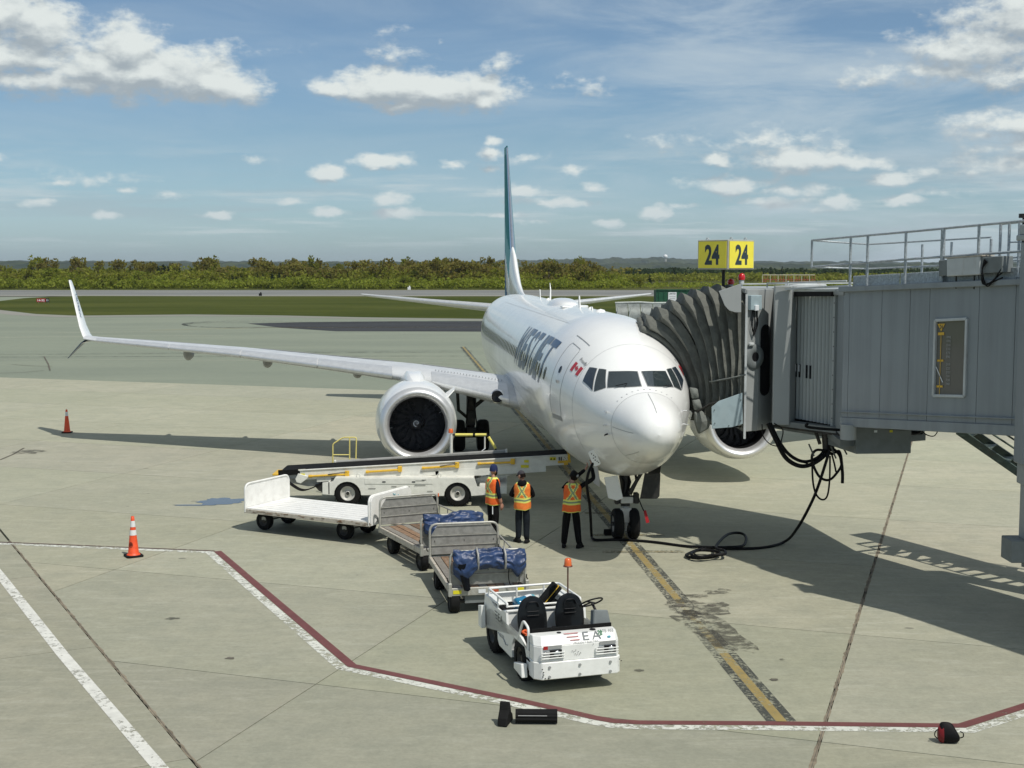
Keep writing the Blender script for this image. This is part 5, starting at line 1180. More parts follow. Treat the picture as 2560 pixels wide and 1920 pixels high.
for k, c in ((.38, 'label_white'), (.72, 'label_yellow')): MB().add([base[0]+fd*(k+dx)+Vector((fd.y, -fd.x, 0))*.012+Vector((0, 0, z)) for dx, z in ((0, 3.08), (.07, 3.08), (.07, 3.13), (0, 3.13))], [(0, 1, 2, 3)]).build('label', c, ubO, fix=False)
# rounded end post of the tunnel, and the floor edge under the shutter
MB().cyl(TP(.25, -.02, 2.98), TP(.25, -.02, 3.30), .17, 14).build('hinge_drum', 'cab_grey', br)
# ---- rotating cab
CABZ0, CABZ1 = 2.84, 6.06
pl = [Vector(p+(0,)) for p in ((5.38, 30.5), (6.15, 31.3), (6.5, 30.55), (7.1, 29.55), (7.0, 27.95), (9.15, 29.0), (8.7, 32.6), (7.2, 34.3), (5.25, 34.3))]
for z0, z1, nm, mt in ((2.78, 2.92, 'cab_floor', 'unit_grey'), (6.0, 6.10, 'cab_roof', 'cab_grey')):
    n = len(pl); MB().add([p+Vector((0, 0, z)) for z in (z0, z1) for p in pl], [tuple(range(n)), tuple(range(n, 2*n))]+[(i, (i+1) % n, n+(i+1) % n, n+i) for i in range(n)]).build(nm, mt, br)
def wallseg(name, a, b, z0, z1, th, mat, parent=None, bev=.008):
    a = Vector((a[0], a[1], 0)); b = Vector((b[0], b[1], 0)); d = (b-a).normalized(); nn = Vector((d.y, -d.x, 0))
    vs = [p+nn*k+Vector((0, 0, z)) for p in (a, b) for k in (0, -th) for z in (z0, z1)]
    return MB().add(vs, [(0, 1, 3, 2), (4, 6, 7, 5), (0, 4, 5, 1), (2, 3, 7, 6), (0, 2, 6, 4), (1, 5, 7, 3)]).build(name, mat, parent or br, bevel=bev)
w1 = wallseg('cab_wall', (5.42, 30.50), (5.74, 30.73), CABZ0-.06, CABZ1+.02, .06, 'cab_grey')
w2 = wallseg('cab_wall', (5.74, 30.73), (6.24, 31.32), CABZ0-.06, CABZ1+.02, .06, 'cab_grey')
def on_wall(a, b, off=.008):
    a = Vector((a[0], a[1], 0)); d = (Vector((b[0], b[1], 0))-a).normalized(); nn = Vector((d.y, -d.x, 0)); return lambda x, z: a+d*x+nn*off+Vector((0, 0, z))
f = on_wall((5.42, 30.50), (5.74, 30.73)); fb = on_wall((5.74, 30.73), (6.24, 31.32), .01)
MB().add([fb(.31+.235*cos(a), 4.42+(.66 if sin(a) > 0 else -.66)+.18*sin(a)) for a in [i*pi/12 for i in range(24)]], [tuple(range(24))]).build('cab_window', 'window_dark', w2, fix=False)
nn_ = (f(0, 0)-on_wall((5.42, 30.50), (5.74, 30.73), 0)(0, 0)).normalized()
pc = f(.26, 4.52)
MB().lathe([(.30, 0), (.28, .03), (.17, .04), (.10, .03), (.08, -.0)], pc, nn_, 24).build('porthole_ring', 'unit_grey', w1); MB().lathe([(.11, .035), (0, .035)], pc, nn_, 16).build('porthole_glass', 'black_paint', w1, fix=False)
MB().box(f(.19, 5.78)+nn_*.05, (.36, .12, .34), atan2(.23, .32)).build('junction_box', 'skirt_blue', w1, bevel=.01); MB().box(f(.17, 5.66)+nn_*.13, (.12, .05, .13), atan2(.23, .32)).build('meter', 'label_white', w1, bevel=.008)
for k in range(3): MB().tube(spline([f(.12+k*.03, 5.6)+nn_*.05, f(.08+k*.05, 5.3)+nn_*.06, f(.16, 5.08-k*.03)+nn_*.06, f(.26+k*.02, 5.3)+nn_*.05, f(.24, 5.6)+nn_*.05], 6), .010, 5).build('cable', 'cable_black', w1)
MB().tube(spline([f(.17, 5.08)+nn_*.03, f(.2, 4.95)+nn_*.04, f(.18, 4.8)+nn_*.03], 4), .006, 5).build('chain', 'steel_grey', w1)
MB().box(f(.10, 4.82)+nn_*.05, (.14, .08, .08), .6).build('latch', 'box_grey', w1, bevel=.02)
MB().box((5.40, 30.46, 4.30), (.05, .05, 3.35)).build('edge_post', 'box_grey', br)
# bright fascia box in front of the shutter
MB().add([Vector((x, y, z)) for z in (2.98, 6.17) for x, y in ((6.0, 30.22), (6.36, 30.12), (6.56, 30.45), (6.30, 30.75), (6.05, 30.6))], [(0, 1, 2, 3, 4)[::-1], (5, 6, 7, 8, 9), (0, 1, 6, 5), (1, 2, 7, 6), (2, 3, 8, 7), (3, 4, 9, 8), (4, 0, 5, 9)]).build('fascia_box', 'cab_grey', br, bevel=.012)
MB().beam((6.1, 30.1, 6.17), (6.36, 30.05, 6.17), .06, .03).build('fascia_handle', 'box_grey', br)
# ribbed roll shutter: every slat on its own
A_ = Vector((6.60, 30.52, 0)); B_ = Vector((7.13, 29.25, 0))
for i in range(10):
    t0, t1 = i/10, (i+.80)/10; a = A_.lerp(B_, t0); b = A_.lerp(B_, t1); d = (B_-A_).normalized(); nn2 = Vector((d.y, -d.x, 0)); nn2 = nn2 if nn2.y < 0 else -nn2
    bul = .05; vs = []
    for z in (3.10, 5.98):
        for k in range(6):
            u = k/5; vs.append(a.lerp(b, u)+nn2*(bul*sin(pi*u))+Vector((0, 0, z)))
    so_ = MB().add(vs, [(k, k+1, k+7, k+6) for k in range(5)], 0, True).build('shutter_slat', 'slat_grey', br, fix=False)
    if i in (0, 1, 3, 4):
        c = a.lerp(b, .5)+nn2*.058; MB().box(c+Vector((0, 0, 4.22)), (.035, .03, .30), atan2(d.y, d.x)).build('slat_window', 'window_dark', so_)
        if i < 2: MB().box(c+nn2*.012+Vector((0, 0, 4.28)), (.025, .03, .16), atan2(d.y, d.x)).build('slat_label', 'label_white', so_)
wallseg('shutter_backing', (6.58, 30.56), (7.14, 29.27), 3.0, 6.02, .05, 'black_paint')
wallseg('end_wall', (7.18, 29.18), (7.02, 27.97), 3.0, 6.04, .05, 'bridge_grey')
for z in [3.25+.32*k for k in range(9)]: MB().box((7.13, 29.20, z), (.04, .04, .025), .3).build('hinge_bolt', 'steel_dark', br)
MB().box((7.15, 29.22, 4.55), (.09, .09, 2.95), .3).build('guide_post', 'slat_grey', br)
MB().beam((6.25, 30.1, 6.10), (7.3, 28.6, 6.20), .14, .04).beam((6.4, 30.0, 6.07), (7.3, 28.7, 6.10), .05, .05).build('top_track', 'box_grey', br)
MB().beam((6.4, 30.5, 5.98), (7.1, 29.2, 6.02), .2, .12).build('top_hood', 'black_paint', br)
MB().beam((6.3, 30.6, 2.98), (7.25, 28.9, 3.02), .30, .12).build('under_track', 'unit_grey', br)
MB().beam((6.2, 30.9, 2.88), (7.3, 28.6, 2.94), .12, .05).build('under_track', 'steel_dark', br)
for a, b in (((9.13, 29.0), (8.68, 32.6)), ((8.7, 32.6), (7.2, 34.3)), ((7.2, 34.3), (5.25, 34.3))): wallseg('cab_wall', a, b, 2.9, 6.03, .05, 'cab_grey')
# roof furniture on the cab
MB().tube([(5.95, 30.9, 6.12), (5.95, 30.9, 6.22), (7.3, 28.9, 6.3)], .02, 6).build('roof_rail', 'box_grey', br)
for (x, y, z, h) in ((5.07, 31.2, 6.1, .62), (5.42, 31.0, 6.1, .78)):
    pass
def lamp(u, v0, v1, Y, nm='obstruction_lamp'):
    a = D(u, v1, Y); b = D(u, v0, Y); MB().cyl((a.x, a.y, 6.08), (a.x, a.y, a.z+.02), .03, 8).build('lamp_stem', 'box_grey', br)
    h = b.z-a.z; MB().lathe([(.075, 0), (.085, h*.35), (.075, h*.75), (.03, h)], (a.x, a.y, a.z), (0, 0, 1), 14).build(nm, 'lens_red', br); MB().cyl((a.x, a.y, a.z-.10), (a.x, a.y, a.z), .06, 12).build('lamp_base', 'box_grey', br)
lamp(1827, 697, 711, 32.2); lamp(1854, 683, 700, 31.6)
MB().box((7.0, 31.6, 6.14), (.9, .5, .10)).build('roof_box', 'box_grey', br, bevel=.02); MB().cyl((6.5, 31.2, 6.1), (6.5, 31.2, 6.27), .02, 6).build('lamp_stem', 'box_grey', br)
MB().beam((5.4, 31.2, 6.2), (8.4, 31.6, 6.22), .03, .03).build('roof_rail', 'box_grey', br)
# ---- canvas hood: pleats between the cab frame and the skin of the jet
def fus_world(y, th, off=.05):
    p = S(y, th, off); return NOSE+AFT*p.y+LAT*p.x+Vector((0, 0, p.z))
def hoop0(u):                                         # cab end, u runs near foot -> top -> far foot
    P_ = [Vector((5.42, 30.55, 2.92)), Vector((5.40, 30.55, 5.75)), Vector((5.38, 30.8, 6.02)), Vector((5.30, 33.9, 6.02)), Vector((5.28, 34.1, 5.7)), Vector((5.28, 34.1, 2.9))]
    L = [0, .40, .45, .80, .84, 1.]
    for i in range(5):
        if u <= L[i+1]: return P_[i].lerp(P_[i+1], (u-L[i])/(L[i+1]-L[i]))
    return P_[-1]
def hoop1(u):
    if u < .45:
        t = u/.45; th = lerp(104, 16, t**1.15); y = lerp(3.75, 4.35, t**2)
    elif u < .80: t = (u-.45)/.35; th = 16+4*t; y = lerp(4.35, 6.1, t)
    else: t = (u-.8)/.2; th = lerp(20, 104, t); y = lerp(6.1, 6.5, t)
    return fus_world(y, th, .06)
def hoop(s, u):
    a = hoop0(u); b = hoop1(u); p = a.lerp(b, s)
    k = sin(pi*s); top = max(0, sin(pi*min(1, max(0, (u-.22)/.5))))
    p.z += .34*k*top; 
    if u < .45: p.y -= .20*k*(1-abs(u-.2)/.3 if abs(u-.2) < .3 else 0); p.z += .12*k*(1-u/.45)*0
    return p
NPL = 8
for i in range(NPL):
    rows = []
    for j in range(5):
        s = (i+j/4)/NPL; bul = (0, .10, .175, .07, 0)[j]; row = []
        for k in range(49):
            u = k/48; p = hoop(s, u)
            e = hoop(s, min(1, u+.01))-hoop(s, max(0, u-.01)); ax_ = (hoop1(u)-hoop0(u)); nr = e.cross(ax_); nr = nr.normalized() if nr.length > 1e-6 else Vector((0, 0, 1))
            mid = Vector((5.0, 32.4, 4.4))
            if nr.dot(p-mid) < 0: nr = -nr
            wr_ = .045*noise.noise(Vector((i*3.1+j*.6, u*14, 2)))+.04*noise.noise(Vector((i*1.7, u*5, 7)))
            row.append(p+nr*(bul+wr_-.03))
        rows.append(row)
    MB().loft(rows, sm=False, close=False, caps=False).build('hood_pleat', 'canvas', br, fix=False)
MB().tube([hoop(s/12, .17)+Vector((-.02, -.16, 0)) for s in range(0, 9)], .018, 6).build('hood_strap', 'canvas_light', br)
rowL = [hoop(1.0, u/40)+Vector((0, -.02, .0)) for u in range(2, 30)]
MB().tube(rowL, [.085+.03*noise.noise(Vector((i*.7, 0, 0))) for i in range(len(rowL))], 8).build('hood_bumper', 'canvas', br)
# fittings round the hood: top fin, lower skirt, hanging pads
YF = 30.42
def plate(name, pts, Y, mat, th=.03):
    P3 = [D(u, v, Y) for u, v in pts]; n = len(P3); return MB().add(P3+[p+Vector((0, th, 0)) for p in P3], [tuple(range(n)), tuple(range(n, 2*n))[::-1]]+[(i, (i+1) % n, n+(i+1) % n, n+i) for i in range(n)]).build(name, mat, br, bevel=.005)
plate('hood_fin', [(1797, 728), (1846, 711), (1853, 711), (1853, 781), (1838, 781), (1823, 776), (1812, 764)], YF, 'cab_grey')
plate('hood_skirt', [(1779, 1018), (1797, 1003), (1856, 982), (1857, 1060), (1830, 1068), (1780, 1072)], YF-.05, 'skirt_blue')
for u_, v_ in ((1786, 1025), (1787, 1058), (1822, 1064), (1852, 1000), (1852, 1052)): q = D(u_, v_, YF-.06); MB().cyl(q, q+Vector((0, -.015, 0)), .012, 6).build('rivet', 'steel_dark', br)
for pts in ([(1726, 970), (1745, 972), (1748, 996), (1731, 998)], [(1731, 1000), (1750, 998), (1757, 1024), (1737, 1027)], [(1736, 1030), (1755, 1027), (1779, 1050), (1772, 1072), (1747, 1086), (1738, 1056)]):
    P3 = [D(u, v, 31.1) for u, v in pts]; n = len(P3); c = sum(P3, Vector())/n
    MB().add(P3+[p+Vector((0, .22, 0)) for p in P3]+[c+Vector((0, -.07, 0))], [tuple(range(n, 2*n))[::-1]]+[(i, (i+1) % n, n+(i+1) % n, n+i) for i in range(n)]+[(i, (i+1) % n, 2*n) for i in range(n)]).build('hood_pad', 'canvas_light', br, bevel=.03, seg=2)
MB().tube([D(1700, 960, 31.6), D(1715, 1000, 31.4), D(1735, 1035, 31.2), D(1775, 1010, 30.8), D(1800, 1004, 30.6)], .03, 6).build('hood_frame', 'steel_dark', br)
# near foot of the hood, its dark void painted in as a black sheet
wallseg('hood_void_sheet', (4.72, 31.3), (5.40, 30.72), 2.85, 3.6, .02, 'black_paint')
# ---- gate sign on the cab roof
sg = empty('gate_sign', (5.30, 31.65, 6.10)); tag(sg, 'yellow box sign with black number 24 standing above the canvas hood', 'sign')
a = D(1825, 600, 31.2)
sz0, sz1 = D(1825, 674, 31.2).z-6.10, D(1825, 599, 31.2).z-6.10; cz = (sz0+sz1)/2; cxo, cyo = a.x-5.30, 31.2+.64-31.65; cxo += 0
R45 = radians(40)
ctr = Vector((cxo+.01, cyo, cz)); half = .475
MB().box(ctr, (.95, .95, sz1-sz0), R45).build('sign_box', 'sign_frame', sg, bevel=.012)
for ang, nm in ((R45-pi/2, 0), (R45+pi, 1)):          # outward normals of the two faces towards the terminal
    n3 = Vector((cos(ang), sin(ang), 0)); ux = Vector((-n3.y, n3.x, 0)); o = ctr+n3*(half+.006); w_, h_ = .87, (sz1-sz0)-.07
    fc = MB().prism([(-w_/2, -h_/2), (w_/2, -h_/2), (w_/2, h_/2), (-w_/2, h_/2)], o, ux, (0, 0, 1), .01).build('sign_face', 'sign_yellow', sg)
    fw = .46; print_on(fc, 'number', '24', 'text_dark', plane_map(o+n3*.013-ux*fw/2-Vector((0, 0, h_*.38)), ux, (0, 0, 1)), fw, h_*.76, .035)
MB().cyl((ctr.x-.05, ctr.y, 0), (ctr.x-.05, ctr.y, sz0), .04, 10).build('pole', 'steel_dark', sg)
for x, y in ((0, -.55), (.42, -.05), (-.48, -.02)): MB().tube([(ctr.x+x, ctr.y+y, sz1), (ctr.x+x+.02, ctr.y+y, sz1+.05), (ctr.x+x+.05, ctr.y+y, sz1+.05), (ctr.x+x+.06, ctr.y+y, sz1)], .010, 5).build('lifting_eye', 'steel_grey', sg)
# ---- service stair behind the column
st = empty('service_stair', (9.4, 29.0, 0)); tag(st, 'dark green steel service stair slanting down under the bridge at the right edge', 'stair')
P0 = D(2395, 1077, 28.6); P1 = D(2556, 1189, 27.6); dv = (P1-P0); P2 = P0+dv*(P0.z/(P0.z-P1.z)); O = Vector((9.4, 29.0, 0)); wd = Vector((.45, .80, 0))
for w in (0, 1):
    a = P0-O+wd*w*.9; b = P2-O+wd*w*.9; b.z = .02
    MB().beam(a, b, .05, .16).build('stringer', 'stair_green', st)
    MB().tube([a+Vector((.1, 0, .0))+Vector((0, 0, .35)), b+Vector((0, 0, .55))], .022, 6).build('handrail', 'stair_green', st)
nst = 13
for i in range(nst):
    p = (P0-O).lerp(P2-O, (i+.5)/nst); MB().box(p+wd*.45+Vector((0, 0, .02)), (.24, .86, .03), atan2(wd.y, wd.x)-pi/2).build('tread', 'stair_green', st)
for k in (.3, .62): 
    p = (P0-O).lerp(P2-O, k); MB().tube([p, p+Vector((.12, 0, .36))], .02, 6).build('baluster', 'stair_green', st)
for q, u_ in (((P0-O), 0), ((P0-O).lerp(P2-O, .42), 1)): MB().cyl(q+Vector((-.22, 0, .0)), q+Vector((.05, 0, 0)), .035, 8).build('bracket', 'steel_dark', st)
# ---- ground power cables hanging from the cab, the coil, and the run to the nose
hc = empty('cable_bundle', (7.2, 29.5, 3.2)); tag(hc, 'thick black power cables looping down from under the bridge cab', 'cable'); OH = Vector((7.2, 29.5, 3.2))
def cab(pts, r, Y, nm='cable', n=6): MB().tube([p-OH for p in spline([D(u, v, Y) for u, v in pts], 7)], r, n).build(nm, 'cable_black', hc)
Yc = 29.6
cab([(1920, 1058), (1940, 1100), (1965, 1145), (2000, 1165), (2035, 1158), (2068, 1130), (2075, 1090)], .052, Yc)
cab([(1926, 1058), (1948, 1104), (1975, 1138), (2010, 1154), (2045, 1143), (2072, 1112)], .040, Yc+.05)
cab([(1935, 1058), (1957, 1075), (1953, 1110), (1965, 1132), (1990, 1150), (2030, 1162)], .014, Yc-.05); cab([(1905, 1060), (1908, 1090), (1925, 1110), (1945, 1116)], .012, Yc-.05)
cab([(2076, 1075), (2070, 1125), (2080, 1135), (2098, 1128), (2104, 1160), (2090, 1185), (2072, 1200), (2050, 1193), (2034, 1165), (2030, 1140), (2042, 1125), (2070, 1128)], .030, Yc-.1)
cab([(2030, 1135), (2032, 1200), (2040, 1235), (2055, 1249), (2068, 1240), (2074, 1200), (2075, 1140)], .022, Yc-.15)
cab([(2080, 1120), (2100, 1140), (2106, 1180), (2106, 1208)], .036, Yc-.05); cab([(2078, 1130), (2086, 1160), (2090, 1180)], .02, Yc-.1)
for u0, v0, u1, v1, r in ((2036, 1070, 2050, 1110, .04), (2062, 1070, 2066, 1125, .085), (2078, 1070, 2080, 1128, .06)): MB().cyl(D(u0, v0, Yc)-OH, D(u1, v1, Yc)-OH, r, 8).build('cable_hanger', 'steel_dark', hc)
for u0, v0, u1, v1 in ((2022, 1110, 2035, 1140), (2077, 1116, 2090, 1146), (2090, 1083, 2117, 1136)): MB().beam(D(u0, v0, Yc-.2)-OH, D(u1, v1, Yc-.2)-OH, .05, .03).build('hook', 'canvas', hc)
cab([(2020, 1058), (2022, 1068), (2115, 1075), (2180, 1066), (2230, 1072), (2285, 1084), (2305, 1075)], .03, 28.2, 'service_hose'); cab([(2300, 1063), (2312, 1084), (2335, 1090), (2348, 1070)], .012, 27.5, 'service_hose')
cab([(2165, 1062), (2250, 1070), (2320, 1068)], .05, 28.0, 'service_hose')
# main cable: hanging part, ground run, coil, up to the nose
mc = empty('power_cable', (4.5, 30, 0)); tag(mc, 'long black power cable coiled on the apron and run past the nose wheel', 'cable'); OM = Vector((4.5, 30, 0))
def mcab(pts, r, nm='cable'): MB().tube([p-OM for p in spline(pts, 8)], r, 7).build(nm, 'cable_black', mc)
R_ = .034
mcab([D(2074, 1125, 29.4), D(2062, 1165, 29.4), D(2042, 1225, 29.5), D(2022, 1270, 29.6), D(1995, 1318, 29.9), G(1968, 1350, .10), G(1930, 1365, R_), G(1880, 1371, R_), G(1820, 1371, R_), G(1785, 1369, R_), G(1755, 1372, R_), G(1725, 1382, R_), G(1716, 1390, R_+.02), G(1740, 1395, R_+.03), G(1780, 1393, R_+.04), G(1800, 1384, R_+.06), G(1780, 1377, R_+.08), G(1745, 1376, R_+.08), G(1728, 1386, R_+.09), G(1750, 1392, R_+.09), G(1785, 1387, R_+.1), G(1812, 1385, R_+.1), G(1810, 1376, R_+.1), G(1790, 1370, R_+.12), G(1800, 1352, R_+.12), G(1820, 1336, R_+.1), G(1845, 1332, R_+.08), G(1862, 1338, R_+.06), G(1865, 1352, R_+.05), G(1855, 1365, R_+.04), G(1820, 1368, R_+.06), G(1770, 1368, R_+.04), G(1710, 1365, R_), G(1650, 1357, R_), G(1600, 1352, R_), G(1540, 1349, R_), G(1500, 1350, R_), G(1484, 1348, R_+.02), G(1479, 1338, .08), D(1477, 1300, 30.75), D(1474, 1260, 30.6), D(1469, 1230, 30.45), D(1467, 1205, 30.4), D(1472, 1180, 30.4), D(1480, 1163, 30.45), D(1484, 1154, 30.5)], R_)
mcab([G(1800, 1380, .12), G(1760, 1372, .14), G(1735, 1382, .12), G(1760, 1395, .06), G(1800, 1389, .1)], .018, 'thin_cable')
# ================================================================== GROUND EQUIPMENT
def wheelset(parent, c, r, w, ax=(1, 0, 0), n=24, rim='rim_grey', lug=False):
    c = Vector(c); a = Vector(ax).normalized()
    t = MB().lathe([(r*.56, -w/2), (r*.88, -w/2), (r*.97, -w*.40), (r, -w*.25), (r, w*.25), (r*.97, w*.40), (r*.88, w/2), (r*.56, w/2)], c, a, n)
    if lug:
        u = a.orthogonal().normalized(); v = a.cross(u)
        for k in range(22):
            g = 2*pi*k/22; d = u*cos(g)+v*sin(g); t.beam(c+d*(r-.004)-a*w*.42+(-u*sin(g)+v*cos(g))*.02, c+d*(r-.004)+a*w*.42, .028, .03, up=d)
    t.build('tyre', 'rubber', parent)
    MB().lathe([(0, w*.26), (r*.16, w*.30), (r*.17, w*.16), (r*.40, w*.14), (r*.50, w*.40), (r*.57, w*.45), (r*.57, -w*.45), (r*.50, -w*.40), (r*.40, -w*.14), (r*.17, -w*.16), (r*.16, -w*.30), (0, -w*.26)], c, a, n).build('rim', rim, parent)
    MB().cyl(c-a*w*.33, c+a*w*.33, r*.13, 10).build('hub', 'steel_dark', parent)
# ---- belt loader
LO = Vector((-3.0, 35.95, 0)); bl = empty('belt_loader', LO); tag(bl, 'cream white belt loader with black conveyor raised to the jet hold, beacon and yellow rails', 'belt loader')
def Q(u, v, Y): return D(u, v, Y)-LO
def xz(pts, Y): return [((q := Q(u, v, Y)).x, q.z) for u, v in pts]
def arch(uc, vc, r, Y, a0=180, a1=0, n=12):
    c = Q(uc, vc, Y); return [(c.x+r*cos(radians(lerp(a0, a1, i/n))), max(.26, c.z+r*sin(radians(lerp(a0, a1, i/n))))) for i in range(n+1)]
Yn = 35.95
prof = [*xz([(806, 1236)], Yn), *xz([(806, 1207), (832, 1204), (837, 1195), (1186, 1195), (1193, 1217), (1266, 1216)], Yn), (Q(1266, 1216, Yn).x, .38), *arch(1144, 1240, .375, Yn, 0, 180), *arch(868.5, 1238, .375, Yn, 0, 180)]
prof = [(x, z) for x, z in prof]
for y0 in (0.0, 1.86): MB().prism(prof[::-1], (0, y0+.04, 0), (1, 0, 0), (0, 0, 1), .04).build('side_panel', 'loader_white', bl, bevel=.006)
x0, x1 = Q(838, 1195, Yn).x, Q(1185, 1195, Yn).x
MB().box(((x0+x1)/2, .93, .805), (x1-x0, 1.84, .03)).build('deck', 'loader_white', bl); MB().box(((x0+x1)/2, .93, .55), ((x1-x0)*.98, 1.2, .45)).build('chassis', 'steel_dark', bl)
xe = Q(1266, 1216, Yn).x
MB().box((xe-.01, .93, .48), (.04, 1.9, .22)).build('bumper', 'loader_white', bl, bevel=.01); MB().box((xe-.38, .93, .585), (.72, 1.84, .03)).build('front_deck', 'loader_white', bl); MB().box((Q(806, 1, Yn).x+.01, .93, .53), (.03, 1.86, .34)).build('bumper', 'loader_white', bl)
MB().box((Q(820, 1, Yn).x, .5, .735), (.24, .4, .02)).box((Q(846, 1, Yn).x, .5, .83), (.22, .4, .02)).build('step_mat', 'belt_black', bl)
for u in (868.5, 1144):
    for y in (.17, 1.70): wheelset(bl, Vector((Q(u, 1238, Yn).x, y, .37)), .37, .26, (0, 1, 0), 28, 'rim_grey', True)
for u in (895, 1098): MB().lathe([(.05, 0), (.055, 0)], Q(u, 1193, Yn)+Vector((0, .1, .03)), (0, 1, 0), 12); 
for u in (895, 1098): c = Q(u, 1191, Yn)+Vector((0, .06, .02)); MB().tube([c+Vector((.05*cos(a), 0, .05*sin(a))) for a in [i*pi/6 for i in range(12)]], .013, 6, closed=True).build('lifting_ring', 'loader_white', bl)
q = [Q(912, 1210, Yn), Q(1082, 1210, Yn)]
MB().box(((q[0].x+q[1].x)/2, -.006, .72), (q[1].x-q[0].x, .012, .15)).build('side_hatch', 'loader_white', bl, bevel=.003)
for u, v, w_, h_ in ((960, 1204.5, .09, .03), (1034, 1204.5, .09, .03), (1023, 1221, .02, .11)): MB().box(Q(u, v, Yn)+Vector((0, -.016, 0)), (w_, .01, h_)).build('hatch_latch', 'black_paint', bl)
MB().box(Q(1096, 1237, Yn)+Vector((0, -.01, 0)), (.03, .02, .09)).build('side_marker', 'beacon_amber', bl)
for u, v, w_ in ((1050, 1202, .25), (1060, 1200, .12), (930, 1221, .2), (985, 1216, .14), (1075, 1228, .16), (1050, 1213, .3)): MB().box(Q(u, v, Yn)+Vector((0, -.014, 0)), (w_, .003, .012)).build('scratch', 'chip_dark', bl)
# conveyor boom
YB = 36.3; T0, T1 = Q(700, 1180, YB), Q(1419, 1138.5, YB)
bd = (T1-T0).normalized(); up = Vector((0, 0, 1)); bn = Vector((-bd.z, 0, bd.x))
def BP(s, y, h): return T0+bd*s+bn*h+Vector((0, y, 0))
BL = (T1-T0).length; BW = 1.02
def bar(name, s0, s1, y0, y1, h0, h1, mat, parent=bl, bev=.006):
    vs = [BP(s, y, h) for s in (s0, s1) for y in (y0, y1) for h in (h0, h1)]
    return MB().add(vs, [(0, 1, 3, 2), (4, 6, 7, 5), (0, 4, 5, 1), (2, 3, 7, 6), (0, 2, 6, 4), (1, 5, 7, 3)]).build(name, mat, parent, bevel=bev)
cv = bar('conveyor_frame', .55, BL, 0, .05, -.26, .0, 'loader_white'); bar('conveyor_frame', .55, BL, BW-.05, BW, -.26, .0, 'loader_white')
bar('frame_lip', .52, BL, -.03, .05, .002, .03, 'loader_white')
bar('frame_skirt', 4.3, BL-.62, -.012, -.002, -.42, -.20, 'loader_white'); bar('frame_skirt', 1.0, 4.4, -.012, -.002, -.34, -.22, 'loader_white')
# the belt: top run, nose rollers, bottom run
ro = .085; bp = []
for k in range(9): a = pi/2+pi*k/8; bp.append((.07+ro*cos(a)*1.0, -.045+ro*sin(a)))
bp = [(BL-.06, .04)]+bp+[(BL-.06, -.13)]
for k in range(1, 8): a = -pi/2+pi*k/8; bp.append((BL-.06+ro*cos(a), -.045+ro*sin(a)))
mb = MB(); n = len(bp); vs = [BP(s, y, h) for y in (.055, BW-.055) for s, h in bp]
mb.add(vs, [(i, (i+1) % n, n+(i+1) % n, n+i) for i in range(n)], 0, False); mb.build('belt', 'belt_black', bl, fix=True)
bar('tail_guard', -.05, .5, -.02, .05, -.10, .05, 'belt_black'); bar('tail_plate', .0, .85, .06, .10, -.22, -.10, 'steel_grey')
bar('nose_bracket', BL, BL+.07, -.03, BW+.03, -.13, .02, 'yellow_paint'); bar('nose_bumper', BL-.28, BL+.08, -.035, .04, -.20, -.135, 'yellow_paint'); bar('nose_bumper', BL-.12, BL+.0, -.03, .02, -.26, -.20, 'yellow_paint')
# guard on the far side and its foot rail
G0, G1 = Q(838, 1158, 37.4), Q(1266, 1130, 37.4)
mb = MB(); mb.beam(G0, G1, .10, .15); mb.build('far_guard', 'guard_grey', bl, bevel=.03, seg=2)
for g in (G0, G1): MB().beam(g+Vector((-.03, 0, -.02)), g+Vector((.03, 0, -.02)), .13, .22).build('guard_cap', 'loader_white', bl, bevel=.015)
# yellow props stowed on the near frame
for ua, va, ub, vb in ((774, 1190, 868, 1185), (917, 1179, 1000, 1173.5), (1057, 1169.5, 1143, 1164), (1196, 1158.5, 1282, 1155)):
    a = Q(ua, va, YB)+Vector((0, -.05, 0)); b = Q(ub, vb, YB)+Vector((0, -.05, 0))
    pr_ = MB().cyl(a, b, .030, 8).build('prop', 'yellow_paint', bl); MB().cyl(a+Vector((-.02, 0, 0)), a+Vector((.06, 0, .003)), .042, 8).build('collar', 'yellow_paint', pr_); MB().box(b+Vector((0, 0, .02)), (.12, .07, .16)).build('bracket', 'yellow_paint', pr_, bevel=.015)
    if ua in (774, 1057): MB().cyl((a+b)/2+Vector((0, -.03, .03)), b+Vector((0, -.03, .07)), .010, 6).build('pin_rod', 'steel_dark', pr_)
for u, v, w_, h_, mt in ((1382, 1146.5, .17, .085, 'label_yellow'), (1398, 1146.5, .03, .10, 'black_paint'), (1403, 1146.5, .03, .10, 'black_paint'), (1316, 1153, .13, .07, 'label_yellow'), (1312, 1165.5, .22, .08, 'label_yellow'), (757, 1187, .12, .08, 'label_yellow')):
    q = Q(u, v, YB); lb_ = MB().box(q+Vector((0, -.025, 0)), (w_, .006, h_)).build('warning_label', mt, bl)
    if mt == 'label_yellow' and v < 1150: 
        for dx in (-.045, .04): MB().add([q+Vector((dx-.03, -.030, -.03)), q+Vector((dx+.03, -.030, -.03)), q+Vector((dx, -.030, .03))], [(0, 1, 2)]).build('warning_triangle', 'chip_dark', lb_, fix=False)
for k, (dx, dz) in enumerate(((0, 0), (.06, .04), (.10, -.01), (.03, .07), (.13, .05))): MB().box(Q(1409, 1149, YB)+Vector((dx*.8, -.026, dz)), (.02, .005, .014)).build('bolt_mark', 'chip_dark', bl)
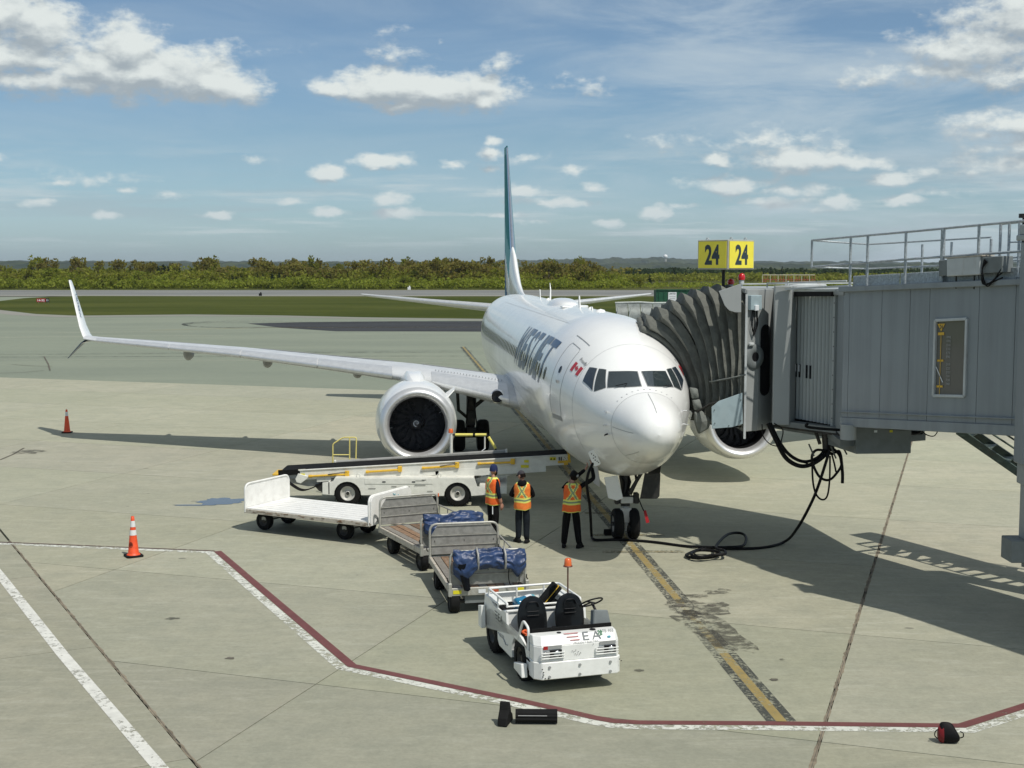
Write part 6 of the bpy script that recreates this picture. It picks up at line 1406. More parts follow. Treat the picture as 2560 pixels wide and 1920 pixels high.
# lift arms
a = Q(1120, 1190, 36.6); b = Q(1365, 1169, 36.6)
MB().add([Q(1150, 1205, 36.5), Q(1262, 1180, 36.5), Q(1330, 1172, 36.5), Q(1262, 1192, 36.5), Q(1195, 1210, 36.5)]+[p+Vector((0, .06, 0)) for p in (Q(1150, 1205, 36.5), Q(1262, 1180, 36.5), Q(1330, 1172, 36.5), Q(1262, 1192, 36.5), Q(1195, 1210, 36.5))], [(0, 1, 2, 3, 4), (9, 8, 7, 6, 5)]+[(i, (i+1) % 5, 5+(i+1) % 5, 5+i) for i in range(5)]).build('lift_arm', 'loader_white', bl)
MB().cyl(Q(1185, 1205, 36.7), Q(1240, 1188, 36.7), .05, 10).build('lift_ram', 'steel_dark', bl)
MB().box(Q(1252, 1183, 36.5)+Vector((0, -.02, 0)), (.14, .01, .05)).build('warning_label', 'label_yellow', bl)
MB().beam(Q(1225, 1180, 36.9), Q(1225, 1214, 36.9), .28, .2).build('lift_post', 'unit_grey', bl)
# rear knuckle with hoses under the tail of the belt
pts = [(745, 1184), (775, 1192), (752, 1209), (741, 1206), (738, 1198)]
P3 = [Q(u, v, 36.25) for u, v in pts]; n = 5; MB().add(P3+[p+Vector((0, .06, 0)) for p in P3], [tuple(range(n)), tuple(range(n, 2*n))[::-1]]+[(i, (i+1) % n, n+(i+1) % n, n+i) for i in range(n)]).build('tail_bracket', 'loader_white', bl, bevel=.01)
P3 = [Q(u, v, 36.5) for u, v in [(716, 1190), (790, 1193), (836, 1204), (836, 1214), (770, 1216), (722, 1206)]]; n = 6; MB().add(P3+[p+Vector((0, .5, 0)) for p in P3], [tuple(range(n)), tuple(range(n, 2*n))[::-1]]+[(i, (i+1) % n, n+(i+1) % n, n+i) for i in range(n)]).build('tail_box', 'steel_grey', bl)
P3 = [Q(u, v, 36.3) for u, v in [(786, 1214), (808, 1210), (808, 1232), (796, 1226)]]; MB().add(P3+[p+Vector((0, .3, 0)) for p in P3], [(0, 1, 2, 3), (7, 6, 5, 4)]+[(i, (i+1) % 4, 4+(i+1) % 4, 4+i) for i in range(4)]).build('tow_hook', 'steel_dark', bl)
for k in range(3): MB().tube(spline([Q(708, 1192+k*2, 36.3), Q(728, 1207+k*3, 36.2), Q(752, 1222+k*2, 36.2), Q(775, 1222, 36.2), Q(805, 1206+k, 36.3)], 6), .018, 6).build('hose', 'cable_black', bl)
MB().box(Q(688, 1187, 36.5)+Vector((0, .4, 0)), (.16, .8, .05)).build('tail_roller_cover', 'yellow_paint', bl, bevel=.01)
# far side rails
YR = 37.75
def R3(*uv, Y=YR): return [Q(u, v, Y) for u, v in uv]
MB().tube(rounded(R3((832, 1178), (832, 1110), (858, 1093.5), (891, 1093.5), (889, 1172)), .06), .020, 7).build('yellow_rail', 'pale_yellow', bl); MB().tube(R3((874, 1094), (874, 1170)), .020, 7).tube(R3((832, 1137), (873, 1137)), .017, 7).build('yellow_rail', 'pale_yellow', bl)
MB().tube(R3((1128, 1142), (1128, 1085)), .045, 8).build('rail_post', 'loader_white', bl)
MB().beam(Q(1126, 1141, YR), Q(1244, 1134, YR), .06, .09).build('rail_foot', 'loader_white', bl)
for a_, b_ in (((1138, 1087), (1182, 1087)), ((1188, 1087), (1216, 1087)), ((1221, 1092), (1239, 1121))):
    MB().tube(R3(a_, b_), .042, 10).build('foam_sleeve', 'foam_yellow', bl)
MB().tube(rounded(R3((1130, 1087), (1218, 1087), (1243, 1130)), .05), .024, 8).build('handrail', 'black_paint', bl)
MB().tube(R3((1212, 1090), (1212, 1122)), .022, 6).build('rail_strut', 'loader_white', bl)
c = Q(1127, 1082, YR); MB().lathe([(.07, 0), (.065, .10), (.05, .12), (0, .12)], c, (0, 0, 1), 14).build('beacon', 'beacon_amber', bl)
MB().tube(spline([Q(1201, 1130, 37.5), Q(1208, 1125, 37.5), Q(1214, 1120, 37.5)], 4), .014, 6).build('cable', 'label_white', bl)
# ---- traffic cones
def cone(loc, label, bands, rz, tilt=0, h=.93, logo=False):
    e = empty('traffic_cone', loc, rz); tag(e, label, 'traffic cone', 'traffic cones on the apron')
    MB().prism([(-.19, -.15), (-.15, -.19), (.15, -.19), (.19, -.15), (.19, .15), (.15, .19), (-.15, .19), (-.19, .15)], (0, 0, .002), (1, 0, 0), (0, 1, 0), .045).build('base', 'rubber', e, bevel=.008)
    def R(z): return lerp(.125, .034, (z-.05)/(h-.05))
    zs = [.047, .075]+sorted({b for bb in bands for b in bb})+[h-.02, h]
    cuts = [.047]+[b for bb in bands for b in bb]+[h]
    cuts = sorted(set(cuts))
    for a, b in zip(cuts[:-1], cuts[1:]):
        wht = any(abs(a-p) < 1e-4 and abs(b-q) < 1e-4 for p, q in bands)
        pr2 = [(R(a)+(.003 if wht else 0), a), (R(b)+(.003 if wht else 0), b)]
        if a == .047: pr2 = [(.155, .048), (.135, .07)]+[(R(.09), .09)]+pr2[1:]
        if b == h: pr2 += [(R(b)*.6, h+.006)]
        MB().lathe(pr2, (0, 0, 0), (0, 0, 1), 24).build('reflective_band' if wht else 'cone_body', 'cone_white' if wht else 'cone_orange', e, fix=True)
    if logo:
        a = -rz-1.85; n_ = Vector((cos(a), sin(a), .1)); t_ = Vector((-sin(a), cos(a), 0)); c = n_*(R(.28)+.004)+Vector((0, 0, .28))
        MB().tube([c+t_*.045*cos(g)+Vector((0, 0, .055*sin(g))) for g in [i*pi/8 for i in range(16)]], .006, 4, closed=True).tube([c-t_*.03, c+t_*.03], .007, 4).tube([c-Vector((0, 0, .035)), c+Vector((0, 0, .035))], .007, 4).build('stamp', 'chip_dark', e)
    return e
g1 = G(168, 1082); g2 = G(334, 1391)
cone((g1.x, g1.y, 0), 'small faded orange cone with one pale band near the jet wing tip shadow', [(.68, .84)], .1)
cone((g2.x, g2.y, 0), 'orange cone with two white bands beside the white line at the left', [(.50, .62), (.69, .83)], .55, logo=True)
# ---- rubber chocks on the apron and the duffel bag
ck = empty('chock_set', (-.12, 18.72, 0), -.02); tag(ck, 'pair of black rubber wheel chocks lying on the concrete in the foreground', 'wheel chock')
mb = MB(); n = 34; ring = []
for k in range(n): a = 2*pi*k/n; r = .10*(1+.07*cos(11*a)); ring.append((cos(a)*r*1.05, .105+sin(a)*r*.95))
mb.loft([[Vector((x, p[0]+.02, max(.004, p[1]))) for p in ring] for x in (.17, .47, .78)], sm=False); mb.build('ribbed_chock', 'rubber', ck, bevel=.004)
MB().box((.42, -.078, .135), (.42, .006, .018)).build('worn_stripe', 'cone_white', ck)
MB().prism([(-.20, .005), (.16, .005), (.12, .12), (.05, .16), (.02, .26), (-.01, .33), (-.06, .33), (-.09, .22), (-.17, .12)], (.10, .0, 0), (.25, 1, 0), (0, 0, 1), -.15).build('upright_chock', 'rubber', ck, bevel=.02, seg=2)
gb = G(2374, 1858); bag = empty('duffel_bag', (gb.x, gb.y+.02, 0), -.12); bag.scale = (.66,)*3; tag(bag, 'small black and red duffel bag standing on the white line', 'bag')
def bag_ring(x, k): return [Vector((x, .15*k*cos(a)*(1-.25*max(0, sin(a))), .175+.175*k*sin(a)+(.04*sin(a) if sin(a) > 0 else 0))) for a in [i*pi/9 for i in range(18)]]
mb = MB(); mb.loft([bag_ring(x, k) for x, k in ((-.20, .80), (-.17, 1.0), (-.05, 1.04), (.08, 1.03), (.17, .96), (.20, .72))])
mb.v = [((v[0]*(1-1.7*max(0, v[2]-.15))-.35*max(0, v[2]-.15)), v[1]*(1-1.2*max(0, v[2]-.12)), max(.003, v[2]*1.15)) for v in mb.v]
mb.build('body', 'bag_black', bag, subd=1); MB().loft([[Vector((p.x*1.0-.004, p.y*1.02, p.z*1.01)) for p in bag_ring(x, k)] for x, k in ((-.235, .5), (-.205, .86), (-.13, 1.04))], caps=True).build('end_panel', 'bag_red', bag)
MB().tube(spline([(-.24, -.05, .30), (-.30, -.06, .25), (-.31, -.06, .16), (-.25, -.05, .10)], 5), .012, 6).tube(spline([(.20, -.05, .27), (.26, -.07, .25), (.27, -.07, .17), (.21, -.05, .13)], 5), .012, 6).build('handle', 'bag_black', bag)
# ---- carts
def deck_cart(name, loc, rz, W, Lc, label, side_rail):
    e = empty(name, (loc[0], loc[1], 0), rz); tag(e, label, 'baggage cart', 'aluminium baggage carts in the train')
    zd = .50
    for x in (.03, W-.03): MB().box((x, Lc/2, zd-.06), (.06, Lc, .13)).build('side_beam', 'cart_rust' if x < .5 else 'deck_metal', e, bevel=.008)
    for y in (-.02, Lc+.02): MB().box((W/2, y, zd-.07), (W, .05, .15)).build('end_beam', 'frame_tube', e, bevel=.008)
    npk = 8
    for k in range(npk):
        w_ = (W-.14)/npk; MB().box((.07+w_*(k+.5), Lc/2, zd-.01-.004*(k % 2)), (w_-.018, Lc-.06, .03)).build('deck_plank', 'deck_metal' if k in (0, 3, 6) else 'deck_plank', e)
    def head(y, dz=0.):
        f = MB(); pts = rounded([(0.02, y, zd-.06), (.02, y, 1.20), (W-.02, y, 1.20), (W-.02, y, zd-.06)], .16, 6); f.tube(pts, .026, 8); hb = f.build('headboard', 'frame_tube', e)
        z0 = zd+.05; hh = .19
        for k in range(3):
            a, b = z0+k*(hh+.018), z0+k*(hh+.018)+hh
            ins = .0 if k < 2 else .12
            MB().add([(.05, y-.012, a), (W-.05, y-.012, a), (W-.05-ins, y-.012, b), (.05+ins, y-.012, b), (.05, y+.012, a), (W-.05, y+.012, a), (W-.05-ins, y+.012, b), (.05+ins, y+.012, b)], [(0, 3, 2, 1), (4, 5, 6, 7), (0, 1, 5, 4), (1, 2, 6, 5), (2, 3, 7, 6), (3, 0, 4, 7)]).build('board', 'aluminium', hb, bevel=.004)
            MB().box((W/2, y-.02, b+.009), (W-.1-2*ins, .03, .014)).build('board_lip', 'frame_tube', hb)
        for x in (.12, W/2, W-.12): MB().box((x, y-.016, z0+hh*1.5), (.012, .006, .04)).build('bolt_slot', 'chip_dark', hb)
        return hb
    head(Lc-.03); head(.03)
    MB().box((.0, -.05, zd-.02), (.07, .07, .26)).box((W, -.05, zd-.02), (.07, .07, .26)).build('corner_post', 'frame_tube', e, bevel=.01)
    for x in (-.02, W+.02): 
        for y in (.0, Lc): MB().tube([(x, y-.03, .62), (x-.03, y-.05, .66), (x-.03, y-.05, .72)], .012, 5).build('latch_hook', 'steel_dark', e)
    if side_rail:
        for z in (.92, .70): MB().tube([(W, .1, z), (W, Lc-.1, z)], .018, 6).build('side_rail', 'frame_tube', e)
        for k in range(6): MB().tube([(W, .12+k*(Lc-.24)/5, zd-.03), (W, .12+k*(Lc-.24)/5, .92)], .014, 5).build('side_post', 'frame_tube', e)
    for y in (.14, 1.98):
        for x in (.10, W-.10): wheelset(e, (x, y, .215), .215, .19, (1, 0, 0), 22, 'steel_dark')
        MB().cyl((.15, y, .215), (W-.15, y, .215), .035, 8).build('axle', 'steel_dark', e)
        MB().box((W/2, y, .31), (.75, .10, .12)).build('axle_bracket', 'steel_dark', e)
    MB().box((W/2, Lc/2, .36), (.14, Lc-.3, .10)).build('spine', 'steel_dark', e); MB().box((W/2, .05, .27), (.9, .05, .16)).build('bogie_plate', 'unit_grey', e)
    MB().tube([(W/2, 0, .34), (W/2, -.75, .33)], .03, 8).build('drawbar', 'steel_grey', e)
    return e
cB = deck_cart('baggage_cart', (-1.19, 24.75), radians(11.7), 1.50, 2.80, 'nearest baggage cart, behind the white tug, with a blue tarp on its front rail', True)
cA = deck_cart('baggage_cart', (-1.98, 28.25), radians(25.4), 1.50, 2.70, 'brown plank baggage cart between the white flat cart and the one by the tug', True)
for x, w_, mt in ((.14, .16, 'label_yellow'), (.62, .14, 'label_white'), (.86, .17, 'fence_orange'), (1.36, .16, 'label_yellow')): MB().box((x, -.050, .43), (w_, .008, .07)).build('end_label', mt, cB)
print_on(cB, 'lettering', 'CAUTION', 'cone_orange', plane_map((.795, -.056, .41), (1, 0, 0), (0, 0, 1)), .13, .035)
def tarp(parent_e, label, W, seedn, sag, straps):
    e = empty('folded_tarp', parent_e.location.copy(), parent_e.rotation_euler.z); tag(e, label, 'tarp')
    rr_ = []; n = 46
    for i in range(43):
        t = i/42; x = .07+t*(W-.10); row = []
        env = min(1, sin(pi*t)**.35+.12) if 0 < t < 1 else .12
        dl = sag[0]*max(0, 1-abs(t-.13)/.16)+sag[1]*max(0, 1-abs(t-.90)/.12)
        for k in range(n):
            a = 2*pi*k/n; c, s = cos(a), sin(a)
            ry = (.11+.04*noise.noise(Vector((t*3, seedn, 0))))*env; top = 1.20+.035*noise.noise(Vector((t*4.3, seedn, 4)))+.03*sin(t*9+seedn); bot = .90-dl+.06*noise.noise(Vector((t*5, seedn, 9)))
            z = lerp(bot, top, (s+1)/2); y = .0+c*ry*(1.1-.25*s)-.05*(1-s)*.6
            p = Vector((x, y, z)); nn = Vector((t*4.2, c*1.3+seedn, s*1.7))
            r1 = 1-abs(noise.noise(nn))*2.2; r2 = 1-abs(noise.noise(nn*2.3+Vector((3, 1, seedn))))*2.2
            d = .050*r1+.028*r2
            row.append(p+Vector((.03*noise.noise(nn*1.7), c*d, s*d*.9)))
        rr_.append(row)
    MB().loft(rr_).build('cloth', 'tarp_blue', e, subd=1)
    mb = MB(); lob = []
    if sag[0] > .2:
        for i in range(9):
            t = i/8; lob.append([Vector((.22+.11*cos(a)*(1-.4*t)+.10*t, -.12+.07*sin(a), 1.0-.52*t+.03*noise.noise(Vector((a, t*3, seedn))))) for a in [k*pi/8 for k in range(16)]])
        mb.loft(lob); mb.build('cloth_end', 'tarp_black', e, subd=1)
    for x in straps: MB().tube([(x, -.02, 1.27), (x, -.20, 1.16), (x, -.225, 1.0), (x, -.17, .88)], .024, 6).build('strap', 'aluminium', e)
    MB().tube(spline([(1.15, -.1, .95), (1.12, -.13, .7), (1.18, -.12, .52), (1.32, -.12, .55), (1.33, -.1, .8)], 5), .010, 5).build('cord', 'cable_black', e)
    return e
tarp(cB, 'crumpled blue tarp strapped along the front rail of the cart next to the tug', 1.5, 3.3, (.30, .22), (.52, 1.05))
tarp(cA, 'crumpled blue tarp on the middle cart beside the man in the navy beanie', 1.5, 8.1, (.1, .05), ())
# white flat cart
wc = empty('flat_cart', (-6.69, 32.62, 0), radians(-28.6)); tag(wc, 'white flat baggage cart with end boards and rusty edges, farthest left of the train', 'baggage cart'); Lw, Ww, zd = 3.80, 1.74, .60
for k in range(8): w_ = Ww/8; MB().box((Lw/2, w_*(k+.5), zd-.012), (Lw-.10, w_-.02, .03)).build('deck_plank', 'cart_white', wc)
MB().box((Lw/2, .01, zd-.075), (Lw, .05, .10)).build('side_beam', 'cart_rust', wc, bevel=.006); MB().box((Lw/2, Ww-.01, zd-.075), (Lw, .05, .10)).build('side_beam', 'cart_white', wc, bevel=.006); MB().box((Lw/2, Ww/2, zd-.05), (Lw-.1, Ww-.1, .03)).build('underdeck', 'steel_dark', wc)
def endboard(x, h, s):
    pl_ = [(0, 0), (Ww, 0), (Ww, h-.12), (Ww-.05, h-.03), (Ww-.14, h), (.14, h), (.05, h-.03), (0, h-.12)]
    o = MB().prism(pl_, (x, 0, zd-.10), (0, 1, 0), (0, 0, 1), .035).build('end_board', 'cart_white', wc, bevel=.006)
    mb = MB(); e_ = [(x+s*.03, p[0], zd-.10+p[1]) for p in (pl_[0], pl_[7], pl_[6], pl_[5], pl_[4], pl_[3], pl_[2], pl_[1])]; mb.tube(rounded(e_, .06, 3), .028, 6); mb.build('board_frame', 'cart_white', o)
endboard(0, .70, 1); endboard(Lw, .70, -1)
MB().tube(spline([(Lw+.02, .9, zd+.56), (Lw+.05, 1.0, zd+.50), (Lw-.04, 1.1, zd+.60), (Lw+.05, 1.15, zd+.46)], 5), .010, 5).build('blue_cord', 'teal_plastic', wc)
for x in (.30, 2.78):
    for y in (.42, Ww-.38): wheelset(wc, (x, y, .23), .23, .17, (0, 1, 0), 22, 'steel_dark')
    MB().cyl((x, .45, .23), (x, Ww-.4, .23), .035, 8).build('axle', 'steel_dark', wc); MB().box((x, Ww/2, .36), (.12, 1.0, .22)).build('axle_bracket', 'frame_tube', wc)
MB().tube([(Lw, Ww/2, .42), (Lw+.7, Ww/2+.1, .38)], .035, 8).build('drawbar', 'cart_rust', wc)
for k in range(26):
    x = random.uniform(.05, Lw); MB().box((x, -.018, zd-.06+random.uniform(-.035, .03)), (random.uniform(.03, .16), .004, random.uniform(.008, .025))).build('rust_patch', 'deck_plank', wc)
# ---- tow tractor
tg = empty('tow_tractor', (.46, 19.97, 0), radians(17.3)); tag(tg, 'white open electric tow tractor lettered EA with two black seats and an amber beacon', 'tug')
TWd, zt = 1.23, .905
def tp(x, y, z): return Vector((x, y, z))
hull = [(-.10, .11), (0, .01), (TWd, .01), (TWd+.07, .07), (TWd+.07, .30), (-.10, .30)]
def frus(name, poly0, z0, poly1, z1, mat, bev=.008):
    n = len(poly0); return MB().add([(x, y, z0) for x, y in poly0]+[(x, y, z1) for x, y in poly1], [tuple(range(n))[::-1], tuple(range(n, 2*n))]+[(i, (i+1) % n, n+(i+1) % n, n+i) for i in range(n)]).build(name, mat, tg, bevel=bev)
frus('bumper', [(-.11, .09), (-.0, -.02), (TWd+.02, -.02), (TWd+.09, .05), (TWd+.09, .30), (-.11, .30)], .24, [(-.11, .09), (-.0, -.02), (TWd+.02, -.02), (TWd+.09, .05), (TWd+.09, .30), (-.11, .30)], .515, 'white_paint', .012)
frus('front_panel', hull, .517, hull, .76, 'white_paint'); hull2 = [(-.09, .20), (.02, .11), (TWd-.02, .11), (TWd+.05, .15), (TWd+.07, .32), (-.10, .32)]
frus('front_cowl', hull, .762, hull2, zt, 'white_paint')
for x, z in ((.12, .44), (.62, .44), (1.13, .44), (.12, .29), (.62, .29), (1.13, .29)): MB().cyl((x, -.04, z), (x, -.018, z), .022, 10).build('bumper_bolt', 'reflector_grey', tg)
for xa in (.03, .93):
    MB().box((xa+.16, -.004, .745), (.27, .008, .055)).build('reflector', 'reflector_grey', tg)
    lb_ = MB().box((xa+.20, -.003, .635), (.20, .012, .14)).build('headlight', 'black_paint', tg, bevel=.01); MB().lathe([(.05, 0), (.045, .012), (0, .018)], (xa+.22, -.008, .64), (0, -1, 0), 18).build('lens', 'lamp_glass', lb_); MB().box((xa+.05, -.003, .64), (.10, .010, .09)).build('side_lamp', 'reflector_grey', tg)
    for z in (.585, .625, .668): MB().tube(rounded([(xa-.04, -.0, z), (xa-.04, -.04, z), (xa+.33, -.04, z), (xa+.33, -.0, z)], .03, 3), .009, 6).build('lamp_guard', 'white_paint', tg)
MB().box((.06, -.009, .745), (.07, .008, .055)).build('red_reflector', 'sign_red', tg)
# print on the front cowl
sl_ = Vector((0, .10, zt-.762)).normalized(); nrm_ = Vector((0, -sl_.z, sl_.y))
def fm_(x, y): return Vector((x, 0, .762))+sl_*y+nrm_*.004
for k, (xa, xb, m_) in enumerate(((.38, .63, 'text_red'), (.42, .63, 'text_red'), (.47, .64, 'text_red'))):
    y_ = .19-k*.055; MB().add([fm_(xa, y_), fm_(xa+.03, y_-.018), fm_(xb, y_-.018), fm_(xb, y_)], [(0, 1, 2, 3)]).build('logo_bar', m_, tg, fix=False)
print_on(tg, 'letter', 'E', 'text_dark', lambda x, y: fm_(.70+x, .055+y), .10, .135, .0); print_on(tg, 'letter', 'A', 'text_dark', lambda x, y: fm_(.85+x, .055+y), .15, .135, .0)
for dx, dy in ((.115, .08), (.135, .11), (.155, .09), (.14, .06), (.16, .125), (.12, .13), (.175, .11), (.17, .07)): MB().lathe([(0, .002), (.013, 0)], fm_(.85+dx, .055+dy)+nrm_*.002, nrm_, 8).build('leaf_mark', 'leaf_green', tg, fix=False)
print_on(tg, 'lettering', 'PROUDLY ELECTRIC', 'text_dark', lambda x, y: fm_(.53+x, .010+y), .42, .028, .0)
print_on(tg, 'lettering', 'RTE-103', 'text_dark', lambda x, y: fm_(1.0+x, .15+y), .22, .052, .0)
MB().box((1.13, .045, .82), (.06, .02, .045)).build('badge', 'teal_plastic', tg, bevel=.01)
for x, z in ((.50, .66), (.53, .65), (.56, .67), (.60, .64), (.55, .61), (.62, .60), (.64, .62), (.85, .74), (.96, .745), (.58, .60)): MB().box((x, -.003, z), (.012, .004, .010)).build('paint_chip', 'chip_dark', tg)
for x, z in ((.02, .33), (.01, .30), (.05, .27), (.10, .262), (.02, .37), (.0, .42), (1.28, .47), (1.31, .44)): MB().box((x, -.032, z), (.02, .004, .014)).build('paint_chip', 'chip_dark', tg)
# sides, floor, bulkhead, rear body
def side_poly(): 
    p = [(.32, .30), (.32, .62), (1.50, .62), (1.56, .92), (1.72, .92), (1.90, .86), (2.25, .86), (2.50, .93), (2.82, .92), (2.86, .72), (2.86, .34), (2.80, .34)]
    p += [(2.44+.40*cos(a), .36+.40*sin(a)) for a in [radians(lerp(-3, 183, i/10)) for i in range(11)]]
    p += [(1.95, .26), (1.30, .24)]+[(.84+.40*cos(a), .35+.38*sin(a)) for a in [radians(lerp(-14, 180, i/10)) for i in range(11)]]
    return p
for x in (-.10, TWd+.07-.04): MB().prism(side_poly()[::-1], (x+.04, 0, 0), (0, 1, 0), (0, 0, 1), -.04 if x < 0 else -.04).build('side_panel', 'white_paint', tg, bevel=.008)
MB().box((TWd/2, .95, .40), (TWd+.10, 1.24, .04)).build('floor', 'belt_black', tg); MB().box((TWd/2, .34, .68), (TWd+.10, .03, .56)).build('dash_panel', 'belt_black', tg)
MB().box((TWd/2-.02, 1.60, .70), (TWd+.10, .04, .46)).build('bulkhead', 'white_paint', tg, bevel=.008); MB().beam((-.09, 1.58, .935), (TWd+.04, 1.58, .935), .06, .03).build('bulkhead_lip', 'white_paint', tg, bevel=.005)
MB().box((TWd/2-.02, 2.22, .60), (TWd+.12, 1.22, .34)).build('rear_body', 'white_paint', tg, bevel=.01); MB().box((TWd/2-.02, 2.2, .775), (TWd-.1, 1.05, .02)).build('bed_mat', 'belt_black', tg)
for x in (-.0, TWd-.02): MB().box((x, 2.45, .925), (.18, .74, .03)).build('fender_top', 'white_paint', tg, bevel=.006)
MB().box((TWd/2, 2.84, .66), (TWd+.18, .04, .56)).build('rear_plate', 'white_paint', tg, bevel=.008)
MB().prism([(2.70, .36), (2.88, .36), (2.90, .72), (2.72, .76)], (-.12, 0, 0), (0, 1, 0), (0, 0, 1), -.08).build('mud_flap', 'white_paint', tg, bevel=.006)
for y, r in ((.84, .345), (2.44, .36)):
    for x in (.005, TWd-.035): wheelset(tg, (x, y, r), r, .20, (1, 0, 0), 28, 'steel_dark', True)
MB().box((TWd/2, 1.6, .32), (TWd-.3, 2.3, .2)).build('chassis', 'black_paint', tg)
# step and bent guard at the left front
MB().prism([(.30, .20), (.72, .24), (.72, .34), (.34, .42)], (-.13, 0, 0), (0, 1, 0), (0, 0, 1), -.10).build('step_guard', 'white_paint', tg, bevel=.01)
MB().box((-.06, .34, .48), (.12, .20, .02)).build('step_tread', 'belt_black', tg)
MB().tube(rounded([(-.10, .36, .62), (-.10, .36, .98), (-.10, .62, 1.03), (-.10, .92, .64)], .07, 4), .022, 8).build('grab_rail', 'white_paint', tg)
# side print
def sm_(x, y): return Vector((-.106, 2.20-x, .60+y))
for k, (xa, xb) in enumerate(((0, .16), (.02, .16), (.05, .17))): y_ = .20-k*.055; MB().add([sm_(xa, y_), sm_(xa+.02, y_-.016), sm_(xb, y_-.016), sm_(xb, y_)], [(0, 1, 2, 3)]).build('logo_bar', 'text_dark', tg, fix=False)
print_on(tg, 'letter', 'E', 'text_dark', lambda x, y: sm_(.20+x, .07+y), .09, .13, .0); print_on(tg, 'letter', 'A', 'text_dark', lambda x, y: sm_(.32+x, .07+y), .13, .13, .0)
print_on(tg, 'lettering', 'PROUDLY ELECTRIC', 'reflector_grey', lambda x, y: sm_(.06+x, .01+y), .40, .028, .0)
MB().box((-.104, 1.78, .46), (.006, .20, .05)).build('side_label', 'reflector_grey', tg); MB().tube([(-.105, 2.0, .47), (-.11, 1.85, .44), (-.105, 1.7, .45), (-.11, 1.55, .38), (-.105, 1.45, .40)], .008, 5).build('scrape', 'reflector_grey', tg)
# seats
for x in (.28, .93):
    s_ = empty('seat', (x, 1.02, .36)); s_.parent = tg; s_.scale = (1.24, 1.12, 1.10)
    MB().loft([[Vector((.21*k*cos(a), .02+.20*k*sin(a), z)) for a in [i*pi/8 for i in range(16)]] for z, k in ((.05, .85), (.14, 1.05), (.20, 1.0), (.225, .7), (.22, .2))]).build('cushion', 'seat_black', s_, subd=1)
    rows = []
    for z, w_, y in ((.16, .15, .20), (.25, .20, .24), (.42, .215, .27), (.58, .205, .295), (.70, .16, .31), (.755, .10, .315), (.775, .03, .315)):
        rows.append([Vector((w_*cos(a), y+(.055 if sin(a) > 0 else .035+.03*cos(a)**4)*sin(a)*(1.1 if w_ > .1 else .7), z)) for a in [i*pi/9 for i in range(18)]])
    bk = MB().loft(rows).build('backrest', 'seat_black', s_, subd=1)
    MB().tube(rounded([(-.09, .238, .62), (-.06, .25, .70), (.06, .25, .70), (.09, .238, .62)], .03, 3), .010, 5).tube([(-.08, .233, .56), (.08, .233, .56)], .010, 5).tube([(-.08, .228, .50), (.08, .228, .50)], .010, 5).build('stitching', 'seat_black', bk)
    MB().box((0, .1, .0), (.34, .34, .10)).build('seat_base', 'belt_black', s_)
MB().box((.66, 1.1, .56), (.10, .5, .26)).build('console', 'belt_black', tg, bevel=.02)
# steering
MB().prism([(-.15, 0), (.15, 0), (.12, .22), (-.12, .24)], (1.16, .42, .92), (1, 0, 0), (0, .25, 1), -.16).build('steering_console', 'unit_grey', tg, bevel=.015)
MB().tube([(1.12, .52, 1.05), (1.08, .66, 1.21)], .022, 8).build('steering_column', 'black_paint', tg)
c = Vector((1.07, .68, 1.22)); ax_ = Vector((-.15, .55, .9)).normalized(); u_ = ax_.orthogonal().normalized(); v_ = ax_.cross(u_)
MB().tube([c+(u_*cos(a)+v_*sin(a))*.19 for a in [i*pi/14 for i in range(28)]], .014, 7, closed=True).tube([c-u_*.18, c+u_*.18], .014, 6).tube([c, c+v_*.18], .014, 6).build('steering_wheel', 'black_paint', tg)
# bed rails
for z in (1.05,): MB().tube(rounded([(-.06, 1.62, .99), (-.06, 1.62, z), (-.06, 2.72, z), (TWd, 2.72, z), (TWd, 1.62, z), (TWd, 1.62, .99)], .06, 3), .021, 8).build('bed_rail', 'white_paint', tg)
for x, y in ((-.06, 2.15), (-.06, 2.70), (.45, 2.72), (.95, 2.72), (TWd, 2.2), (TWd, 2.70)): MB().tube([(x, y, .79), (x, y, 1.05)], .018, 6).build('rail_post', 'white_paint', tg)
MB().tube([(-.06, 1.62, 1.0), (TWd, 1.62, 1.0)], .018, 6).build('bed_rail', 'white_paint', tg)
MB().tube([(1.02, 1.66, .92), (1.02, 1.66, 1.60)], .013, 7).build('beacon_pole', 'pole_rust', tg); bc = MB().lathe([(.065, 0), (.062, .05), (.055, .11), (.03, .125), (0, .127)], (1.02, 1.66, 1.615), (0, 0, 1), 18).build('beacon', 'beacon_amber', tg); MB().lathe([(.08, 0), (.075, .02), (0, .02)], (1.02, 1.66, 1.595), (0, 0, 1), 18).build('beacon_base', 'pole_rust', bc)
MB().cyl((.35, .20, zt), (.35, .20, zt+.012), .035, 10).cyl((.92, .22, zt), (.92, .22, zt+.012), .05, 12).build('filler_cap', 'black_paint', tg)
def world_of(par, p): return Matrix.Translation(par.location)@Matrix.Rotation(par.rotation_euler.z, 4, 'Z')@Vector(p)
wj = world_of(tg, (.38, 1.98, .80)); jg = empty('water_jug', wj, radians(17.3)); jg.scale = (.78,)*3; tag(jg, 'blue water jug with a white label lying in the tug bed behind the seats', 'jug')
ax3 = Vector((1, .25, .12)).normalized()
MB().lathe([(0, 0), (.12, .0), (.15, .03), (.15, .12), (.142, .14), (.15, .16), (.15, .26), (.14, .28)], (-.25, -.05, .16), ax3, 24).build('jug_body', 'blue_plastic', jg); MB().lathe([(.151, .26), (.151, .40)], (-.25, -.05, .16), ax3, 24).build('label', 'label_white', jg); MB().lathe([(.15, .40), (.14, .46), (.10, .50), (0, .51)], (-.25, -.05, .16), ax3, 24).build('jug_end', 'teal_plastic', jg)
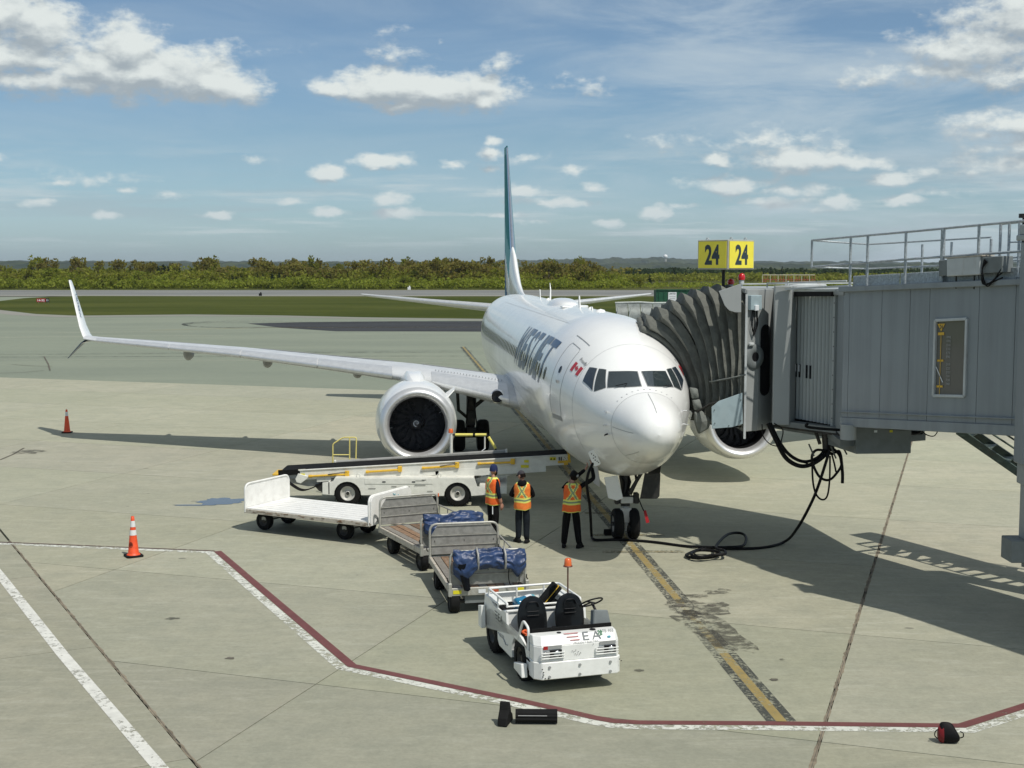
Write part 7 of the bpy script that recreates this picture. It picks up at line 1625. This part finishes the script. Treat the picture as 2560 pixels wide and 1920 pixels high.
wk = world_of(tg, (.86, 2.1, .79)); sc_ = empty('striped_chock', wk, radians(16.5)); tag(sc_, 'black chock with a yellow stripe leaning in the tug bed behind the seats', 'wheel chock')
MB().beam((-.22, 0, .06), (.10, 0, .42), .16, .10).build('body', 'rubber', sc_, bevel=.02); MB().beam((-.12, .02, .02), (.18, .02, .36), .14, .08).build('body', 'rubber', sc_, bevel=.02); MB().beam((-.13, -.07, .11), (.13, -.07, .40), .01, .03).build('stripe', 'yellow_paint', sc_)
MB().box((.1, .05, .02), (.7, .3, .06)).build('body', 'rubber', sc_, bevel=.02)
wo = world_of(tg, (.02, 1.05, .64)); os_ = empty('orange_strap', wo, radians(16.5)); tag(os_, 'bright orange ratchet strap lying beside the tug passenger seat', 'strap')
MB().tube(spline([(-.05, -.10, .0), (.05, -.06, .02), (.10, .02, .01), (.03, .08, .05), (.10, .13, .06), (.12, .05, .02)], 6), .022, 6).build('webbing', 'orange_strap', os_)
# ================================================================== PEOPLE
def skin_body(verts, edges, levels=2):
    me = bpy.data.meshes.new('sk'); me.from_pydata([v[0] for v in verts], edges, []); o = bpy.data.objects.new('sk', me); C.objects.link(o)
    m_ = o.modifiers.new('s', 'SKIN'); m_.use_smooth_shade = True; m_.branch_smoothing = .6
    for i, v in enumerate(verts):
        sv = me.skin_vertices[0].data[i]; sv.radius = v[1] if isinstance(v[1], tuple) else (v[1], v[1]); sv.use_root = (i == 0)
    s_ = o.modifiers.new('u', 'SUBSURF'); s_.levels = levels; s_.render_levels = levels
    dg = bpy.context.evaluated_depsgraph_get(); ev = o.evaluated_get(dg).to_mesh(); V = [v.co.copy() for v in ev.vertices]; F = [tuple(p.vertices) for p in ev.polygons]
    o.evaluated_get(dg).to_mesh_clear(); bpy.data.objects.remove(o); bpy.data.meshes.remove(me); return V, F
def hand(mb, w, d, up, s=1., mi=0):                   # palm + five fingers from the wrist w along d
    d = Vector(d).normalized(); up = Vector(up); sd = d.cross(up).normalized(); nn = sd.cross(d)
    mb.loft([[w+d*t*s+sd*(a*k*.040*s)+nn*(b*k2*.015*s) for a, b in ((-1, -1), (1, -1), (1.05, 0), (1, 1), (-1, 1), (-1.05, 0))] for t, k, k2 in ((-.01, .7, 1.2), (.03, .95, 1.1), (.085, 1., .9))], mi)
    for i, (o, l) in enumerate(((-.030, .062), (-.010, .075), (.011, .070), (.030, .055))):
        p = w+d*.08*s+sd*o*s; mb.tube([p, p+d*l*.5*s-nn*.004*s, p+d*l*.85*s-nn*.022*s, p+d*l*.95*s-nn*.034*s], [.0095*s, .009*s, .008*s, .006*s], 6, mi)
    p = w+d*.02*s-sd*.038*s; mb.tube([p, p+d*.03*s-sd*.022*s-nn*.01*s, p+d*.062*s-sd*.026*s-nn*.022*s], [.012*s, .011*s, .008*s], 6, mi)
def person(name, loc, rz, label, P, mats, hgt=1.0):
    e = empty(name, loc, rz); e.scale = (hgt,)*3; tag(e, label, 'person')
    J = P['J']; names = list(J); idx = {n: i for i, n in enumerate(names)}
    V, F = skin_body([J[n] for n in names], [(idx[a], idx[b]) for a, b in P['E']])
    mb = MB()
    def mi(c):
        if c.z < .115: return 2
        if c.z < P.get('waist', .93): return 1
        return 0
    for v in V:                                       # the torso stays inside its vest
        if .83 < v.z < 1.46 and abs(v.x) < .20 and -.4 < v.y < .2:
            lim = .88*.146*sqrt(max(.02, 1-(v.x/.207)**2))
            if v.y < -lim: v.y = -lim
            elif .2 > v.y > lim and not P.get('raised'): v.y = lim
            elif P.get('raised') and v.y > lim and v.z < 1.36: v.y = lim
    mb.v = [tuple(v) for v in V]
    for f in F:
        c = sum((V[i] for i in f), Vector())/len(f); mb.f.append(list(f)); m_ = mi(c)
        if c.z > 1.49 and abs(c.x) < .10 and not P.get('raised'): m_ = 3
        if P.get('raised') and c.z > 1.49 and c.z < 1.60 and abs(c.x) < .075: m_ = 3
        for a, r in P.get('bare', ()):
            if (c-Vector(a)).length < r: m_ = 3
        mb.m.append(m_); mb.s.append(True)
    # shoes
    for k in ('toeL', 'toeR'):
        t = J[k][0]; a = J['ank'+k[-1]][0]; d = Vector((t[0]-a[0], t[1]-a[1], 0)).normalized(); s = Vector((-d.y, d.x, 0)); b = Vector((a[0], a[1], 0))
        mb.loft([[b+d*u+s*(w_*c)+Vector((0, 0, z)) for c, z in ((-1, .008), (1, .008), (1, h*.6), (.55, h), (-.55, h), (-1, h*.6))] for u, w_, h in ((-.085, .030, .07), (-.06, .042, .10), (.0, .044, .115), (.07, .050, .09), (.14, .050, .065), (.185, .030, .045))], 2)
    # head
    hc, yaw, pit = Vector(P['head'][0]), P['head'][1], P['head'][2]; RM = Matrix.Rotation(yaw, 3, 'Z')@Matrix.Rotation(pit, 3, 'X')
    rr_ = []
    for i in range(13):
        a = pi*i/12; z = cos(a)*.118; r = sin(a)
        rr_.append([hc+RM@Vector((.076*r*cos(t)*(1 if z > -.02 else 1+(z+.02)*1.8), .094*r*sin(t)+(.012 if z < 0 and sin(t) > 0 else 0), z)) for t in [2*pi*k/18 for k in range(18)]])
    mb.loft(rr_, 3, caps=False)
    for s in (-1, 1):                                 # ears
        mb.loft([[hc+RM@Vector((s*(.070+dx), -.005+dy*cos(t)*.022, -.01+.034*sin(t))) for t in [2*pi*k/8 for k in range(8)]] for dx, dy in ((0, 1.), (.012, 1.1), (.018, .8))], 3)
        mb.loft([[hc+RM@Vector((s*.030+.012*cos(t), .088+q, .012+.008*sin(t))) for t in [2*pi*k/8 for k in range(8)]] for q in (0, .008)], 2)
    mb.loft([[hc+RM@Vector((x*w_, .088+q, z)) for x, z in ((-.010, .012), (.010, .012), (.016, -.025), (-.016, -.025))] for q, w_ in ((0, 1.2), (.022, .5))], 3)
    mb.loft([[hc+RM@Vector((.024*cos(t), .086+q, -.052+.006*sin(t))) for t in [2*pi*k/8 for k in range(8)]] for q in (0, .006)], 2)
    for w, d, up in P.get('hands', ()): hand(mb, Vector(w), d, up, 1.05, 3)
    b = mb.build('body', mats, e)
    # vest
    vt = P['vest']; nu, nv = 60, 34; lean = P.get('lean', (0, 0)); pale = P.get('vestmat', 'vest_orange'); sd_ = P.get('seed', 0)
    prof = [(.84, .200, .150), (.90, .205, .155), (1.0, .198, .150), (1.12, .196, .146), (1.25, .202, .150), (1.36, .205, .148), (1.43, .190, .135), (1.475, .150, .112), (1.505, .092, .085)]
    def pr_at(z):
        for (a, x1_, y1_), (b_, x2_, y2_) in zip(prof[:-1], prof[1:]):
            if z <= b_: t = (z-a)/(b_-a); return lerp(x1_, x2_, t), lerp(y1_, y2_, t)
        return prof[-1][1:]
    def vp(u, v):
        a = 2*pi*u; z = lerp(.84, 1.505, v); rx, ry = pr_at(z); k = vt*(1+.045*noise.noise(Vector((cos(a)*2.2, sin(a)*2.2, z*5+sd_)))+.03*noise.noise(Vector((a*3, z*9, sd_)))); hem = .025*noise.noise(Vector((cos(a)*1.5, sin(a)*1.5, sd_+4)))*(1-v)
        return Vector((cos(a)*rx*k+lean[0]*(z-.95), sin(a)*ry*k+lean[1]*(z-.95), z+hem))
    def vm(u, v):
        a = 2*pi*u; z = lerp(.84, 1.505, v); x = cos(a)*.2; y = sin(a)
        hb = abs(z-1.075)
        if hb < .028: return 2
        if hb < .050: return 1
        if y < .1:                                    # back: crossing straps
            for s in (-1, 1):
                d = abs((x-s*(z-1.30)*.62))
                if z > 1.10 and d < .023: return 2
                if z > 1.10 and d < .041: return 1
        else:
            d = abs(abs(x)-.095)
            if z > 1.1 and d < .02: return 2
            if z > 1.1 and d < .034: return 1
        if z > 1.46: return 1
        if v < .03: return 1
        # arm holes edge
        if abs(y) < .22 and z > 1.22 and abs(y) > .10: return 1
        return 0
    mbv = MB()
    for i in range(nu):
        for j in range(nv):
            a = 2*pi*(i+.5)/nu; z = lerp(.84, 1.505, (j+.5)/nv)
            if abs(sin(a)) < .34*(1 if z < 1.40 else .55) and 1.16 < z < 1.46: continue   # arm openings
            q = [vp((i+di)/nu, (j+dj)/nv) for di, dj in ((0, 0), (1, 0), (1, 1), (0, 1))]; mbv.add(q, [(0, 1, 2, 3)], vm((i+.5)/nu, (j+.5)/nv), True)
    vo = mbv.build('vest', [pale, 'vest_lime', 'vest_silver'], e, fix=False)
    bm = bmesh.new(); bm.from_mesh(vo.data); bmesh.ops.remove_doubles(bm, verts=bm.verts, dist=.0005); bm.to_mesh(vo.data); bm.free()
    so_ = vo.modifiers.new('t', 'SOLIDIFY'); so_.thickness = .006; so_.offset = 1
    return e, hc, RM
def arms(L, R):                                       # lists elbow, wrist per side
    d = {'shL': ((-.175, 0, 1.405), (.062, .062)), 'elL': (L[0], .055), 'wrL': (L[1], .042), 'shR': ((.175, 0, 1.405), (.062, .062)), 'elR': (R[0], .055), 'wrR': (R[1], .042)}
    return d
def legs(fL, fR, kL=None, kR=None, tl=.12):
    hL, hR = (-.095, 0, .90), (.095, 0, .90); kL = kL or (lerp(-.095, fL[0], .52), fL[1]*.5+.03, .50); kR = kR or (lerp(.095, fR[0], .52), fR[1]*.5+.03, .50)
    return {'hiL': (hL, .112), 'knL': (kL, .090), 'ankL': ((fL[0], fL[1], .12), .074), 'toeL': ((fL[0]+fL[2], fL[1]+fL[3], .05), .03), 'hiR': (hR, .112), 'knR': (kR, .090), 'ankR': ((fR[0], fR[1], .12), .074), 'toeR': ((fR[0]+fR[2], fR[1]+fR[3], .05), .03)}
EDG = [('pel', 'spi'), ('spi', 'che'), ('che', 'nek'), ('nek', 'hd'), ('che', 'shL'), ('shL', 'elL'), ('elL', 'wrL'), ('che', 'shR'), ('shR', 'elR'), ('elR', 'wrR'), ('pel', 'hiL'), ('hiL', 'knL'), ('knL', 'ankL'), ('ankL', 'toeL'), ('pel', 'hiR'), ('hiR', 'knR'), ('knR', 'ankR'), ('ankR', 'toeR')]
def spine(hx=0, hy=.01): return {'pel': ((0, 0, .96), (.150, .110)), 'spi': ((0, 0, 1.14), (.140, .105)), 'che': ((0, 0, 1.36), (.150, .110)), 'nek': ((hx*.4, hy*.5, 1.50), .055), 'hd': ((hx, hy, 1.60), .05)}
def cap(e, hc, RM, mat, visor=True, tall=.0):
    rr_ = []
    for i in range(8):
        a = pi/2*i/7; rr_.append([hc+RM@Vector((.084*cos(a)*cos(t), .103*cos(a)*sin(t)-.002, .018+(.105+tall)*sin(a))) for t in [2*pi*k/20 for k in range(20)]])
    mb = MB(); mb.loft(rr_, caps=True)
    if visor: mb.loft([[hc+RM@Vector((x, .085+.085*(1-(x/.075)**2)*q, .030-.018*q+z)) for x in [-.07+.014*k for k in range(11)]] for q, z in ((0, .004), (1, .004), (1, -.004), (0, -.004))], close=False, caps=False)
    return mb.build('hat', mat, e)
# 1: navy beanie, bearded, seen from behind his right shoulder, looking right
P1 = {'J': {**spine(.0, .02), **arms([(-.25, .03, 1.13), (-.22, .16, .92)], [(.26, -.02, 1.13), (.25, .07, .88)]), **legs((-.12, .02, -.02, .16), (.12, -.05, .04, .16))}, 'E': EDG,
      'head': ((0, .03, 1.665), .0, -.05), 'vest': 1.0, 'waist': .95, 'seed': 1.3, 'bare': [((.25, .06, .93), .10)], 'hands': [((.25, .075, .865), (0, .15, -1), (1, 0, 0)), ((-.22, .17, .90), (.2, .8, -.5), (0, 0, 1))]}
e1, h1, R1 = person('person', (-.47, 31.8, 0), radians(-52), 'man in navy knitted beanie and orange vest, bearded, standing left of the other two', P1, ['sleeve_navy', 'trousers_black', 'rubber', 'skin'], 1.005)
rr_ = []
for i in range(9):
    a = pi/2*i/8; rr_.append([h1+R1@Vector((.090*cos(a)**.7*cos(t), .106*cos(a)**.7*sin(t), .0+.150*sin(a))) for t in [2*pi*k/20 for k in range(20)]])
MB().loft([[p+Vector((0, 0, -.02)) for p in rr_[0]]]+rr_).build('hat', 'hat_navy', e1)
MB().loft([[h1+R1@Vector((.074*k*cos(t), .03+.074*k*sin(t)*.95, z)) for t in [pi*(-.08+1.16*j/12) for j in range(13)]] for z, k in ((-.02, .98), (-.06, 1.04), (-.10, .92), (-.13, .55))], close=False).build('beard', 'hair_dark', e1, fix=False)
MB().box((.135, -.105, .72), (.008, .02, .20), -.3).build('pocket_rag', 'label_white', e1)
# 2: grey cap turned left, black hooded top, head bent over something in the hands
P2 = {'J': {**spine(-.02, .03), **arms([(-.30, .05, 1.16), (-.16, .26, 1.12)], [(.27, .05, 1.16), (.10, .25, 1.10)]), **legs((-.10, .03, -.10, .12), (.10, -.02, .03, .15))}, 'E': EDG,
      'head': ((-.03, .045, 1.655), .95, -.30), 'vest': 1.0, 'waist': .90, 'seed': 5.1, 'vestmat': 'vest_orange_pale', 'hands': [((-.16, .27, 1.12), (.5, .8, .1), (0, 0, 1)), ((.10, .26, 1.10), (-.5, .8, .1), (0, 0, 1))], 'lean': (0, 0)}
e2, h2, R2 = person('person', (.25, 31.25, 0), radians(-6), 'person in grey cap and black hoodie, middle one of the three in orange vests', P2, ['hoodie', 'jeans', 'rubber', 'skin'], .985)
cap(e2, h2, R2, 'cap_grey'); MB().loft([[h2+R2@Vector((.080*k*cos(t), -.012+.098*k*sin(t), z)) for t in [pi*(1.0+1.0*j/12) for j in range(13)]] for z, k in ((.03, 1.0), (-.03, 1.02), (-.06, .95))], close=False).build('hair', 'hair_dark', e2, fix=False)
MB().loft([[Vector((.10*k*cos(t), -.045+.075*k*sin(t)-(.03 if sin(t) < 0 else 0), z)) for t in [2*pi*j/16 for j in range(16)]] for z, k in ((1.40, .7), (1.43, 1.15), (1.48, 1.25), (1.53, 1.05), (1.55, .7))]).build('hood', 'hoodie', e2, subd=1)
# 3: black cap with ear defenders, plugging the power cable into the nose
P3 = {'J': {**spine(.05, .05), 'pel': ((0, 0, .96), (.150, .110)), **arms([(.02, .32, 1.50), (.33, .22, 1.78)], [(.51, .02, 1.60), (.46, .02, 1.87)]), **legs((-.17, .03, .02, .16), (.17, -.03, .09, .13), (-.13, .05, .50), (.13, .02, .50))}, 'E': EDG,
      'head': ((.06, .06, 1.665), -.5, .25), 'vest': 1.02, 'waist': .93, 'seed': 9.7, 'raised': True, 'lean': (.05, .0), 'hands': [((.46, .02, 1.88), (-.15, .0, 1), (1, 0, 0)), ((.34, .21, 1.79), (.4, -.3, 1), (1, 0, 0))]}
e3, h3, R3_ = person('person', (1.40, 30.68, 0), radians(2), 'worker in black cap and orange vest plugging a cable into the jet nose', P3, ['hoodie', 'trousers_black', 'rubber', 'skin'], 1.03)
cap(e3, h3, R3_, 'bag_black')
MB().tube([h3+R3_@Vector((.088*cos(a), 0, .10*sin(a)+.01)) for a in [pi*k/10 for k in range(11)]], .012, 6).build('headset_band', 'black_paint', e3)
for s in (-1, 1): MB().lathe([(.036, 0), (.034, .03), (.0, .034)], h3+R3_@Vector((s*.074, 0, -.005)), R3_@Vector((s, 0, 0)), 14).build('ear_cup', 'reflector_grey' if s > 0 else 'black_paint', e3)
MB().loft([[h3+R3_@Vector((.079*k*cos(t), -.006+.097*k*sin(t), z)) for t in [pi*(1.0+1.0*j/12) for j in range(13)]] for z, k in ((.03, 1.0), (-.04, 1.02), (-.09, .9))], close=False).build('hair', 'hair_dark', e3, fix=False)
# white power panel hanging open on the nose, above his hands
pn_o = D(1486, 1145, 30.46); pw = empty('access_panel', (0, 0, 0)); pw.parent = jet
Mi = (Matrix.Translation(NOSE)@Matrix.Rotation(YAW, 4, 'Z')).inverted()
c = Mi@pn_o; ux = (Matrix.Rotation(-YAW, 3, 'Z')@Vector((.92, -.1, .38))).normalized(); uy = Vector((-.40, .0, .92)).normalized(); ux = (ux-uy*ux.dot(uy)).normalized()
pl_ = rounded([(-.09, -.19, 0), (.09, -.19, 0), (.09, .19, 0), (-.09, .19, 0)], .05, 4, True)
MB().prism([(p.x, p.y) for p in pl_], c, ux, uy, .02).build('panel_cover', 'fuselage_white', pw, bevel=.004)
nz_ = ux.cross(uy).normalized(); nz_ = nz_ if nz_.y < 0 else -nz_
for x, y in ((-.02, .12), (.01, .07), (-.02, .01), (.03, .02), (.0, -.05), (.03, -.09), (.05, -.13)): MB().cyl(c+ux*x+uy*y+nz_*.024, c+ux*x+uy*y-nz_*.002, .014, 8).build('rivet_hole', 'chip_dark', pw)
# ================================================================== AIR
hz_ = bpy.data.materials.new('haze_air'); hz_.use_nodes = True; nt = hz_.node_tree; nt.nodes.clear()
pv = N(nt, 'ShaderNodeVolumePrincipled'); pv.inputs['Color'].default_value = (.80, .90, 1, 1); pv.inputs['Density'].default_value = .00006; pv.inputs['Anisotropy'].default_value = .2
nt.links.new(pv.outputs[0], N(nt, 'ShaderNodeOutputMaterial').inputs['Volume'])
MAT['haze_air'] = hz_
tag(MB().add([(x, y, z) for x in (-8900, 8900) for y in (-390, 9400) for z in (-1.5, 75)], [(0, 1, 3, 2), (4, 6, 7, 5), (0, 4, 5, 1), (2, 3, 7, 6), (0, 2, 6, 4), (1, 5, 7, 3)]).build('haze', 'haze_air'), kind='stuff')
